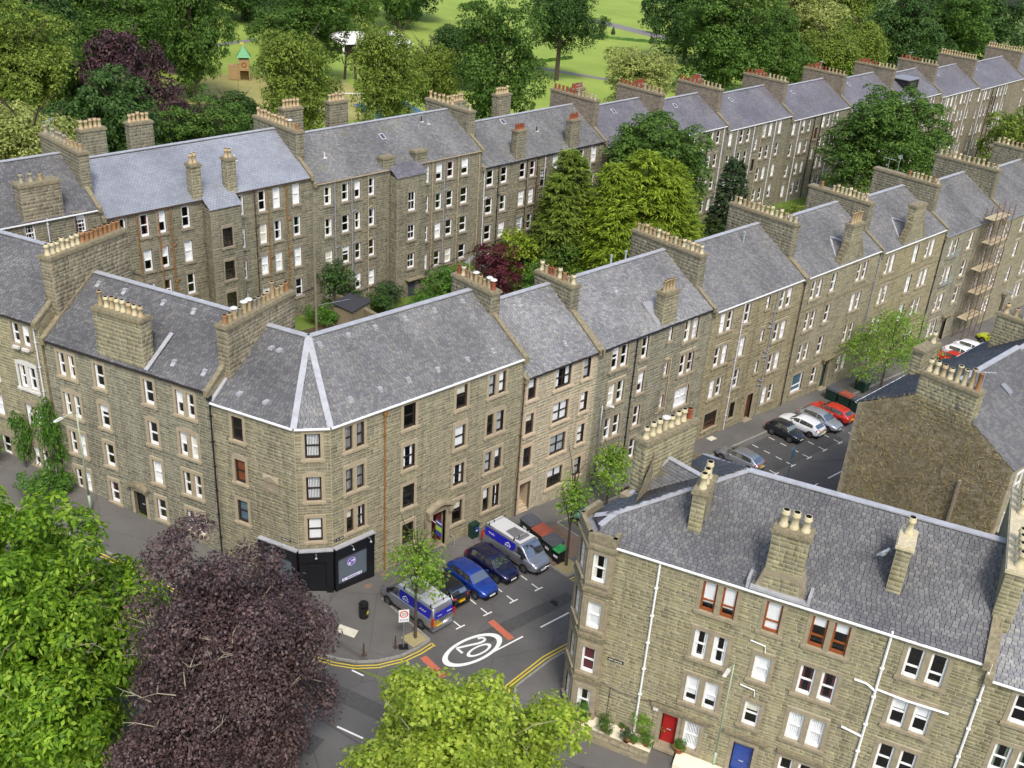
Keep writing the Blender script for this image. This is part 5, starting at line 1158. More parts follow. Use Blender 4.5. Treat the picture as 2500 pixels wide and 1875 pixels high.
# 20 roundel on the carriageway
def ring(cx, cy, ax, ay, tx, ty, n=40):
    out = []
    for k in range(n):
        a, c = 6.2832 * k / n, 6.2832 * (k + 1) / n
        out.append([(cx + ax * math.cos(a), cy + ay * math.sin(a)), (cx + ax * math.cos(c), cy + ay * math.sin(c)), (cx + (ax - tx) * math.cos(c), cy + (ay - ty) * math.sin(c)), (cx + (ax - tx) * math.cos(a), cy + (ay - ty) * math.sin(a))])
    return out
RP = ring(-.35, -10.0, 2.35, 1.08, .42, .2)
dig = lambda pts, w: [bar(*p, *q, w) for p, q in zip(pts[:-1], pts[1:])]
RP += dig([(.62, -9.38), (.9, -9.45), (1.02, -9.6), (.92, -9.74), (.68, -9.8), (.3, -9.74), (-.35, -9.52), (-1.1, -9.3), (-1.1, -9.88)], .17)
RP += ring(-.05, -10.28, 1.0, .38, .26, .13, 26)
paint('speed_roundel', RP, .0122, 'paint_white')
paint('red_strip', [bar(2.5, -8.5, 2.4, -10.7, .5), bar(-3.35, -8.7, -3.45, -10.9, .5)], .0115, 'paint_red')
YL = []
for dd in (.25, .5):
    ps = [(-2.1, -7.75 - dd), (-3.2, -7.9 - dd), (-4.45, -7.88 - dd), (-6.0 - dd * .4, -7.44 - dd * .9), (-7.1 - dd * .6, -6.75 - dd * .75), (-7.95 - dd * .8, -5.75 - dd * .55), (-8.5 - dd * .9, -4.7 - dd * .4), offL(6, 4.4 + dd), offL(20, 4.4 + dd)]
    YL += [bar(*a, *c, .1) for a, c in zip(ps[:-1], ps[1:])]
    YL.append(bar(10.25, -8.03 - dd, 14.5, -8.03 - dd, .1)); YL.append(bar(2.9, -13.65 + dd, 30, -13.65 + dd, .1)); ps = [(-2.65 - dd, -19.5), (-2.42 - dd, -15.9), (-.6 - dd * .6, -14.1 + dd * .7), (2.9, -13.65 + dd)]; YL += [bar(*a, *c, .1) for a, c in zip(ps[:-1], ps[1:])]
YL.append(bar(-2.1, -7.95, -2.1, -8.35, .1))
paint('yellow_lines', YL, .0125, 'paint_yellow')
# pale utility slabs and tree pits
for c, nm in ([(-5.81, -3.22), (-5.24, -4.42), (-5.87, -4.83), (-6.48, -3.54)], 'pavement_slab'), ([(-2.3, -.75), (-1.7, -.75), (-1.7, -1.15), (-2.3, -1.15)], 'inspection_cover'), ([(-.6, -.3), (0, -.3), (0, -.7), (-.6, -.7)], 'inspection_cover'), ([(36.2, -.3), (37.1, -.3), (37.1, -.9), (36.2, -.9)], 'pavement_slab'):
    drape(nm, c, .118, 'slab_pale' if len(nm) == 13 else 'brick_paving', .03)
for c in ([(-2.15, -6.5), (-2.15, -7.66), (-3.4, -7.75), (-3.45, -6.5)], [(10.3, -6.6), (11.9, -6.6), (11.9, -7.9), (10.3, -7.9)]): drape('tree_pit', c, .122, 'gravel_pit')
drape('forecourt', [(10, -17), (30.9, -16.4), (30.9, -30), (20, -45), (15, -40)], .02, 'asphalt_side')
# back gardens
drape('garden_lawn', [(-2, 11.6), (130, 11.8), (130, 41), (-1, 36)], .0, 'grass_garden')
drape('garden_path', [(6, 30.5), (60, 33.8), (60, 35.6), (6, 33.5)], .012, 'soil')
# park
drape('park_lawn', [(-120, 52), (420, 68), (420, 420), (-120, 420)], .0, 'grass_park')
drape('play_bark', [(40, 105), (82, 108), (92, 140), (70, 150), (52, 140)], .02, 'grass_dry')
drape('park_path', [(150, 143), (158, 126), (161, 127.5), (153, 144)], .03, 'asphalt_path'); drape('park_path', [(242, 221), (237, 166), (246, 163), (250, 217)], .03, 'asphalt_path')
drape('park_path', [(60, 168), (100, 186), (101, 189), (60, 171.5)], .03, 'asphalt_path'); drape('park_path', [(64, 192), (104, 214), (104, 219), (62, 197)], .03, 'asphalt_path')
drape('play_surface', [(76, 104), (88, 103), (92, 118), (80, 119)], .03, 'curtain_teal')
# ------------------------------------------------------------------ vehicles
def lerp_tab(tab, x):
    for (a, *va), (b, *vb) in zip(tab[:-1], tab[1:]):
        if x <= b: t = (x - a) / (b - a) if b > a else 0; t = max(0, min(1, t)); return [p + (q - p) * t for p, q in zip(va, vb)]
    return list(tab[-1][1:])
def smooth_tab(tab, n):
    xs = np.array([t[0] for t in tab]); ys = np.array([t[1:] for t in tab]); out = []
    for x in np.linspace(xs[0], xs[-1], n): out.append((x,) + tuple(np.interp(x, xs, ys[:, k]) for k in range(ys.shape[1])))
    return out
def car_meshes(kind, paint_):
    """front points to +x. station table: x, sill z, shoulder z, half width"""
    if kind == 'van':
        L_, W_, H_ = 5.3, 1.0, 2.0
        low = [(-2.65, .45, 1.15, .93), (-2.6, .32, 1.18, .98), (-2.0, .3, 1.18, 1.0), (1.2, .3, 1.18, 1.0), (1.75, .3, 1.16, .99), (2.25, .3, 1.05, .94), (2.5, .34, .92, .86), (2.65, .42, .72, .7)]
        cab = [(-2.62, 1.12, 1.12), (-2.58, 1.12, 1.78), (-2.5, 1.12, 1.95), (-1.5, 1.12, 2.0), (.5, 1.12, 2.0), (.95, 1.12, 1.95), (1.2, 1.12, 1.84), (1.85, 1.1, 1.2), (1.95, 1.08, 1.1)]
        wb = (-1.6, 1.62); wr = .34; ws = (1.02, 1.86); rw = None; roofw = .84
    else:
        L_, W_, H_ = {'hatch': (4.25, .89, 1.46), 'small': (3.6, .82, 1.47), 'long': (4.4, .9, 1.42)}[kind]; h = L_ / 2
        low = [(-h, .42, .82, .72), (-h + .08, .3, .92, .8), (-h + .45, .24, .98, W_ - .02), (-.6, .22, .96, W_), (.5, .22, .94, W_), (h - 1.15, .22, .92, W_ - .01), (h - .55, .24, .84, W_ - .05), (h - .18, .28, .72, W_ - .16), (h, .38, .6, W_ - .34)]
        r0 = -h + (.62 if kind != 'long' else .75)
        cab = [(-h + .12, .9, .92), (r0 - .18, .92, H_ - .22), (r0 + .1, .92, H_ - .07), (-.5, .92, H_), (.05, .92, H_ - .005), (.42, .92, H_ - .08), (h - 1.12, .9, .95), (h - .98, .88, .9)]
        wb = (-h + .82, h - .85); wr = .315; ws = (.42, h - 1.1); rw = (-h + .16, r0 - .1); roofw = W_ - .24
    S = smooth_tab(low, 34); b = B(); rings = []
    for x, z0, z1, w in S:
        d = z1 - z0
        half = [(w * .78, z0), (w * .96, z0 + .1), (w, z0 + d * .35), (w * 1.0, z0 + d * .62), (w * .975, z0 + d * .86), (w * .93, z1 - .015), (w * .82, z1 + .02), (w * .45, z1 + .045)]
        rings.append([(x, -y, z) for y, z in half] + [(x, y, z) for y, z in half[::-1]])
    n = len(rings[0]); V = [p for r_ in rings for p in r_]; Fq = []
    for i in range(len(rings) - 1):
        for k in range(n): Fq.append((i * n + k, i * n + (k + 1) % n, (i + 1) * n + (k + 1) % n, (i + 1) * n + k))
    Fq += [tuple(range(n)), tuple(range((len(rings) - 1) * n + n - 1, (len(rings) - 1) * n - 1, -1))]
    b.add(V, Fq)
    C = smooth_tab(cab, 30); rings = []
    def beltw(x): return lerp_tab(low, x)[2] * .925
    for x, z0, z1 in C:
        w = beltw(x); t = min(1, max(0, (z1 - z0) / (H_ - 1.0))); wt = w + (roofw - w) * t; h = z1 - z0
        half = [(w, z0 - .06), (w + (wt - w) * .5, z0 + h * .5), (wt, z1 - .06 * t), (wt - .06, z1 - .012 * t), (wt * .55, z1 + .018 * t)]
        rings.append([(x, -y, z) for y, z in half] + [(x, y, z) for y, z in half[::-1]])
    n = len(rings[0]); V = [p for r_ in rings for p in r_]; Fq = []
    for i in range(len(rings) - 1):
        for k in range(n - 1): Fq.append((i * n + k, i * n + k + 1, (i + 1) * n + k + 1, (i + 1) * n + k))
    b.add(V, Fq)
    body = b.mesh('body', [paint_], True)
    # glass panels sit a few millimetres proud of the cabin
    def cabsec(x):
        z0, z1 = lerp_tab(cab, x); w = beltw(x); t = min(1, max(0, (z1 - z0) / (H_ - 1.0))); return z0, z1, w, w + (roofw - w) * t
    def across(xa, xb, m=8, ins=.1):
        g = B(); pts = []
        for i in range(m + 1):
            x = xa + (xb - xa) * i / m; z0, z1, w, wt = cabsec(x)
            pts.append([(x + .01 * (1 if xb > 0 else -1), s * max(.05, (wt - ins)), z1 + .012 + .012 * (1 - abs(s))) for s in (-1, -.5, 0, .5, 1)])
        V = [p for r_ in pts for p in r_]; g.add(V, [(i * 5 + k, i * 5 + k + 1, (i + 1) * 5 + k + 1, (i + 1) * 5 + k) for i in range(m) for k in range(4)]); return g
    out = [('windscreen', across(ws[0] + .04, ws[1] - .05, ins=.07), 'car_glass')]
    if rw: out.append(('rear_window', across(rw[1] - .02, rw[0] + .1, ins=.12), 'car_glass'))
    def sidewin(xa, xb, s, lo=.12, hi=.86):
        g = B(); m = 8; V = []
        for i in range(m + 1):
            x = xa + (xb - xa) * i / m; z0, z1, w, wt = cabsec(x); h = max(.06, z1 - z0)
            for t in (lo, hi):
                tt = t; y = (w + (wt - w) * tt) + .014; V.append((x, s * y, z0 + h * tt))
        g.add(V, [(2 * i, 2 * i + 2, 2 * i + 3, 2 * i + 1) for i in range(m)]); return g
    for s in (-1, 1):
        if kind == 'van': out.append(('side_window', sidewin(.78, 1.62, s, .1, .8), 'car_glass'))
        else:
            hh = L_ / 2
            out.append(('side_window', sidewin(-.02, hh - 1.3, s), 'car_glass')); out.append(('side_window', sidewin(-hh + .75, -.1, s), 'car_glass'))
        x = L_ / 2 - (.5 if kind != 'van' else .42); _, _, zz, ww = 0, *lerp_tab(low, x)
        g = B(); g.hull([(x - .15, s * (ww + .005), zz - .2), (x + .28, s * (ww - .2), zz - .26), (x + .26, s * (ww - .24), zz - .14), (x - .2, s * (ww - .03), zz - .05)], [(x - .15, s * (ww - .1), zz - .2), (x + .2, s * (ww - .3), zz - .26), (x + .18, s * (ww - .34), zz - .12), (x - .2, s * (ww - .14), zz - .0)]); out.append(('headlight', g, 'lamp_clear'))
        xr = -L_ / 2; g = B()
        if kind == 'van': g.box(xr - .02, xr + .1, s * .97 - .06, s * .97 + .05, .75, 1.35)
        else: g.hull([(xr + .02, s * .5, .78), (xr + .28, s * (W_ - .01), .74), (xr + .26, s * (W_ - .0), .94), (xr + .02, s * .5, .92)], [(xr + .12, s * .5, .78), (xr + .3, s * (W_ - .1), .74), (xr + .3, s * (W_ - .1), .98), (xr + .12, s * .5, .98)])
        out.append(('tail_light', g, 'lamp_red'))
        xm = (ws[1] - .55) if kind != 'van' else 1.5; _, _, wm, _ = cabsec(xm); g = B(); g.box(xm - .1, xm + .1, s * (wm + .05), s * (wm + .27), .95 if kind != 'van' else 1.2, 1.1 if kind != 'van' else 1.48); g.box(xm - .03, xm + .03, s * (wm - .05), s * (wm + .05), .97 if kind != 'van' else 1.25, 1.02 if kind != 'van' else 1.3); out.append(('wing_mirror', g, paint_ if kind != 'van' else 'trim_black'))
    g = B(); xf = L_ / 2; g.box(xf - .12, xf + .006, -.42, .42, .34, .52); g.box(xf - .3, xf - .02, -.6, .6, .22, .33); out.append(('grille', g, 'trim_black'))
    g = B(); g.box(xf - .05, xf + .02, -.26, .26, .4, .51); out.append(('number_plate', g, 'plate_white')); g = B(); g.box(-xf - .025, -xf + .1, -.26 + (.35 if kind == 'van' else 0), .26 + (.35 if kind == 'van' else 0), .6, .72); out.append(('number_plate', g, 'plate_yellow'))
    g = B(); g.box(-xf - .03 if kind == 'van' else -xf + .02, -xf + .3, -W_ * .88, W_ * .88, .28, .45); out.append(('bumper', g, 'trim_black' if kind != 'van' else 'metal_grey'))
    wheels = [(x, s, wr) for x in wb for s in (-1, 1)]
    return body, [(n_, g_.mesh(n_, [m_]), ) for n_, g_, m_ in out], wheels, W_
_wm = {}
def wheel_mesh(r):
    if r in _wm: return _wm[r]
    b = B(); b.lathe([(r * .66, -.1), (r * .97, -.105), (r, -.08), (r, .08), (r * .97, .105), (r * .66, .1)], 22, m=0, axis='y')
    t = b.mesh('tyre', ['tyre'], True); c = B()
    c.lathe([(r * .001, -.06), (r * .62, -.06)], 20, m=1, axis='y'); c.lathe([(r * .6, -.1), (r * .68, -.098)], 20, m=0, axis='y'); c.lathe([(.001, -.1), (r * .15, -.098), (r * .15, -.06)], 10, m=0, axis='y')
    for k in range(5):
        a = 6.2832 * k / 5; 
        for d in (-.12, .12): c.add([(r * .12 * math.cos(a + d), -.09, r * .12 * math.sin(a + d)), (r * .12 * math.cos(a + d + .5), -.09, r * .12 * math.sin(a + d + .5)), (r * .62 * math.cos(a + d + .12), -.092, r * .62 * math.sin(a + d + .12)), (r * .62 * math.cos(a + d - .06), -.092, r * .62 * math.sin(a + d - .06))], [(0, 1, 2, 3)], 0)
    _wm[r] = (t, c.mesh('rim', ['alloy', 'trim_black'])); return _wm[r]
_carc = {}
def vehicle(name, label, kind, paint_, x, y, heading, cat='car', group='vehicles parked in the street bays', deco=None):
    k = (kind, paint_)
    if k not in _carc: _carc[k] = car_meshes(kind, paint_)
    body, parts, wheels, W_ = _carc[k]
    z = gz(x, y); root = empty(name, (x, y, z), R(heading), label, cat, group)
    c, s = math.cos(R(heading)), math.sin(R(heading)); pitch = -(gz(x + c, y + s) - z); rollv = (gz(x - s, y + c) - z)
    root.rotation_euler = (math.atan(rollv), math.atan(pitch), R(heading))
    bo = obj('body', body, root)
    for p in parts: obj(p[0], p[1], root)
    for wx, sd, wr in wheels:
        t, rm = wheel_mesh(wr); o = obj('wheel', t, root, (wx, sd * (W_ - .09), wr), 0 if sd < 0 else math.pi); q = obj('rim', rm, o)
        a = B(); a.lathe([(.001, 0), (wr * 1.16, 0)], 20, (wx, sd * (W_ + .006), wr + .02), 0, 'y')
        ar = a.build('wheel_arch', ['trim_black'], root)
        if sd > 0:
            for pl in ar.data.polygons: pl.flip()
    for q in root.children:
        if q.name.startswith('wheel') and not q.name.startswith('wheel_arch'): q.location.y += .03 * (1 if q.location.y > 0 else -1)
    if deco: deco(root)
    return root
def carpaint(n, h, metal=.3): return plain(n, h, .3, metal, var=.02, coat=1.0)
carpaint('car_silver', '9a9ca2', .7); carpaint('car_blue', '1c3f96', .5); carpaint('car_navy', '161a40', .5); carpaint('car_black', '101216', .3); carpaint('car_white', 'dfe0e2', 0); carpaint('car_red', 'c02a1c', .1); carpaint('car_grey', '9b9ea6', .7); carpaint('car_charcoal', '20242c', .4); carpaint('car_yellow', 'b4bc24', .1); carpaint('car_lightblue', '6fa6c8', .2); carpaint('car_palegrey', 'b2b5bc', .6)
carpaint('van_roof', 'd6d6d8', .2)
def vandeco(root):
    for s in (-1, 1):
        b = B(); y = s * .995; b.add([(-2.35, y, 1.24), (.45, y, 1.24), (.62, s * .95, 1.62), (.55, s * .91, 1.86), (-2.4, s * .91, 1.86)], [(0, 1, 2, 3, 4)]); 
        for p in range(len(b.v)): b.v[p] = (b.v[p][0], b.v[p][1] + s * .012, b.v[p][2])
        lx_ = [(-.35, 1.42), (-.2, 1.42), (-.05, 1.42), (.1, 1.42), (-.35, 1.34), (-.15, 1.34), (.05, 1.34), (-2.0, 1.6), (-1.8, 1.6), (-1.6, 1.6), (-1.9, 1.52), (-1.7, 1.52), (-1.5, 1.52)]
        for xx, zz in lx_: b.add([(xx, y + s * .02, zz), (xx + .11, y + s * .02, zz), (xx + .11, y + s * .018, zz + .055), (xx, y + s * .018, zz + .055)], [(0, 1, 2, 3)], 1)
        b.add([(-.32, y + s * .012, 1.55), (-.05, s * .95 + s * .035, 1.72), (.22, y + s * .012, 1.52), (.16, y + s * .012, 1.5), (-.05, s * .96 + s * .03, 1.64), (-.27, y + s * .012, 1.52)], [(0, 1, 4, 5), (1, 2, 3, 4)], 1)
        obj('side_panel', b.mesh('side_panel', ['decal_blue', 'logo_white']), root)
    b = B(); b.add([(-2.655, -.8, 1.2), (-2.655, .8, 1.2), (-2.6, .78, 1.72), (-2.6, -.78, 1.72)], [(0, 1, 2, 3)]); b.v = [(x - .02, y, z) for x, y, z in b.v]
    for yy in (-.55, -.4, -.25): b.add([(-2.68, yy, 1.4), (-2.68, yy - .12, 1.4), (-2.675, yy - .12, 1.47), (-2.675, yy, 1.47)], [(0, 1, 2, 3)], 1)
    for yy in (.6, .48, .36): b.add([(-2.68, yy, 1.42), (-2.68, yy - .1, 1.42), (-2.677, yy - .1, 1.46), (-2.677, yy, 1.46)], [(0, 1, 2, 3)], 1)
    obj('rear_panel', b.mesh('rear_panel', ['decal_blue', 'logo_white']), root)
    b = B(); b.add([(-2.45, -.8, 2.03), (.9, -.8, 2.0), (.9, .8, 2.0), (-2.45, .8, 2.03)], [(0, 1, 2, 3)]); 
    for x in (-2.2, .3): b.tube([(x, -.85, 2.12), (x, .85, 2.12)], .03, 6, 1); [b.box(x - .04, x + .04, yy - .03, yy + .03, 1.95, 2.2, 2) for yy in (-.82, .82, -.3)]
    obj('roof_rack', b.mesh('roof_rack', ['van_roof', 'metal_galv', 'trim_black']), root)
vehicle('van', 'silver van with blue panels and roof bars, parked tail out beside the sign post', 'van', 'car_silver', -.95, -4.75, 95, 'van', deco=vandeco)
vehicle('van', 'silver van with blue side panel facing the road beside the wheeled bins', 'van', 'car_silver', 8.85, -4.1, -86, 'van', deco=vandeco)
vehicle('car', 'black hatchback with yellow rear plate between a van and the blue car', 'hatch', 'car_black', 1.65, -4.25, 93)
vehicle('car', 'bright blue hatchback parked nose out', 'hatch', 'car_blue', 3.95, -4.75, -87)
vehicle('car', 'dark navy hatchback between the bright blue car and a van', 'hatch', 'car_navy', 6.35, -4.25, -86)
vehicle('car', 'silver hatchback parked alone, tail towards the road', 'long', 'car_grey', 35.2, -4.75, 96)
vehicle('car', 'small charcoal city car with nose towards the road', 'small', 'car_charcoal', 43.35, -4.05, -88)
vehicle('car', 'white coupe shaped car beside the charcoal city car', 'long', 'car_white', 46.05, -4.1, 93)
vehicle('car', 'pale silver hatchback between the white car and the bright red one', 'long', 'car_palegrey', 48.6, -4.5, -88)
vehicle('car', 'bright red hatchback with dark roof by the row of green bins', 'long', 'car_red', 51.15, -4.2, 93)
vehicle('car', 'red hatchback with white roof stripe next to two white cars', 'hatch', 'car_red', 76.2, -4.25, 92)
vehicle('car', 'white hatchback right beside the red striped car', 'hatch', 'car_white', 78.8, -4.3, -88)
vehicle('car', 'white saloon with long dark side glass nearer the scaffold', 'long', 'car_white', 81.6, -4.3, -88)
vehicle('car', 'lime yellow hatchback beyond the other parked cars', 'hatch', 'car_yellow', 87.4, -4.4, 93)
vehicle('car', 'light blue car behind the slim street tree', 'hatch', 'car_lightblue', 16.7, -5.0, -88)
vehicle('car', 'black car by the bushy street tree, mostly hidden by the corner chimney', 'hatch', 'car_black', 22.4, -4.9, -88)

# ------------------------------------------------------------------ street furniture
def gp(x, y, dz=.11): return (x, y, gz(x, y) + dz)
def wheelie(x, y, rz, label, lid, body='bin_green', w=1.25, d=1.05, h=1.2, group='large bins on wheels by the kerb'):
    t = empty('wheeled_bin', gp(x, y), R(rz), label, 'bin', group)
    b = B(); b.hull([(-w / 2 * .9, -d / 2 * .85, .12), (w / 2 * .9, -d / 2 * .85, .12), (w / 2 * .9, d / 2 * .85, .12), (-w / 2 * .9, d / 2 * .85, .12)], [(-w / 2, -d / 2, h), (w / 2, -d / 2, h), (w / 2, d / 2, h), (-w / 2, d / 2, h)])
    b.box(-w / 2 - .03, w / 2 + .03, -d / 2 - .03, d / 2 + .03, h - .1, h - .02); obj('bin_body', b.mesh('bin_body', [body]), t)
    b = B(); b.hull([(-w / 2 - .04, -d / 2 - .05, h), (w / 2 + .04, -d / 2 - .05, h), (w / 2 + .04, d / 2 + .04, h), (-w / 2 - .04, d / 2 + .04, h)], [(-w / 2 + .05, -d / 2 + .06, h + .14), (w / 2 - .05, -d / 2 + .06, h + .14), (w / 2 - .05, d / 2, h + .2), (-w / 2 + .05, d / 2, h + .2)])
    for k in range(4): b.box(-w / 2 + .12 + k * (w - .3) / 3, -w / 2 + .18 + k * (w - .3) / 3, -d / 2 + .08, d / 2 - .1, h + .12, h + .2)
    obj('lid', b.mesh('lid', [lid]), t)
    b = B(); b.box(-.2, .2, -d / 2 - .02, -d / 2 + .0, h * .5, h * .66); obj('sticker', b.mesh('sticker', ['logo_white']), t)
    for sx in (-1, 1):
        for sy in (-1, 1): q = B(); q.lathe([(.001, -.03), (.09, -.03), (.09, .03), (.001, .03)], 10, (sx * w * .38, sy * d * .36, .09), 0, 'y'); obj('wheel', q.mesh('wheel', ['tyre']), t)
    return t
wheelie(11.75, -2.5, -95, 'dark green bin with grey lid, the one nearest the tenement wall', 'lid_grey'); wheelie(11.55, -3.95, -95, 'dark green bin with a faded red lid beside the van', 'lid_red'); wheelie(11.3, -5.35, -95, 'dark green bin with grey ribbed lid between red lid and bright green lid', 'lid_grey')
wheelie(11.0, -6.35, -90, 'narrow black wheelie bin with a bright green lid by the tree pit', 'lid_green', 'black_plastic', .62, .75, 1.1)
for k, (l, nm) in enumerate((('lid_grey', 'dark green black lidded bin at the wall end of the red car row'), ('lid_red', 'dark green bin with brown lid in the middle of the row beside the red car'), ('lid_grey', 'dark green black lidded bin at the road end of the red car row'))): wheelie(54.6, -2.2 - 1.45 * k, 90, nm, l)
wheelie(59.6, -2.6, 90, 'dark green bin standing under the leafy tree down the street', 'lid_grey')
def litter_bin(x, y, label, mat, w=.5):
    t = empty('litter_bin', gp(x, y), R(20), label, 'bin'); b = B(); b.prism([(math.cos(k * .785 + .39) * w * .55, math.sin(k * .785 + .39) * w * .55) for k in range(8)], 0, .85); obj('bin_body', b.mesh('bin_body', [mat]), t)
    b = B(); b.prism([(math.cos(k * .785 + .39) * w * .58, math.sin(k * .785 + .39) * w * .58) for k in range(8)], 1.0, 1.1); b.prism([(math.cos(k * .785 + .39) * w * .45, math.sin(k * .785 + .39) * w * .45) for k in range(8)], 1.1, 1.18)
    for k in (0, 3, 5): b.box(math.cos(k) * w * .45 - .03, math.cos(k) * w * .45 + .03, math.sin(k) * w * .45 - .03, math.sin(k) * w * .45 + .03, .85, 1.0)
    obj('hood', b.mesh('hood', [mat]), t); b = B(); b.box(-.1, .1, -w * .56, -w * .545, .35, .6); obj('sticker', b.mesh('sticker', ['paint_yellow']), t)
litter_bin(-4.15, -3.45, 'black litter bin standing on the corner pavement', 'black_plastic', .58)
t = empty('utility_box', gp(7.9, -.45), 0, 'dark green street cabinet with blue poster against the tenement wall', 'cabinet'); b = B(); b.box(-.32, .32, -.22, .22, 0, 1.15); b.box(-.36, .36, -.26, .26, 1.15, 1.22); obj('cabinet_body', b.mesh('cabinet_body', ['bin_green']), t); b = B(); b.box(-.05, .25, -.232, -.222, .5, .95); b.box(0, .2, -.236, -.23, .6, .7, 1); obj('poster', b.mesh('poster', ['sign_blue', 'logo_white']), t)
for i, (x, y, l) in enumerate(((-7.65, -5.15, 'short steel post nearest the copper leaved tree'), (-6.33, -6.54, 'short steel post between the other two at the corner kerb'), (-4.29, -7.09, 'short steel post next to the speed limit sign'))):
    b = B(); b.lathe([(.05, 0), (.05, .95), (.055, .97), (.001, 1.02)], 10); b.box(-.14, .14, -.14, .14, 0, .03); o = b.build('bollard', ['pipe_brown'], None, gp(x, y)); tag(o, l, 'post', 'short posts at the corner kerb')
t = empty('speed_sign', gp(-3.87, -7.35), R(-30), 'square white speed limit twenty sign on a grey pole', 'sign'); b = B(); b.lathe([(.035, 0), (.035, 3.1), (.001, 3.12)], 8); b.box(-.3, .3, -.25, .25, 0, .04, 1); obj('pole', b.mesh('pole', ['metal_grey', 'trim_black']), t)
b = B(); b.box(-.32, .32, -.07, -.04, 2.1, 3.05, 0); b.lathe([(.2, -.073), (.27, -.073)], 26, (0, 0, 2.72), 1, 'y')
def txt(body, size, mat, parent, loc, rot, ext=.002):
    cu = bpy.data.curves.new('lettering', 'FONT'); cu.body = body; cu.size = size; cu.extrude = ext; cu.align_x = 'CENTER'; cu.align_y = 'CENTER'; tmp = bpy.data.objects.new('lettering', cu); me = tmp.to_mesh().copy(); me.name = 'lettering'; tmp.to_mesh_clear(); bpy.data.objects.remove(tmp)
    me.materials.clear(); me.materials.append(MATS[mat])
    o = bpy.data.objects.new('lettering', me); COL.objects.link(o); o.parent = parent; o.location = loc; o.rotation_euler = rot; return o
p_ = obj('sign_plate', b.mesh('sign_plate', ['paint_white', 'sign_red']), t); txt('20', .3, 'timber_black', p_, (0, -.076, 2.72), (R(90), 0, 0)); txt('ZONE', .19, 'sign_blue', p_, (0, -.076, 2.26), (R(90), 0, 0))
def lamp(x, y, h, rz, label, arm=1.3, mat='metal_green'):
    t = empty('street_lamp', gp(x, y), R(rz), label, 'street lamp'); b = B(); b.tube([(0, 0, 0), (0, 0, 1.3)], .1, 10); b.tube([(0, 0, 1.3), (0, 0, h)], .07, 10, 0, .05); obj('column', b.mesh('column', [mat], True), t)
    b = B(); b.tube([(0, 0, h - .05), (arm * .5, 0, h + .12), (arm, 0, h + .2)], .035, 8); obj('arm', b.mesh('arm', [mat], True), t)
    b = B(); b.hull([(arm - .05, -.12, h + .14), (arm + .65, -.1, h + .2), (arm + .65, .1, h + .2), (arm - .05, .12, h + .14)], [(arm, -.08, h + .28), (arm + .55, -.06, h + .3), (arm + .55, .06, h + .3), (arm, .08, h + .28)]); hd = obj('lamp_head', b.mesh('lamp_head', ['dress_white']), t)
    b = B(); b.box(arm + .1, arm + .55, -.07, .07, h + .12, h + .16); q = obj('lens', b.mesh('lens', ['lamp_clear']), hd)
lamp(-13.75, 16.0, 8.0, 205, 'tall pale green street lamp in front of the eight pot tenement'); lamp(21.05, -.35, 7.6, 80 - 160, 'grey street lamp close against the joint beside the pale pink tenement', .4, 'metal_grey'); lamp(4.12, -25.84, 7.9, 195, 'pale green street lamp before the red door tenement', .9)
b = B(); b.tube([(0, 0, -.3), (0, 0, 13.3)], .14, 9, 0, .09); b.box(-.7, .7, -.05, .05, 12.6, 12.7); b.tube([(0, 0, 12.4), (8.0, 6.5, 9.0)], .012, 4, 1); b.tube([(0, 0, 3.2), (6.0, 2.0, 1.8)], .012, 4, 1); o = b.build('telegraph_pole', ['pole_wood', 'pipe_white'], None, gp(15.6, 32.3, 0)); tag(o, 'weathered wooden telegraph pole standing in the back garden', 'pole')
b = B(); b.lathe([(.05, 0), (.05, 3.0)], 8); b.hull([(-.12, -.1, 2.3), (.12, -.1, 2.3), (.12, .1, 2.3), (-.12, .1, 2.3)], [(-.14, -.12, 3.0), (.14, -.12, 3.0), (.14, .02, 3.3), (-.14, .02, 3.3)]); o = b.build('parking_meter', ['curtain_teal'], None, gp(36.7, -8.9, 0)); tag(o, 'slim blue grey parking post at the edge of the bays', 'post')
# red hanging flower bag by entrance, scaffold
t = empty('scaffold', gp(84.2, -.1), 0, 'rusty tube scaffold tower with pale plank decks', 'scaffold')
H4 = 14.6; z0 = 0; b = B()
X4 = [0, 1.5, 3.0, 4.6]; Y4 = [-.35, -1.6]
for x in X4:
    for y in Y4: b.tube([(x, y, gz(84.2 + x, 0) - gz(84.2, 0)), (x, y, H4 + 1.6)], .05, 5)
obj('standards', b.mesh('standards', ['scaffold']), t); b = B()
for k in range(5):
    z = 2.6 + 3.1 * k
    for y in Y4:
        for dz in (0, .5, 1.0): b.tube([(-.3, y, z + dz), (4.9, y, z + dz)], .03, 5)
    for x in X4: b.tube([(x, -.1, z), (x, -1.8, z)], .03, 5)
    b.tube([(0, -1.62, z - 2.4), (3.0, -1.62, z)], .035, 5); b.tube([(4.6, -1.62, z - 2.4), (1.5, -1.62, z)], .035, 5); b.tube([(0, -.35, z - 2.6), (0, -1.6, z)], .03, 5); b.tube([(-.3, -1.6, z + 1.5), (4.9, -1.6, z + 1.5)], .03, 5)
obj('ledgers', b.mesh('ledgers', ['scaffold']), t)
for k in range(5):
    z = 2.66 + 3.1 * k
    for j in range(5):
        q = B(); q.box(-.2 + .9 * (k % 2), 3.9 + .9 * (k % 2), -1.58 + j * .245, -1.58 + j * .245 + .225, z, z + .05); obj('plank', q.mesh('plank', ['plank']), t)
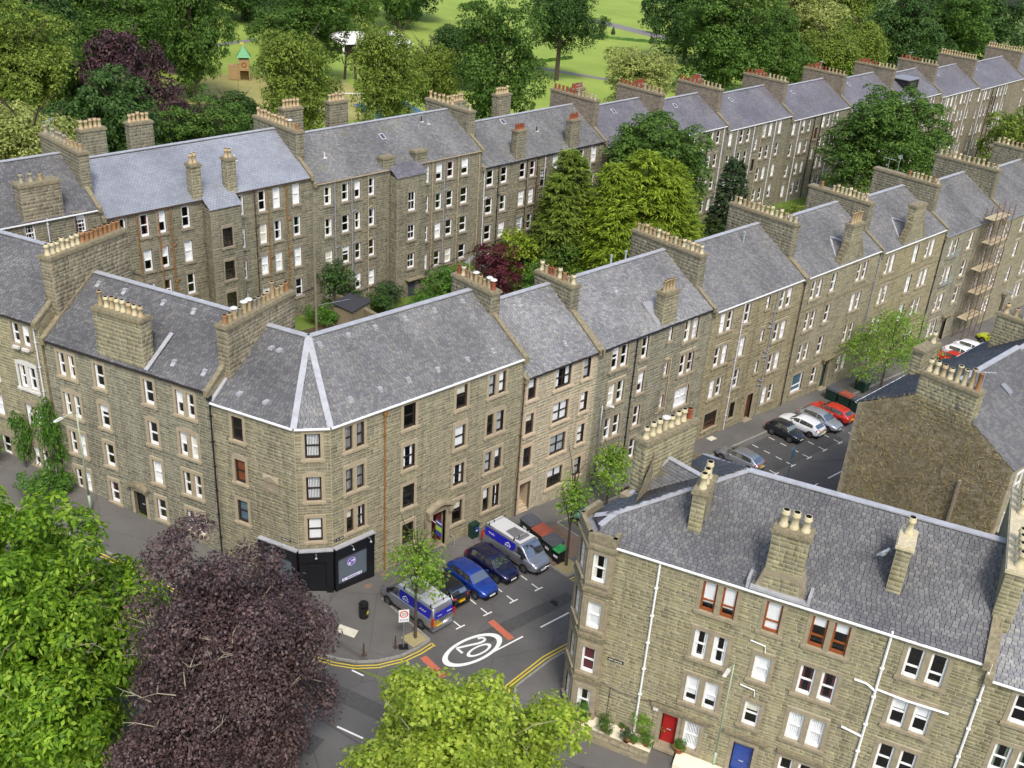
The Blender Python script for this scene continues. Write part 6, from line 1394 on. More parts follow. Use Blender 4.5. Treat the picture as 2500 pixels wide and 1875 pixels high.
# ------------------------------------------------------------------ red door garden
drape('garden_terrace', [(.95, -18.35), (2.45, -21.9), (2.75, -22.5), (1.5, -23.15), (-.3, -19.2)], .5, 'render_cream', .6)
drape('garden_terrace', [(3.4, -23.8), (6.5, -31.0), (5.2, -31.6), (2.2, -24.4)], .45, 'render_cream', .6)
t = empty('garden_wall', gp(-.35, -19.3, 0), 0, 'low stone wall with rounded coping along the cream terrace', 'wall')
def lowwall(t, pts, h, th, mat='rubble_tan', cope='cope'):
    for (x0, y0), (x1, y1) in zip(pts[:-1], pts[1:]):
        L_ = math.hypot(x1 - x0, y1 - y0); n = max(1, int(L_ / 1.1)); dx, dy = (x1 - x0) / L_, (y1 - y0) / L_; nx, ny = dy * th / 2, -dx * th / 2
        q = [(x0 - nx, y0 - ny), (x1 - nx, y1 - ny), (x1 + nx, y1 + ny), (x0 + nx, y0 + ny)]; o = t.location
        b = B(); b.hull([(x - o.x, y - o.y, gz(x, y) - .3 - o.z) for x, y in q], [(x - o.x, y - o.y, gz(x, y) + h - o.z) for x, y in q]); b.uv = lambda p, f: [p[0] + p[1], p[2]]; obj('wall_body', b.mesh('wall_body', [mat]), t)
        for i in range(n):
            a, c = i * L_ / n + .01, (i + 1) * L_ / n - .01; e = 1.25; p = [(x0 + dx * s + k * nx * e, y0 + dy * s + k * ny * e) for s, k in ((a, -1), (c, -1), (c, 1), (a, 1))]; p2 = [(x0 + dx * s + k * nx * .7, y0 + dy * s + k * ny * .7) for s, k in ((a, -1), (c, -1), (c, 1), (a, 1))]
            b = B(); b.hull([(x - o.x, y - o.y, gz(x, y) + h - o.z) for x, y in p], [(x - o.x, y - o.y, gz(x, y) + h + .16 - o.z) for x, y in p2]); obj('coping_stone', b.mesh('coping_stone', [cope]), t)
lowwall(t, [(-.45, -18.9), (1.4, -23.25)], .62, .35)
t = empty('boundary_wall', gp(20.4, 39.5, 0), 0, 'stone wall dividing the back gardens beside the shed', 'wall'); lowwall(t, [(20.4, 39.0), (21.6, 33.5), (22.2, 28)], 1.5, .35, 'rubble_far')
t = empty('back_wall', gp(8, 27, 0), 0, 'low rubble garden wall behind the corner tenement', 'wall'); lowwall(t, [(10.5, 31.5), (14.2, 30.2)], 1.2, .35, 'rubble_far')
t = empty('shed', gp(20.6, 33.5, 0), R(20), 'small garden shed with black felt roof', 'shed'); b = B(); b.box(-1.6, 1.6, -1.1, 1.1, 0, 1.9); obj('shed_wall', b.mesh('shed_wall', ['rubble_far']), t); b = B(); b.hull([(-1.75, -1.25, 1.9), (1.75, -1.25, 1.9), (1.75, 1.25, 2.25), (-1.75, 1.25, 2.25)], [(-1.75, -1.25, 1.98), (1.75, -1.25, 1.98), (1.75, 1.25, 2.33), (-1.75, 1.25, 2.33)]); obj('shed_roof', b.mesh('shed_roof', ['felt_black']), t)
t = empty('railing', gp(30.5, 34.5, 0), R(2), 'black iron stair railing by the grey back door', 'railing'); b = B(); b.tube([(-1.5, 0, 1.0), (1.8, 0, 1.0)], .03, 5); b.tube([(-1.5, 0, .15), (1.8, 0, .15)], .025, 5)
for k in range(16): b.tube([(-1.5 + k * .22, 0, 0), (-1.5 + k * .22, 0, 1.0)], .015, 4)
obj('bars', b.mesh('bars', ['pipe_black']), t)
t = empty('washing_line', gp(106, 31, 0), 0, 'washing line with blue, white and red clothes between garden shrubs', 'washing line'); b = B(); b.tube([(0, 0, 0), (0, 0, 2.2)], .04, 6); b.tube([(6, 0, -.35), (6, 0, 1.9)], .04, 6); b.tube([(0, 0, 2.1), (6, 0, 1.8)], .012, 4); obj('posts', b.mesh('posts', ['pole_wood']), t)
for k, m in enumerate(('cloth_blue', 'paint_white', 'sign_red', 'roof_green')): b = B(); b.box(.8 + k * 1.2, 1.7 + k * 1.2, -.02, .02, 1.1 - .06 * k, 2.0 - .06 * k); obj('garment', b.mesh('garment', [m]), t)
# ------------------------------------------------------------------ trees
def unit(v): return v / np.maximum(1e-9, np.linalg.norm(v, axis=-1, keepdims=True))
def leaf_arrays(rng, p, nrm, tan, ln, wd, fold=.12):
    n = len(p); nrm = unit(nrm); tan = unit(tan - nrm * (tan * nrm).sum(1, keepdims=True)); sd = np.cross(nrm, tan)
    l = ln * rng.uniform(.5, 1.5, (n, 1)); w = wd * rng.uniform(.6, 1.4, (n, 1)) / 2
    v = np.stack([p, p + tan * l * .5 + sd * w + nrm * l * fold, p + tan * l, p + tan * l * .5 - sd * w + nrm * l * fold], 1)
    return v.reshape(-1, 3), np.arange(n * 4).reshape(-1, 4)
def crown(name, seed, rx, ry, zc, rz, nl, leaf, mat, lobes=14, lobe_r=(.34, .5), per=26, spread=.5, up=.5, droop=0.0, aspect=.62, fill=.12, flat=.55, cone=0.0, cut=-.55, spray=0.0, rag=0.0):
    rng = np.random.default_rng(seed); S = np.array([rx, ry, rz]); m = min(rx, ry, rz)
    d = unit(rng.normal(size=(lobes * 3, 3))); d = d[d[:, 2] > cut][:lobes]
    fr = rng.uniform(.35, .8 + rag, (len(d), 1)); c = d * fr * S
    if cone: c[:, :2] *= (1 - cone * (c[:, 2:3] / rz * .5 + .5))
    lr = rng.uniform(*lobe_r, len(d)) * m
    if cone: lr *= 1 - cone * .6 * (c[:, 2] / rz * .5 + .5)
    c = np.vstack([c, np.zeros((1, 3))]); lr = np.append(lr, m * .55)
    nc = max(1, nl // per); w = lr ** 2; li = rng.choice(len(lr), nc, p=w / w.sum())
    dd = unit(rng.normal(size=(nc, 3)) + np.array([0, 0, .25])); rad = np.where(rng.random(nc) < fill, rng.uniform(.3, .8, nc), rng.uniform(.82, 1.08, nc))
    cp = c[li] + dd * (lr[li] * rad)[:, None] * np.array([1, 1, rz / m if rz < m * 1.3 else 1.15])
    # keep clumps near some lobe surface only, so that lobes read as lobes
    dist = np.linalg.norm(cp[:, None] - c[None], axis=2) / lr[None]
    keep = (dist.min(1) > .62) | (rng.random(nc) < .25); cp, dd, li = cp[keep], dd[keep], li[keep]; nc = len(cp)
    cs = spread * rng.uniform(.55, 1.35, nc); N = nc * per
    out = np.repeat(dd, per, 0); q = rng.normal(size=(N, 3))
    if spray:
        p = np.repeat(cp, per, 0) + q[:, ::-1] * np.repeat(cs, per)[:, None] * np.array([.5, .5, .5 * flat])
        nrm = out * .7 + np.array([0, 0, up]) + q * .45; tan = out + q * .35 + np.array([0, 0, spray])
    else:
        # leaves sit on the upper shell of each small clump, so clumps catch light on top and are dark between
        sd = unit(rng.normal(size=(N, 3)) + np.array([0, 0, .55]) + out * .45); rr = np.repeat(cs, per) * rng.uniform(.72, 1.08, N) * .62
        p = np.repeat(cp, per, 0) + sd * rr[:, None] * np.array([1.15, 1.15, flat])
        if droop: p[:, 2] -= droop * np.abs(rng.normal(size=N)) * np.linalg.norm(p[:, :2] / S[:2], axis=1)
        nrm = sd * .8 + np.array([0, 0, up]) + q * .35; tan = np.cross(nrm, q) + sd * .5 + np.array([0, 0, -.25 - droop])
    v, f = leaf_arrays(rng, p, nrm, tan, leaf, leaf * aspect); v[:, 2] += zc
    return npmesh(name, v, f, mat)
def trunk_mesh(seed, h, r, zc, spread, limbs=7, mat='bark', twigs=0, tw_r=1.0, base=.4):
    rng = random.Random(seed); b = B(); pts = [(0, 0, -base)]; x = y = 0
    for k in range(1, 6): x += rng.uniform(-.12, .12) * r * 2; y += rng.uniform(-.12, .12) * r * 2; pts.append((x, y, h * k / 5 * .92))
    b.tube(pts, r, 9, 0, r * .3)
    for k in range(limbs):
        a = 6.2832 * k / limbs + rng.uniform(-.3, .3); t = rng.uniform(.3, .75); i = int(t * 5); p = Vector(pts[i + 1]); e = p + Vector((math.cos(a) * spread * rng.uniform(.5, .8), math.sin(a) * spread * rng.uniform(.5, .8), rng.uniform(.15, .4) * h)); mid = p.lerp(e, .5) + Vector((0, 0, .06 * h))
        b.tube([p, mid, e], r * .42, 6, 0, r * .08)
        for j in range(2):
            a2 = a + rng.uniform(-.8, .8); s = mid.lerp(e, rng.uniform(.1, .8)); b.tube([s, s + Vector((math.cos(a2) * spread * .3, math.sin(a2) * spread * .3, rng.uniform(.02, .2) * h))], r * .16, 5, 0, r * .04)
    for k in range(twigs):
        a = rng.uniform(0, 6.28); el = rng.uniform(-.2, 1.1); dv = Vector((math.cos(a) * math.cos(el), math.sin(a) * math.cos(el), math.sin(el))); s = Vector((0, 0, zc)) + Vector((dv.x * spread * 1.15, dv.y * spread * 1.15, dv.z * tw_r * .8)); t1 = Vector((rng.uniform(-.5, .5), rng.uniform(-.5, .5), rng.uniform(.1, .6))); e = s + dv * .5 + t1; f = e + dv * .5 + Vector((rng.uniform(-.5, .5), rng.uniform(-.5, .5), rng.uniform(-.2, .3))); b.tube([s, e, f], .035, 4, 1, .012); b.tube([e, e + Vector((rng.uniform(-.5, .5), rng.uniform(-.5, .5), rng.uniform(.0, .4)))], .02, 4, 1, .008)
    return b.mesh('trunk', [mat, 'bark_pale'])
def tree(name, label, x, y, crown_me, trunk_me, rz=0, sc=1, cat='tree', group=None, dz=0, scz=None, mat=None, sway=0):
    t = empty(name, (x, y, gz(x, y) + dz), rz, label, cat, group); t.scale = (sc, sc, scz or sc)
    c = obj('crown', crown_me, t); obj('trunk', trunk_me, t)
    if mat: c.material_slots[0].link = 'OBJECT'; c.material_slots[0].material = MATS[mat]
    return t
# the three big trees across the road
tree('broadleaf_tree', 'large bright green broadleaf tree beside the copper leaved tree', -24.3, -2.4, crown('crown', 1, 6.4, 6.4, 6.8, 7.8, 105000, .33, 'leaf_green', lobes=46, lobe_r=(.14, .32), per=60, spread=1.15, droop=.15, up=.35, flat=.62, aspect=.5, cut=-.95, rag=.2), trunk_mesh(1, 8.5, .4, 7, 3.6, 9, twigs=24, tw_r=5))
tree('copper_beech', 'large dark purple copper leaved tree by the road junction', -18.0, -11.6, crown('crown', 2, 6.2, 6.2, 8.4, 8.6, 150000, .17, 'leaf_copper', lobes=70, lobe_r=(.1, .24), per=60, spread=1.0, droop=.75, up=.35, flat=.5, aspect=.7, fill=.12, cut=-.95, cone=.36, rag=.24), trunk_mesh(2, 9.5, .42, 8.0, 3.2, 10, twigs=46, tw_r=6.4))
tree('lime_tree', 'yellow green lime tree at the roadside across from the red door', -14.3, -24.6, crown('crown', 3, 4.6, 4.6, 9.7, 4.2, 95000, .21, 'leaf_lime', lobes=52, lobe_r=(.12, .28), per=60, spread=1.0, droop=.15, up=.5, flat=.65, aspect=.75, rag=.28), trunk_mesh(3, 9.5, .34, 9.6, 3.0, 8, 'bark', twigs=14, tw_r=4.4))
# slim street trees
for i, (x, y, h, r_, l) in enumerate(((-2.69, -7.05, 9.2, 1.9, 'slim street tree in the gravel pit beside the speed sign'), (11.16, -7.0, 9.2, 1.35, 'slim street tree by the bright green lidded bin'), (19.8, -3.0, 5.4, 1.9, 'low bushy street tree by the pale pink tenement'), (60.4, -4.2, 9.4, 4.4, 'broad leafy street tree down by the green bins'))):
    tree('street_tree', l, x, y, crown('crown', 20 + i, r_, r_, h * (.6 if i < 2 else .58), h * .42, (2600, 1700, 3000, 11000)[i], .22, 'leaf_street', lobes=18, lobe_r=(.18, .5), per=8, spread=.85, up=.3, flat=.9, fill=.35, aspect=.6, cone=.35 if i < 2 else 0), trunk_mesh(30 + i, h * .97, .11, h * .6, r_ * .9, 9, 'bark'), cat='tree', group=None, dz=.1)
# garden trees and shrubs
def conifer(name, seed, leaders, mat, nbr=34, ns=46, ln=.62, wd=.15):
    """feathery conifer: whorled branches tapering to several leaders; leaders = (x, y, height, radius)"""
    rng = np.random.default_rng(seed); P = []; T = []; Nn = []
    for (lx_, ly_, h, r_) in leaders:
        nb = int(nbr * h)
        t = rng.random(nb) ** 1.15; a = rng.uniform(0, 6.2832, nb); L_ = r_ * (1 - t) ** .62 * rng.uniform(.72, 1.12, nb) + .35
        for k in range(nb):
            s_ = np.sqrt(rng.random(ns)) * L_[k]; z = t[k] * h + .1 * h + s_ * .22 - .055 * s_ ** 2; side = rng.normal(0, 1, ns) * (.1 + .17 * s_)
            ca, sa = np.cos(a[k]), np.sin(a[k])
            P.append(np.stack([lx_ + ca * s_ - sa * side, ly_ + sa * s_ + ca * side, z - .12 * np.abs(side) + rng.normal(0, .05, ns)], 1))
            sg = np.sign(side); T.append(np.stack([ca - sa * sg * .6, sa + ca * sg * .6, np.full(ns, .18)], 1) + rng.normal(0, .2, (ns, 3))); Nn.append(np.stack([ca * .3 + rng.normal(0, .3, ns), sa * .3 + rng.normal(0, .3, ns), np.ones(ns)], 1))
    v, f = leaf_arrays(rng, np.vstack(P), np.vstack(Nn), np.vstack(T), ln, wd); return npmesh(name, v, f, mat)
tree('golden_conifer', 'big spreading yellow green conifer between the two terraces', 57.4, 28, conifer('crown', 40, [(0, 0, 14.6, 7.6), (-3.4, 1.5, 13.4, 6.0), (3.4, -1.0, 13.4, 6.2), (1.0, -3.2, 12.6, 5.8), (6.0, .8, 11.0, 4.8), (-5.6, -1.5, 10.6, 4.6)], 'leaf_conifer', 24, 40), trunk_mesh(40, 13, .45, 6, 4, 6))
tree('golden_conifer', 'narrower yellow green conifer nestled against the rear tenement wall', 50.6, 33.5, conifer('crown', 41, [(0, 0, 13.8, 4.2), (-1.9, -.8, 11.5, 3.6), (1.8, .6, 12.6, 3.6)], 'leaf_park2', 22, 36), trunk_mesh(41, 13, .3, 6, 2, 5))  # darker leaf green puts this conifer's shadow into its colour
tree('sycamore', 'dark green sycamore rising behind the big yellow conifer', 66.0, 33, crown('crown', 42, 6.2, 5.8, 12.5, 6.6, 40000, .36, 'leaf_park1', lobes=26, lobe_r=(.24, .4), per=44, spread=1.3, rag=.15), trunk_mesh(42, 14, .4, 10, 5))
tree('dark_conifer', 'small dark blue green conifer at the foot of the sycamore', 76.5, 29, conifer('crown', 43, [(0, 0, 12, 2.8)], 'leaf_conifer_dark', 26, 30), trunk_mesh(43, 10, .2, 5, 1.5, 4))
tree('round_tree', 'large round dark green tree in the gardens against the far rear terrace', 113.6, 27.5, crown('crown', 44, 9.0, 8.6, 11.2, 9.6, 56000, .42, 'leaf_park1', lobes=34, lobe_r=(.22, .36), per=44, spread=1.5, rag=.12), trunk_mesh(44, 15, .45, 10, 7))
tree('garden_tree', 'pale green bushy tree at the far end of the gardens', 174, 33, crown('crown', 45, 6.5, 6.0, 7.0, 6.2, 18000, .5, 'leaf_park2', lobes=18, per=22, spread=1.0), trunk_mesh(45, 10, .3, 7, 4))
SHRUB = [crown('crown', 60 + i, 1, 1, .95, .9, 3200, .13, 'leaf_shrub', lobes=14, lobe_r=(.25, .5), per=26, spread=.36, cut=-.9, rag=.25) for i in range(3)]
STUB = trunk_mesh(61, 1.0, .05, .9, .5, 4)
shr = [(20.6, 36.6, 2.0, 2.6, 'leaf_park3', 'tall holly like bush by the boundary wall'), (26.0, 35.0, 1.6, 1.4, 'leaf_conifer_dark', 'dark rounded bush right of the shed'), (24.2, 33.4, 1.3, 1.6, 'leaf_park3', 'small dark cypress bush behind the ridge'), (32.5, 33.6, 2.3, 1.9, 'leaf_shrub', 'broad green bush beside the iron railing'), (36.2, 34.0, 2.2, 1.7, 'leaf_park2', 'loose yellow green bush near the purple maple'), (40.2, 33.6, 2.7, 2.5, 'leaf_maple', 'purple leaved maple bush in the back gardens'), (44.4, 34.6, 2.6, 3.0, 'leaf_conifer', 'yellow green garden bush behind the purple maple'), (47.2, 31.2, 2.9, 2.9, 'leaf_park1', 'rounded mid green bush in front of the yellow one'), (42.8, 29.2, 2.4, 2.0, 'leaf_shrub', 'low green bush between the maple and the ridge'), (50.8, 29.2, 2.7, 2.6, 'leaf_park2', 'feathery light green bush beside the big conifer'), (46.0, 26.0, 2.4, 2.0, 'leaf_shrub', 'leafy bush just over the terrace ridge'), (17.6, 34.2, 1.4, 1.0, 'leaf_shrub', 'low bush at the foot of the telegraph pole'), (98, 32, 2.4, 1.8, 'leaf_park2', 'bush at the end of the stone garden wall'), (103, 30, 2.2, 1.6, 'leaf_shrub', 'green bush beside the washing line'), (143, 32, 4.2, 3.2, 'leaf_park2', 'light green bush spreading right of the big round tree'), (28.5, 31.5, 1.8, 1.0, 'leaf_shrub', 'low flowering border shrub by the lawn')]
for i, (x, y, s, sz, m, l) in enumerate(shr): tree('shrub', l, x, y, SHRUB[i % 3], STUB, i * 1.3, s, 'shrub', None, 0, sz, m)
# street-side ivy at the olive tenement and pots on the cream terrace
for i, (u, d, s, sz, l) in enumerate(((20.9, .7, .9, 3.4, 'column of ivy climbing beside the white downpipe'), (23.9, .6, .7, 2.6, 'ivy clump between two ground floor windows'), (20.0, 2.2, 1.5, 1.2, 'dark clipped hedge bush by the pavement'), (27, 2.0, 1.6, 1.0, 'hedge bush below the olive tenement'))):
    x, y = offL(u, d); tree('climbing_plant' if i < 2 else 'hedge_bush', l, x, y, SHRUB[i % 3], STUB, i, s, 'plant', None, 0, sz, 'leaf_shrub')
def potplant(x, y, r_, h, l, bush=1.0, mat='leaf_shrub', dz=.5, kind=0):
    t = empty('potted_plant', (x, y, gz(x, y) + dz), 0, l, 'plant'); b = B(); b.lathe([(.001, 0), (r_ * .7, 0), (r_, h), (r_ * 1.08, h), (r_ * 1.08, h + .05), (r_ * .9, h + .05), (r_ * .85, h - .02), (.001, h - .02)], 12); obj('pot', b.mesh('pot', ['terracotta'], True), t)
    c = obj('foliage', SHRUB[kind], t, (0, 0, h - .15)); c.scale = (bush * .5, bush * .5, bush * .5); c.material_slots[0].link = 'OBJECT'; c.material_slots[0].material = MATS[mat]
for i, a in enumerate(((.8, -18.75, .22, .3, 'bushy potted plant against the bay', .9, 'leaf_shrub'), (.35, -19.0, .18, .25, 'small dark potted plant on the terrace beside the bay corner', .7, 'leaf_park1'), (.9, -20.3, .2, .2, 'spreading potted plant in the middle of the cream terrace', .9, 'leaf_park1'), (1.25, -21.7, .2, .3, 'spiky grass potted plant near the coping', .8, 'leaf_conifer_dark'), (1.55, -22.0, .18, .22, 'small leafy potted plant beside the spiky grass', .6, 'leaf_shrub'), (2.0, -22.55, .22, .32, 'round clipped plant in terracotta pot at the terrace end', .75, 'leaf_shrub'), (2.55, -21.9, .25, .35, 'large fern like potted plant by the red door', 1.5, 'leaf_street'), (1.9, -20.8, .13, .18, 'tiny potted plant at the foot of the white downpipe', .4, 'leaf_park1'), (3.2, -24.0, .33, .4, 'wide terracotta planter right of the red door', .7, 'leaf_shrub'))): potplant(*a, kind=i % 3)
# creeper on the gable
rng = np.random.default_rng(77); n = 15000; yy = rng.uniform(.4, 11.6, n); zz = rng.uniform(-2, 13, n); k = (zz < 10.6 + 3.5 * (1 - np.abs(yy - 5.85) / 5.85)) & ~((yy < 2.2) & (zz < 2.5)); yy, zz = yy[k], zz[k]; n = len(yy)
p = np.stack([11.52 + rng.uniform(0, .1, n), yy, zz], 1); ang_ = rng.normal(1.2, .9, n); tan = np.stack([rng.normal(0, .15, n), np.cos(ang_), np.sin(ang_)], 1); v, f = leaf_arrays(rng, p, np.tile([[1.0, 0, .2]], (n, 1)) + rng.normal(size=(n, 3)) * .3, tan, .38, .035); c = obj('creeper', npmesh('creeper', v, f, 'leaf_creeper')); c['kind'] = 'stuff'; F0.put(c, RB)
b = B(); b.box(11.53, 11.85, 8.6, 8.75, -2.5, 8.4); F0.put(b.build('wall_buttress', ['dress_grey']), RB)
# ------------------------------------------------------------------ park beyond the terraces
PC = [crown('crown', 80 + i, *a, cut=-.95, rag=.16) for i, a in enumerate([(7.5, 7.2, 9.5, 8.5, 36000, .42, 'leaf_park1', 34, (.22, .36), 44, 1.5), (6.5, 6.5, 8.5, 7.6, 32000, .4, 'leaf_park2', 36, (.2, .34), 40, 1.3, .4, .4), (8.5, 8.0, 8.5, 7.5, 36000, .45, 'leaf_park3', 36, (.22, .36), 44, 1.6), (6.0, 6.0, 9.5, 8.6, 30000, .4, 'leaf_park2', 32, (.22, .36), 40, 1.3, .4, .8)])]
PT = [trunk_mesh(90 + i, 15, .45, 9, 5.5, base=7) for i in range(3)]
def park(l, px, py, kind, zc, rx, hh, mat, name='park_tree'):
    rx0, rz0, zc0 = ((7.5, 8.5, 9.5), (6.5, 7.6, 8.5), (8.5, 7.5, 8.5), (6, 8.6, 9.5))[kind]; sz = hh / rz0 / 1.08
    return tree(name, l, px, py, PC[kind], PT[kind % 3], px * .7, rx / rx0 / 1.06, 'tree', None, zc - zc0 * sz, sz, mat)
P_ = 'leaf_park1 leaf_park2 leaf_park3 leaf_pale leaf_copper_far'.split()
plist = [(62, 150, 0, 9, 6, 8, 0, 'green tree between the play towers and the horse chestnut'), (20, 112, 2, 11, 8, 9, 0, 'rounded green wood tree just left of the copper dome'), (102, 176, 2, 10, 9, 9, 2, 'dark tree behind the pavilion roof'), (-14, 96, 1, 11, 9, 10, 1, 'yellowish wood tree above the aerial'), (52.5, 127, 0, 13.5, 7.2, 13, 0, 'tall mixed crown tree between the two play towers'), (28, 100, 2, 9.6, 7.6, 8.3, 4, 'purple copper beech dome in the park'), (31.5, 88, 3, 6.2, 4.8, 5.6, 4, 'low straggling purple tree in front of the copper dome'), (40.5, 92, 2, 5.2, 5.6, 5, 2, 'low dark mushroom shaped park tree'), (48.9, 88, 1, 10.6, 6.2, 8.8, 1, 'yellow green park tree right of the play towers'), (66.6, 90, 1, 10.5, 5.9, 9.2, 1, 'full yellow green park tree hiding the white pavilion'), (80.9, 97, 3, 10, 4.8, 8, 1, 'slimmer yellow green tree touching the full one'), (88.6, 88, 0, 12.5, 8.2, 12, 0, 'tall dense park tree by the red pot roof'), (144.2, 129, 3, 15, 8, 9.5, 2, 'dark park tree with visible straight trunk on the lawn'), (83.6, 140, 0, 10.7, 10.9, 9.6, 0, 'wide horse chestnut shading the pavilion'), (130, 92, 1, 7.6, 8.6, 7, 3, 'pale cream flowering park tree by the terrace'), (170, 101, 0, 13, 12, 14, 0, 'huge spreading park tree behind the red pots'), (186, 98, 2, 11, 9, 11, 0, 'round green tree joined to the huge spreading one'), (208, 98, 3, 9.8, 9.5, 9.8, 1, 'weeping yellow green tree behind the far roofs'), (226, 100, 3, 11, 8, 11, 1, 'birch like tree behind the far chimneys'), (248, 100, 2, 13, 13, 13.5, 2, 'dark tree close to the tall chimney gable'), (280, 103, 0, 14, 14, 14, 0, 'green tree right of the tall chimney gable'), (305, 105, 2, 15, 16, 14, 2, 'dark wood edge tree at the far right'), (235, 128, 1, 16, 14, 11, 3, 'sunlit yellowish tree crown above the terrace'), (205, 140, 2, 13, 12, 12, 2, 'dark crown behind the sunlit yellowish tree'),
         (16.9, 77, 2, 8.5, 8.4, 9, 2, 'broad dark green tree directly behind the left roofs'), (27, 75, 0, 6.0, 6, 7, 0, 'dense green tree between the low purple tree and the roofs'), (4, 70, 3, 8.8, 6.5, 9, 3, 'white blossomed horse chestnut behind the broad stack'), (-6, 76, 0, 9, 8, 9, 0, 'green tree next to the white blossomed one'), (14, 99, 0, 11, 7.5, 9.5, 1, 'domed olive green tree left of the copper beech'), (0, 92, 2, 10, 8, 10, 0, 'mid green tree behind the white blossomed one'), (39.8, 128, 0, 11, 8.5, 9, 0, 'layered green tree above the copper beech'), (27, 130, 2, 12, 9.5, 10, 2, 'dark feathery wood tree behind the domed olive one'), (12, 122, 1, 12, 9, 10, 1, 'light crowned wood tree far behind the left roofs'), (-4, 112, 0, 12, 10, 11, 0, 'mixed wood tree beyond the mid green one'), (52, 160, 3, 13, 11, 13, 0, 'weeping dark tree in the wood'), (36, 165, 2, 13, 13, 12, 2, 'broad dark wood crown behind the layered green tree'), (18, 160, 0, 13, 13, 12, 0, 'broad green wood crown behind the feathery one'), (0, 150, 2, 13, 13, 12, 2, 'dark wood crown past the light crowned tree'), (70, 190, 2, 12, 12, 11, 2, 'dark far tree beside the grass clearing'), (112, 214, 2, 9, 11, 9, 2, 'blue green cedar in the far park'), (96, 222, 0, 12, 14, 12, 0, 'far green crown behind the cedar'), (132, 196, 3, 12, 8, 11, 0, 'far park tree with dark trunk behind the pavilion'), (150, 198, 0, 12, 9, 12, 0, 'far leafy tree hanging over the lawn'), (113, 128, 3, 8, 6, 8, 2, 'shaded tree behind the tall dense park tree'), (170, 215, 2, 12, 12, 12, 2, 'far dark tree left of the sports lawn'), (55, 215, 0, 13, 15, 12, 0, 'remote green crown behind the weeping dark tree'), (30, 200, 2, 13, 16, 13, 2, 'remote dark crown behind the broad wood crowns'), (80, 245, 2, 13, 16, 12, 2, 'remote dark crown behind the grass clearing'), (125, 250, 0, 13, 16, 12, 0, 'remote green crown behind the far pavilion trees'), (155, 250, 2, 13, 16, 12, 2, 'remote dark crown at the sports lawn edge'), (300, 150, 0, 15, 16, 14, 0, 'tall wood crown behind the dark wood edge tree'), (270, 135, 1, 14, 14, 13, 1, 'light green wood crown among dark ones'), (340, 130, 2, 15, 18, 15, 2, 'last dark wood crown behind the end chimneys'), (262, 165, 2, 14, 15, 13, 2, 'dark crown behind the light green wood crown'), (335, 175, 0, 15, 18, 15, 0, 'remote green crown over the wood edge')]
for px, py, k, zc, rx, hh, m, l in plist: park(l, px, py, k, zc, rx, hh, P_[m])
for i, (x, y, s, sz, l) in enumerate(((232, 208, 3.0, 3.2, 'clipped round bush by the park path'), (229, 214, 2.6, 2.4, 'lower clipped bush next to the round one'), (246, 186, 2.4, 3.4, 'clipped tall bush alone on the sports lawn'), (212, 178, 2.2, 3.4, 'clipped bush at the garden side of the hedge'), (222, 158, 2.2, 3.6, 'clipped bush in front of the pale tree'), (128, 152, 4, 3, 'dark purple bush below the far trees'))): tree('clipped_bush', l, x, y, SHRUB[i % 3], STUB, i, s, 'shrub', None, 0, sz, 'leaf_park3' if i < 5 else 'leaf_copper_far')
for i, (x, y) in enumerate(((214, 186), (218, 184), (222, 190), (226, 186), (226, 170), (231, 168), (236, 170), (240, 166), (242, 158))):
    b = B(); b.lathe([(.001, 2.6), (.35, 1.8), (.75, .5), (.6, .05), (.001, 0)], 9); o = b.build('topiary_cone', ['leaf_park3'], None, gp(x, y, 0), smooth=True); tag(o, 'small dark clipped cone in the park hedge line', 'shrub', 'clipped cones along the park hedge')
for i, (a, c, l) in enumerate((((208, 186), (246, 156), 'low flowering hedge beside the wide park path'), ((150, 147), (172, 152), 'low box hedge round the rose bed'))):
    b = B(); nseg = 24
    for k in range(nseg):
        t0, t1 = k / nseg, (k + 1) / nseg; x0, y0 = a[0] + (c[0] - a[0]) * t0, a[1] + (c[1] - a[1]) * t0; x1, y1 = a[0] + (c[0] - a[0]) * t1, a[1] + (c[1] - a[1]) * t1; h = .7 + random.uniform(-.12, .12); w = 1.2 + random.uniform(-.2, .2)
        b.hull([(x0 - w, y0, gz(x0, y0)), (x1 - w, y1, gz(x1, y1)), (x1 + w, y1, gz(x1, y1)), (x0 + w, y0, gz(x0, y0))], [(x0 - w * .7, y0, gz(x0, y0) + h), (x1 - w * .7, y1, gz(x1, y1) + h), (x1 + w * .7, y1, gz(x1, y1) + h), (x0 + w * .7, y0, gz(x0, y0) + h)])
    tag(b.build('hedge', ['leaf_shrub']), l, 'hedge')
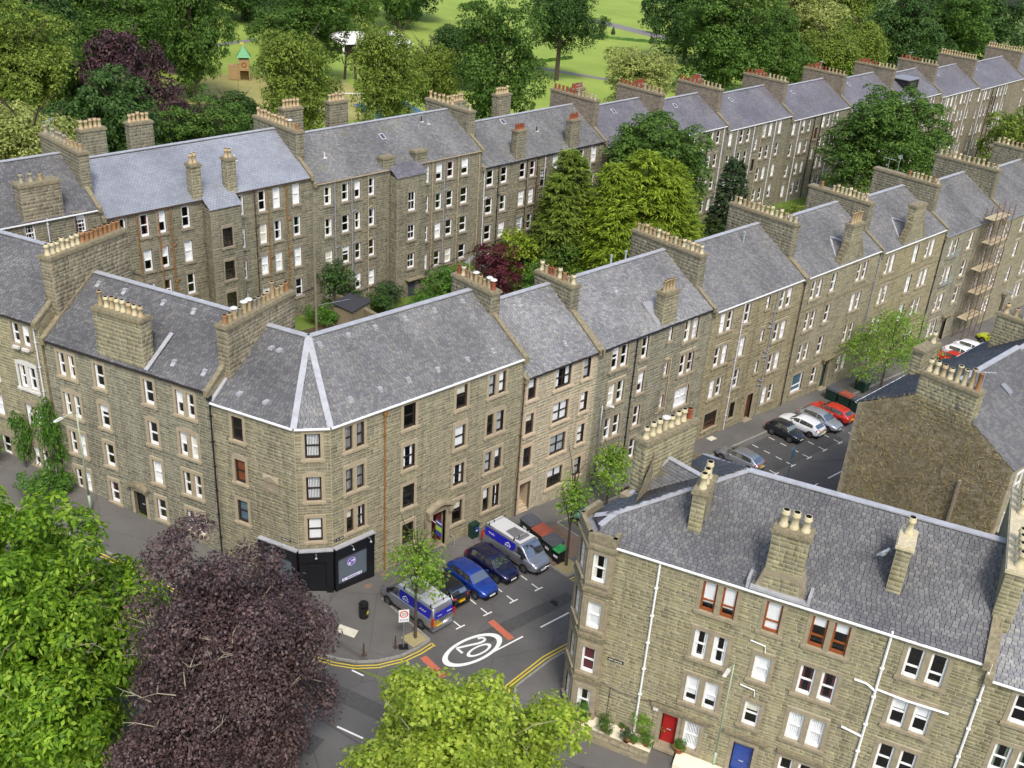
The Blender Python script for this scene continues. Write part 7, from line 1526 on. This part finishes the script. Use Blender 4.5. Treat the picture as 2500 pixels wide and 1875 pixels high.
def castle(x, y, rz, l):
    t = empty('play_tower', gp(x, y, 0), R(rz), l, 'play tower', 'play castle towers'); t.scale = (.85, .85, .85); b = B(); 
    for sx in (-1, 1):
        for sy in (-1, 1): b.box(sx * 1.1 - .12, sx * 1.1 + .12, sy * 1.1 - .12, sy * 1.1 + .12, 0, 5.6)
    obj('posts', b.mesh('posts', ['timber_play']), t); b = B(); b.box(-1.1, 1.1, -1.15, -1.0, 2.4, 5.0); b.box(-1.1, 1.1, 1.0, 1.15, 0, 5.0); b.box(-1.15, -1.0, -1, 1, .3, 5); b.box(1.0, 1.15, -1, 1, .3, 5); b.lathe([(.35, -1.18), (.6, -1.18), (.6, -1.1)], 14, (0, 0, 3.7), 1, 'y'); b.box(-3.6, -1.2, -.9, .9, .3, 3.6, 0); obj('panels', b.mesh('panels', ['timber_play', 'timber_orange']), t)
    b = B(); b.hull([(-1.6, -1.6, 5.4), (1.6, -1.6, 5.4), (1.6, 1.6, 5.4), (-1.6, 1.6, 5.4)], [(-.06, -.06, 7.8), (.06, -.06, 7.8), (.06, .06, 7.8), (-.06, .06, 7.8)]); b.tube([(0, 0, 7.7), (0, 0, 8.7)], .05, 5, 1); b.box(-.7, 0, -.02, .02, 8.2, 8.6, 2); obj('roof', b.mesh('roof', ['roof_green', 'paint_white', 'paint_yellow']), t)
    return t
castle(71.2, 143.2, -30, 'wooden play tower with green pyramid roof on the bark area'); t = castle(61.7, 157, -30, 'wooden play tower with green roof and white tube slide'); b = B(); b.tube([(.4, -1.2, 3.6), (.6, -2.4, 2.6), (.9, -4.0, .8), (1.0, -5, .5)], .5, 10); obj('slide', b.mesh('slide', ['paint_white'], True), t); b = B(); b.hull([(-4.4, -1.2, 3.6), (-1.3, -1.2, 3.6), (-1.3, 0, 4.4), (-4.4, 0, 4.4)], [(-4.4, 1.2, 3.6), (-1.3, 1.2, 3.6), (-1.3, .1, 4.4), (-4.4, .1, 4.4)]); obj('side_roof', b.mesh('side_roof', ['roof_green']), t)
t = empty('pavilion', gp(118, 168, 0), R(-20), 'low white park pavilion with pale sloping roof', 'building'); b = B(); b.box(-7, 9, -4, 4, 0, 3.0); obj('wall', b.mesh('wall', ['timber_dark']), t); b = B(); b.hull([(-8, -6, 3.0), (10, -6, 3.0), (10, 5, 3.0), (-8, 5, 3.0)], [(-7, 3, 4.3), (9, 3, 4.3), (9, 3.5, 4.3), (-7, 3.5, 4.3)]); obj('roof', b.mesh('roof', ['pavilion_white']), t); b = B()
for k in range(6): b.box(-7 + k * 3.2 - .2, -7 + k * 3.2 + .2, -5.6, -5.2, 0, 3.2)
obj('columns', b.mesh('columns', ['pavilion_white']), t)
t = empty('timber_sculpture', gp(93.9, 140.1, 0), 0, 'dark timber climbing frame standing on the park lawn', 'play frame'); b = B(); b.tube([(-1.2, 0, 0), (-.8, 0, 5.2)], .3, 7, 0, .2); b.tube([(1.2, -.6, 0), (.8, -.4, 5.6)], .3, 7, 0, .2); b.tube([(-.9, 0, 4.6), (.9, -.4, 6.6)], .3, 7, 0, .25); b.tube([(-.9, 0, 3), (.9, -.4, 3.3)], .14, 6); b.tube([(-1.4, 0, 3.2), (-1.9, 0, 4.6)], .12, 5); obj('frame', b.mesh('frame', ['bark']), t)
t = empty('swing_frame', gp(79, 115, 0), R(-35), 'grey steel swing frame on the blue play surface', 'swing'); b = B(); b.tube([(-4, 0, 2.8), (4, 0, 2.8)], .08, 6)
for x in (-4, 0, 4): b.tube([(x, -1.2, 0), (x, 0, 2.8)], .07, 6); b.tube([(x, 1.2, 0), (x, 0, 2.8)], .07, 6)
obj('frame', b.mesh('frame', ['metal_galv']), t)
for x in (-2.6, -1.2, 1.4, 2.8): b = B(); b.tube([(x, 0, .5), (x, 0, 2.8)], .02, 4); b.box(x - .25, x + .25, -.1, .1, .45, .5); obj('seat', b.mesh('seat', ['trim_black']), t)
t = empty('park_bench', gp(95.5, 130, 0), R(-30), 'pale park bench on the lawn below the timber frame', 'bench'); b = B(); b.box(-1.2, 1.2, -.3, .3, .42, .5); obj('seat', b.mesh('seat', ['pole_wood']), t); b = B(); b.box(-1.2, 1.2, .28, .36, .55, .95); obj('backrest', b.mesh('backrest', ['pole_wood']), t)
for sx in (-1, 1): b = B(); b.box(sx * 1.0 - .06, sx * 1.0 + .06, -.3, .3, 0, .42); obj('leg', b.mesh('leg', ['pole_wood']), t)
t = empty('gull', (fx + 13.0 * math.cos(FA) - 2.9 * math.sin(FA), fy + 13.0 * math.sin(FA) + 2.9 * math.cos(FA), 15.0), R(40), 'white and grey gull perched on the slates beside a single pot stack', 'bird')
b = B(); b.lathe([(.001, -.26), (.07, -.2), (.13, -.05), (.13, .08), (.08, .2), (.075, .26), (.085, .32), (.06, .38), (.001, .4)], 10, (0, 0, 0), 0, 'z'); me = b.mesh('body', ['paint_white'], True); o = obj('body', me, t, (0, 0, .3)); o.rotation_euler = (R(35), 0, 0)
b = B(); b.hull([(-.14, -.1, .36), (.14, -.1, .36), (.05, .34, .1), (-.05, .34, .1)], [(-.13, -.05, .45), (.13, -.05, .45), (.04, .34, .14), (-.04, .34, .14)]); obj('wings', b.mesh('wings', ['lead']), t)
